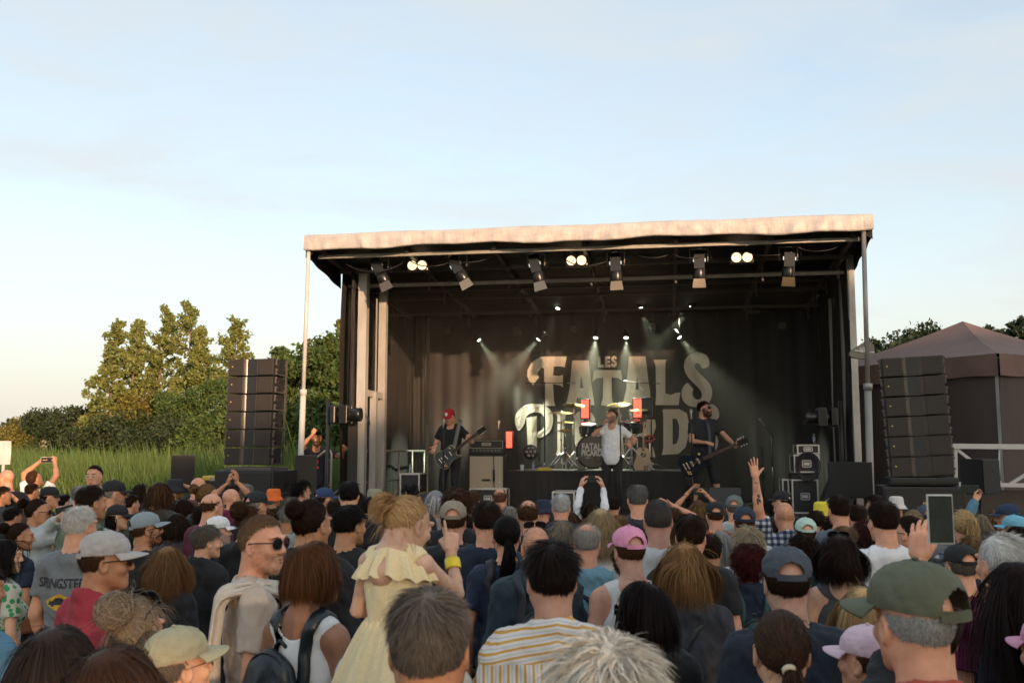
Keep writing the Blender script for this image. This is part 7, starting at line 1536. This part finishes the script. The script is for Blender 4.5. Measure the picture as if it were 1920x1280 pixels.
# prints
p = who('yellow car emblem'); sh = p['shirt']
decal(sh, text_mesh('SPRINGSTEEN', .058, .0012), (0,-.3,1.31), (1,0,0), (0,0,1.35), (0,1,0), M_pdark, 'lettering', .005, .012)
decal(sh, poly_mesh([[(-.13,0), (0,.055), (.13,0), (0,-.055)]]), (0,-.3,1.20), (1,0,0), (0,0,1), (0,1,0), M_pyel, 'emblem')
decal(sh, poly_mesh([[(-.085,-.018), (-.075,.004), (-.045,.006), (-.028,.024), (.018,.024), (.038,.006), (.08,.002), (.085,-.018), (.06,-.018), (.055,-.026), (.04,-.026), (.035,-.018), (-.035,-.018), (-.04,-.026), (-.055,-.026), (-.06,-.018)]]), (0,-.3,1.205), (1,0,0), (0,0,1), (0,1,0), M_pdark, 'car_print', .004)
p = who('orange and white print'); sh = p['shirt']; r = np.random.default_rng(5); op = []; wp = []
op.append(smooth_poly([(-.08,.06), (.10,.07), (.11,.16), (.02,.20), (-.02,.12), (-.09,.19), (-.12,.12)], 1))
for k in range(9): x, y, w, h = r.uniform(-.14, .10), r.uniform(-.22, .02), r.uniform(.02, .06), r.uniform(.05, .14); op.append([(x, y), (x+w, y+.02), (x+w*.6, y-h*.4), (x+w*.9, y-h), (x+.008, y-h*.8)])
for k in range(6): x, y = r.uniform(-.11, .06), r.uniform(-.14, .0); wp.append([(x, y-.07), (x+.012, y+.05), (x+.02, y+.0), (x+.045, y+.04), (x+.04, y-.05), (x+.022, y-.02)])
decal(sh, poly_mesh(op), (.02,-.3,1.18), (1,0,0), (0,0,1), (0,1,0), M_por, 'orange_print'); decal(sh, poly_mesh(wp), (.02,-.3,1.16), (1,0,0), (0,0,1), (0,1,0), M_pwh, 'white_print', .004)
p = who('holding a phone high'); decal(p['shirt'], poly_mesh([[(-.05,-.03), (.06,-.02), (.05,.03), (-.04,.03)]]), (.0,.3,1.25), (-1,0,0), (0,0,1), (0,-1,0), M_pyel, 'yellow_print')
p = who('pink cap and pale sleeveless'); decal(p['body'], poly_mesh([[(-.02,-.05), (.0,-.06), (.02,-.03), (.005,0), (.02,.03), (0,.055), (-.018,.03), (-.006,0)], [(-.03,.01), (-.024,.03), (-.03,.05)]]), (-.25,-.02,1.28), (0,1,0), (0,0,1), (1,0,0), M_tat, 'tattoo', .0015, .012)
p = who('raising a tattooed arm'); W, E = wr_pos(p, 0); inv = p['mw'].inverted(); Wl, El = inv @ W, inv @ E; c = El.lerp(Wl, .35); ax = (Wl-El).normalized()
decal(p['body'], poly_mesh([[(-.018,-.04), (-.005,-.045), (-.008,-.02), (.012,-.03), (.016,-.005), (-.002,.005), (.014,.02), (.004,.045), (-.016,.03), (-.004,.015), (-.02,0)]]), c+Vector((0,-.3,0)), (1,0,0), ax, (0,1,0), M_tat, 'tattoo', .0015, .012)
# hair tie, wristbands and small things worn
p = who('cream band'); h = p['hairo']; T = np.array((0,-.93,-.30)); T /= np.linalg.norm(T); tp = EC+T*ER*1.08; mb = MB(); mb.lathe([(.017,-.010), (.021,-.006), (.021,.006), (.017,.010), (.012,.0)], 16, Matrix.Translation(Vector(tp)+Vector(T)*.022+Vector((0,0,-.014))) @ Matrix.Rotation(R(128), 4, 'X')); mb.build('hair_band', mat('cream_elastic', (.62,.52,.36), .7), h)
# towel over the shoulder
M_towel = mat('cream_terry', (.60,.53,.44), .95, noise=(30,.12), bump=(260,.9,.004), sheen=.4)
def towel(p):
    sh = bvh_of(p['shirt']); n, k = 34, 60; V = np.zeros((n+1, k+1, 3)); s = 1
    for i in range(n+1):
        for j in range(k+1):
            t = j/k; w = (i/n-.5)
            u = (t-.46)*1.15                                   # arc length from the shoulder top: negative = down the back
            x = s*(.10+.075*w*2*.95); fold = .016*math.sin(i*1.15+.8*math.sin(t*5))+.010*math.sin(i*.55+2)
            if abs(u) < .09: a = u/.09*1.4; y = -.03+.13*math.sin(a)*.9; z = 1.462-.05*abs(w)*2-.035*(1-math.cos(a))
            else: sg = 1 if u > 0 else -1; y = -.03+sg*(.125+.02*min(1, (abs(u)-.09)*6)); z = 1.43-.05*abs(w)*2-(abs(u)-.09)
            x += s*.055*min(1, max(0, abs(u)-.05)*3)*(1 if w < 0 else .4)
            V[i,j] = (x, y+fold*(1 if y > 0 else -1)*.9, z+abs(fold)*.6+.018)
    V[:,:,0] += .012*np.sin(np.linspace(0, 9, k+1))[None,:]
    V2 = V.reshape(-1, 3); Fq = [(i*(k+1)+j, (i+1)*(k+1)+j, (i+1)*(k+1)+j+1, i*(k+1)+j+1) for i in range(n) for j in range(k)]; me = mesh_np('towel', V2, Fq); o = link('towel', me, M_towel); o.matrix_world = p['mw']; md = o.modifiers.new('thick', 'SOLIDIFY'); md.thickness = .014; md.offset = 1; return o
tag(towel(who('cream towel')), 'cream terry towel hanging over the shoulder of the man with round sunglasses', 'towel')
# backpacks: body on the back, straps over the shoulders
def backpack(p, col, label, w=.27, h=.38, d=.13, zc=1.14, xoff=0, only_straps=False, m=None):
    root = empty('backpack', (0,0,0), 0, label, 'backpack', 'backpacks in the crowd'); root.matrix_world = p['mw'] @ Matrix.Translation((xoff, -.10, zc)); mm = m or mat('pack_nylon', col, .55, noise=(8,.2), bump=(200,.4,.002))
    P = [ell((0,-d*.55,0), (w*.46,d*.52,h*.50), .02), ell((0,-d*.55,-h*.18), (w*.50,d*.55,h*.34), .05), ell((0,-d*1.0,-h*.18), (w*.36,d*.32,h*.22), .02)]; xs = np.arange(-.2, .2, .011); ys = np.arange(-.28, .08, .011); zs = np.arange(-.28, .28, .011); V, F = surfnet(field(P, xs, ys, zs), xs, ys, zs); V = V+vnormals(V, F)*(vnoise(V, 16, 3)*.004)[:,None]; link('bag', mesh_np('bag', V, F), mm, root)
    t = bvh_of(p['shirt']) if p['shirt'] else None
    for s in (-1, 1):
        pts = []
        for q in np.linspace(0, 1, 14):
            an = -1.9+q*3.6; y = -.03+.17*math.sin(an)-.0; z = 1.30+.17*math.cos(an)*(1 if math.cos(an) > 0 else 1.6)+.01; x = s*(.095+.02*abs(q-.45)); c = Vector((x, y, z)); near = t.find_nearest(c) if t else None
            if near and near[0] is not None: c = near[0]+near[1]*.006
            pts.append(c)
        V = []; 
        for a, c in enumerate(pts):
            tn = (pts[min(a+1, 13)]-pts[max(a-1, 0)]).normalized(); nn = t.find_nearest(c)[1] if t else Vector((0,0,1)); sd = tn.cross(nn).normalized(); V += [c-sd*.026, c-sd*.022+nn*.012, c+sd*.022+nn*.012, c+sd*.026]
        Fq = [(a*4+b, a*4+b+1, a*4+b+5, a*4+b+4) for a in range(13) for b in range(3)]; V = [Vector(v)-Vector((xoff,-.10,zc)) for v in V]; link('strap', mesh_np('strap', V, Fq), mm, root)
    mb = MB(); mb.tube([(-.03,-.01,h*.49), (0,-.02,h*.56), (.03,-.01,h*.49)], .008, 6); mb.build('grab_handle', mm, root); mb = MB(); mb.tube([(w*.40*math.cos(a), -d*.62-.02*math.sin(a), h*.42*math.sin(a)+.02) for a in np.linspace(.2, 2.94, 12)], .004, 5); mb.build('zip', M_blackgl, root); return root
backpack(who('short brown bob, white'), (.018,.030,.038), 'dark blue black backpack worn by the woman with the brown bob', w=.30, zc=1.17, xoff=-.05, m=mat('pack_leather', (.014,.022,.028), .32, noise=(6,.2), bump=(120,.3,.003)))
backpack(who('dark teal hooded top'), (.018,.024,.034), 'dark backpack on the bald man in the teal hooded top'); backpack(who('dark red hair, navy'), (.02,.07,.07), 'teal backpack on the woman with dark red hair', w=.26)
backpack(who('long dark ponytail'), (.02,.022,.03), 'black backpack on the woman with the long dark ponytail', w=.24)
def strap_bag(p, s, col, nm, label, wd=.03, zc=1.0):
    t = bvh_of(p['shirt']); root = empty(nm, (0,0,0), 0, label, 'bag', None); root.matrix_world = p['mw']; m = mat('bag_strap', col, .5); V = []; n = 22
    for a in range(n+1):
        q = a/n; c = Vector((s*(.10-.30*q), -.02-.14*math.sin(min(1, q*1.4)*1.57), 1.47-.50*q)); h_ = t.find_nearest(c); c2 = h_[0]+h_[1]*.006; tn = Vector((-s*.3,-.05,-.5)).normalized(); sd = tn.cross(h_[1]).normalized(); V += [c2-sd*wd/2, c2+h_[1]*.004-sd*wd*.4, c2+h_[1]*.004+sd*wd*.4, c2+sd*wd/2]
    link('strap', mesh_np('strap', V, [(a*4+b, a*4+b+1, a*4+b+5, a*4+b+4) for a in range(n) for b in range(3)]), m, root); mb = MB(); mb.box((-s*.24,-.06,.92), (.09,.20,.16), bev=.03); mb.build('bag', m, root)
strap_bag(who('light blue tee with a black strap'), -1, (.012,.012,.014), 'shoulder_bag', 'black shoulder bag strap across the light blue tee'); strap_bag(who('brown bag strap'), -1, (.30,.11,.05), 'shoulder_bag', 'brown leather bag strap on the navy top at the left edge', .022); strap_bag(who('golden brown hair and dark grey'), 1, (.010,.010,.012), 'shoulder_bag', 'dark bag strap across the dark grey jacket'); strap_bag(who('tousled white blond'), 1, (.40,.13,.03), 'shoulder_bag', 'orange leather bag worn by the person with white blond hair', .05)
# phones
def phone_px(x, y, zc, rz, label, w=.075, h=.155, m=None, roll=0, tilt=0): return phone(at_axis(x, y, zc), (R(tilt), R(roll), R(rz)), label, w, h, m)
p = who('nearest at the right of the picture'); zc = p['zc']+.25; phone_px(1764, 973, zc, -4, 'phone in pale case held upright just above the olive cap', 47*zc/1800, 92*zc/1800, M_phonew)
p = who('holding a phone high'); phone_px(88, 862, p['zc']+.13, 20, 'pale phone held high by the man in white before the reeds', m=M_phonew, roll=90)
p = who('woman in white sleeves'); phone_px(1109, 898, p['zc']+.24, 0, 'phone held sideways between the white sleeved hands', roll=90)
p = who('photographing the stage'); phone_px(122, 957, p['zc'], 60, 'dark phone held by the woman in the pale denim jacket', roll=80)
p = who('left subwoofer'); phone_px(436, 897, p['zc']+.27, 5, 'dark phone held up in front of the left subwoofer', roll=75)
p = who('filming with a raised phone below'); phone_px(1314, 921, p['zc']+.2, 0, 'black phone held sideways below the right guitarist', roll=90)
p = who('denim sleeved arm'); phone_px(1819, 917, p['zc']+.17, -5, 'phone held sideways near the brown tent at the right', roll=92)
# ------------------------------------------------------------------ the little girl on somebody's shoulders
M_dress = mat('yellow_gauze', (.84,.69,.40), .85, noise=(120,.16), bump=(260,.8,.003), sheen=.3)
zc = 3.05; HP = at_axis(748, 919, zc); sct = .56; top_l = 1.53+(1.75-1.53)*1.34-.035; zroot = HP.z-top_l*sct
bf = 22; girl = empty('person', (HP.x, HP.y, zroot), R(-bf), 'little girl with fair ponytail and yellow dress, pointing upwards', 'person', GC, sct); girl.scale = (sct*1.12, sct*1.05, sct); mw = Matrix.Translation(girl.location) @ Matrix.Rotation(R(-bf), 4, 'Z') @ Matrix.Diagonal((sct*1.12, sct*1.05, sct, 1)); inv = mw.inverted()
gw = inv @ at_axis(846, 1037, zc+.10); gl = (-.19,.24,1.06)
arms = (dict(w=gl, hand='relaxed', res=.006, pole=(-.3,-.5,-.8)), dict(w=tuple(gw), pole=(.45,-.1,-1), hand='point', res=.004, z=(-.06,.12,1), palm=(-.75,.65,0), hs=1.15))
figure(girl, 'f', 0, (20,-18,0), arms, dict(Lk=(-.16,.32,.86), Rk=(.16,.32,.86), La=(-.17,.36,.46), Ra=(.17,.36,.46)), (.60,.36,.26), 'toddler', (.46,.28,.13), None, kB, 1, child=True, hairscale=.95, pants=(.6,.5,.3), face=True)
V, F = shirt_mesh('f', 0, arms, 'tank', 3, wr=.010, infl=.020, hem=1.02); link('dress_bodice', mesh_np('dress_bodice', V, F), M_dress, girl)
n, k = 120, 18; V = []
for i in range(n):                                        # gathered skirt spreading over the seat
    a = 6.283*i/n
    for j in range(k+1):
        t = j/k; g = .010*math.sin(a*26)*(1-.6*t)+.030*math.sin(a*9+1)*t; rx = .150+.25*t**.8+g; ry = .115+.26*t**.8+g; V.append((rx*math.cos(a), ry*math.sin(a)-.0, 1.09-.62*t-.03*math.sin(a*5)*t))
link('dress_skirt', mesh_np('dress_skirt', V, [(i*(k+1)+j, i*(k+1)+j+1, ((i+1) % n)*(k+1)+j+1, ((i+1) % n)*(k+1)+j) for i in range(n) for j in range(k)]), M_dress, girl)
V = []; n = 140
for i in range(n):                                        # ruffle round the shoulders
    a = 6.283*i/n
    for j in range(7): t = j/6; g = .016*math.sin(a*13)*t+.006*math.sin(a*29)*t; V.append(((.125+.090*t+g)*math.cos(a), -.02+(.100+.060*t+g)*math.sin(a), 1.475-.012*math.sin(a)-.15*t**1.3-.03*abs(math.cos(a))+.012*math.sin(a*13+1)*t))
link('dress_ruffle', mesh_np('dress_ruffle', V, [(i*7+j, i*7+j+1, ((i+1) % n)*7+j+1, ((i+1) % n)*7+j) for i in range(n) for j in range(6)]), M_dress, girl)
S_, E_, W_ = arm_joints(1, arms[1], 'f'); d = Vector(W_-E_).normalized(); mb = MB(); mb.lathe([(.040,-.032), (.042,0), (.040,.032), (.036,.03), (.036,-.03)], 20, Matrix.Translation(Vector(W_)-d*.07) @ d.to_track_quat('Z', 'Y').to_matrix().to_4x4(), cap=False); mb.build('wristband', mat('yellow_wristband', (.80,.62,.02), .4), girl)
mb = MB(); Th = np.array((-.25,-.90,.30)); Th /= np.linalg.norm(Th)
# the adult who carries her stands under the skirt
bx = mw @ Vector((0,.0,0)); carrier = empty('person', (bx.x+.02, bx.y+.05, 0), R(-20), 'adult carrying the little girl on the shoulders, hidden under her yellow skirt', 'person', GC, .93)
figure(carrier, 'm', 1, (0,-10,0), (None, None), None, PINK, 'short', BRN, 'tee', (.6,.58,.5), 5)
# ================================================================== THE BAND AND THE MAN BY THE STEPS
def musician(x, ytop, b, yaw, label, zfloor=1.0, head=(0,0,0), Lp=None, Rp=None, legs=None, **kw):
    a, zt = st(x, ytop, b); sc = (zt-zfloor)/1.775; P = SL(a, b, zfloor); rz = STAGE_YAW+math.pi-R(yaw); root = empty('person', P, rz, label, 'person', kw.pop('group', 'musicians on stage'), sc); mw = Matrix.Translation(P) @ Matrix.Rotation(rz, 4, 'Z') @ Matrix.Scale(sc, 4); inv = mw.inverted(); arms = []
    for sp in (Lp, Rp):
        if sp is None: arms.append(None); continue
        px, py, db, k = sp; w = inv @ stw(px, py, b+db); arms.append(dict(w=tuple(w), **k))
    figure(root, kw.pop('sex', 'm'), 1, head, tuple(arms), legs, **kw); return root, mw, arms
# singer
sg_, mw, ar = musician(1147, 765, 1.95, 8, 'grey bearded singer in white tee and black trousers singing into a microphone', head=(28,14,0), Rp=(1132,795,-.16,dict(hand='fist',z=(-.5,.2,.8),palm=(-1,.2,0),res=.005)), Lp=(1181,838,-.12,dict(hand='spread',z=(.1,.2,1),palm=(0,.8,.3),pole=(-.7,-.2,-.7),res=.005)), skin=(.56,.30,.19), hair='short', hc=(.10,.085,.07), top='tee', tc=(.78,.78,.80), beard=(.016,1500,(.22,.20,.18)), pants=(.012,.012,.014), seed=2, face=True, legs=dict(Lk=(-.11,.05,.5), Rk=(.12,.02,.5)))
p0 = stw(1130, 797, 1.77); p1 = stw(1118, 803, 1.68); m = MB(); d = (p0-p1).normalized(); m.tube([p1, p0], [.012,.017], 8); tq = empty('handheld_microphone', p0, 0, 'black handheld microphone at the mouth of the singer', 'microphone'); mm = MB(); mm.tube([p1-p0, Vector((0,0,0))], [.011,.016], 8); mm.build('handle', M_black, tq); mm = MB(); mm.lathe([(.010,-.02), (.024,0), (.026,.02), (.018,.038), (.004,.044)], 12, d.to_track_quat('Z', 'Y').to_matrix().to_4x4()); mm.build('grille', M_steel, tq)
S_, E_, W_ = arm_joints(-1, ar[0], 'm'); dd = Vector(W_-E_).normalized()
for k, c in ((.05,(.6,.35,.05)), (.075,(.02,.02,.02))): mb = MB(); mb.lathe([(.031,-.009), (.033,0), (.031,.009), (.027,0)], 14, Matrix.Translation(Vector(W_)-dd*k) @ dd.to_track_quat('Z', 'Y').to_matrix().to_4x4(), cap=False); mb.build('wristband', mat('wristband', c, .6), sg_)
# right guitarist
rg, mw, ar = musician(1319, 750, 1.75, -14, 'bearded guitarist in sunglasses, black polo and shorts playing a black guitar', head=(-48,6,0), Rp=(1326,830,-.24,dict(hand='fist',z=(-1,.3,-.3),palm=(0,-.6,-.6),pole=(.9,-.2,-.6),res=.005)), Lp=(1380,836,-.22,dict(hand='grip',z=(-.4,.4,.8),palm=(-.2,-.9,.3),res=.005)), skin=(.50,.26,.16), hair='short', hc=DB, top='polo', tc=(.012,.012,.015), beard=(.022,1700,DB), glasses='round', pants=(.012,.012,.014), shorts=True, legs=dict(Lk=(-.16,.06,.5), La=(-.20,.0,.09), Rk=(.16,.10,.5), Ra=(.20,.02,.09)), seed=4, face=True)
guitar(stw(1300, 868, 1.42), (R(6), R(-24), STAGE_YAW-R(8)), 'single', (M_gblack, M_gblack, M_neck), 'glossy black electric guitar played by the bearded guitarist on the right').scale = (1.12,)*3
M_strap = mat('guitar_strap', (.03,.035,.045), .6); M_strap2 = mat('grey_guitar_strap', (.14,.14,.12), .7)
def g_strap(pts, m, label, w=.055):
    V = []; Q = [Vector(p) for p in pts]
    for i, c in enumerate(Q): t = (Q[min(i+1, len(Q)-1)]-Q[max(i-1, 0)]).normalized(); s = t.cross(EY).normalized(); V += [c-s*w/2, c+s*w/2, c+s*w/2+EY*.006, c-s*w/2+EY*.006]
    Fq = [(i*4+k, i*4+(k+1) % 4, i*4+4+(k+1) % 4, i*4+4+k) for i in range(len(Q)-1) for k in range(4)]; tag(link('guitar_strap', mesh_np('guitar_strap', V, Fq), m), label, 'strap')
g_strap([stw(1322,786,1.72), stw(1327,792,1.58), stw(1330,810,1.55), stw(1331,830,1.52), stw(1331,848,1.44), stw(1332,858,1.42)], M_strap, 'dark strap over the chest of the guitarist in sunglasses')
# red collar showing in the polo
# left guitarist in the red cap
lg, mw, ar = musician(846, 764, 1.95, 10, 'guitarist in red and white cap and black tee playing a grey guitar', head=(8,-24,0), Rp=(817,836,-.22,dict(hand='open',z=(.3,.5,-.8),palm=(-.5,0,.8),res=.005)), Lp=(876,826,-.22,dict(hand='grip',z=(-.3,.3,.8),palm=(-.2,-.9,.3),res=.005)), skin=PINK, hair='short', hc=DB, top='tee', tc=(.010,.010,.012), cap='cap', cc=(.42,.010,.02), pants=(.010,.010,.011), seed=5, face=True, legs=dict(Lk=(-.10,.06,.5), Rk=(.13,.05,.5), Ra=(.15,.0,.09)))
cp_ = next(c for c in lg.children if c.name.startswith('cap'))
decal(cp_, poly_mesh([smooth_poly([(-.03,-.005), (-.026,.024), (0,.036), (.026,.024), (.03,-.005), (.014,-.016), (.012,-.03), (-.012,-.03), (-.014,-.016)], 1)]), (0,.3,.075), (-1,0,0), (0,0,1), (0,-1,0), M_pwh, 'emblem', .003, .015)
guitar(stw(838, 856, 1.65), (R(8), R(-36), STAGE_YAW-R(6)), 'single', (M_cream, M_ggrey, M_neck), 'grey hollow body electric guitar played by the guitarist in the red cap').scale = (1.0,)*3
g_strap([stw(864,786,1.92), stw(861,794,1.80), stw(857,812,1.77), stw(853,832,1.72), stw(849,845,1.67)], M_strap2, 'grey strap of the guitarist in the red cap', .065)
# man leaning on the hand rail by the steps
mn, mw, ar = musician(594, 806, 1.6, -20, 'man in navy tee with red print leaning on the hand rail of the stage steps', zfloor=.60, head=(-10,-4,0), Rp=(586,814,-.22,dict(hand='fist',z=(-.4,.1,.9),palm=(0,-.9,0),pole=(.8,.4,-.8),res=.005)), Lp=(645,836,-.05,dict(hand='relaxed',z=(-.7,.1,-.6),palm=(0,-.2,-.9),pole=(-.2,-.5,-.8),res=.005)), skin=TAN, hair='short', hc=BK, top='tee', tc=(.012,.014,.026), beard=(.012,1200,BRN), pants=(.02,.02,.03), group='crew beside the stage', face=True)
shn = next(c for c in mn.children if c.name.startswith('shirt'))
decal(shn, poly_mesh([[(-.04,-.10), (.0,-.02), (-.05,.05), (.02,.10), (.05,.03), (.02,-.03), (.06,-.08)]]), (-.0,.3,1.20), (-1,0,0), (0,0,1), (0,-1,0), mat('red_print', (.6,.03,.03), .8), 'red_print')
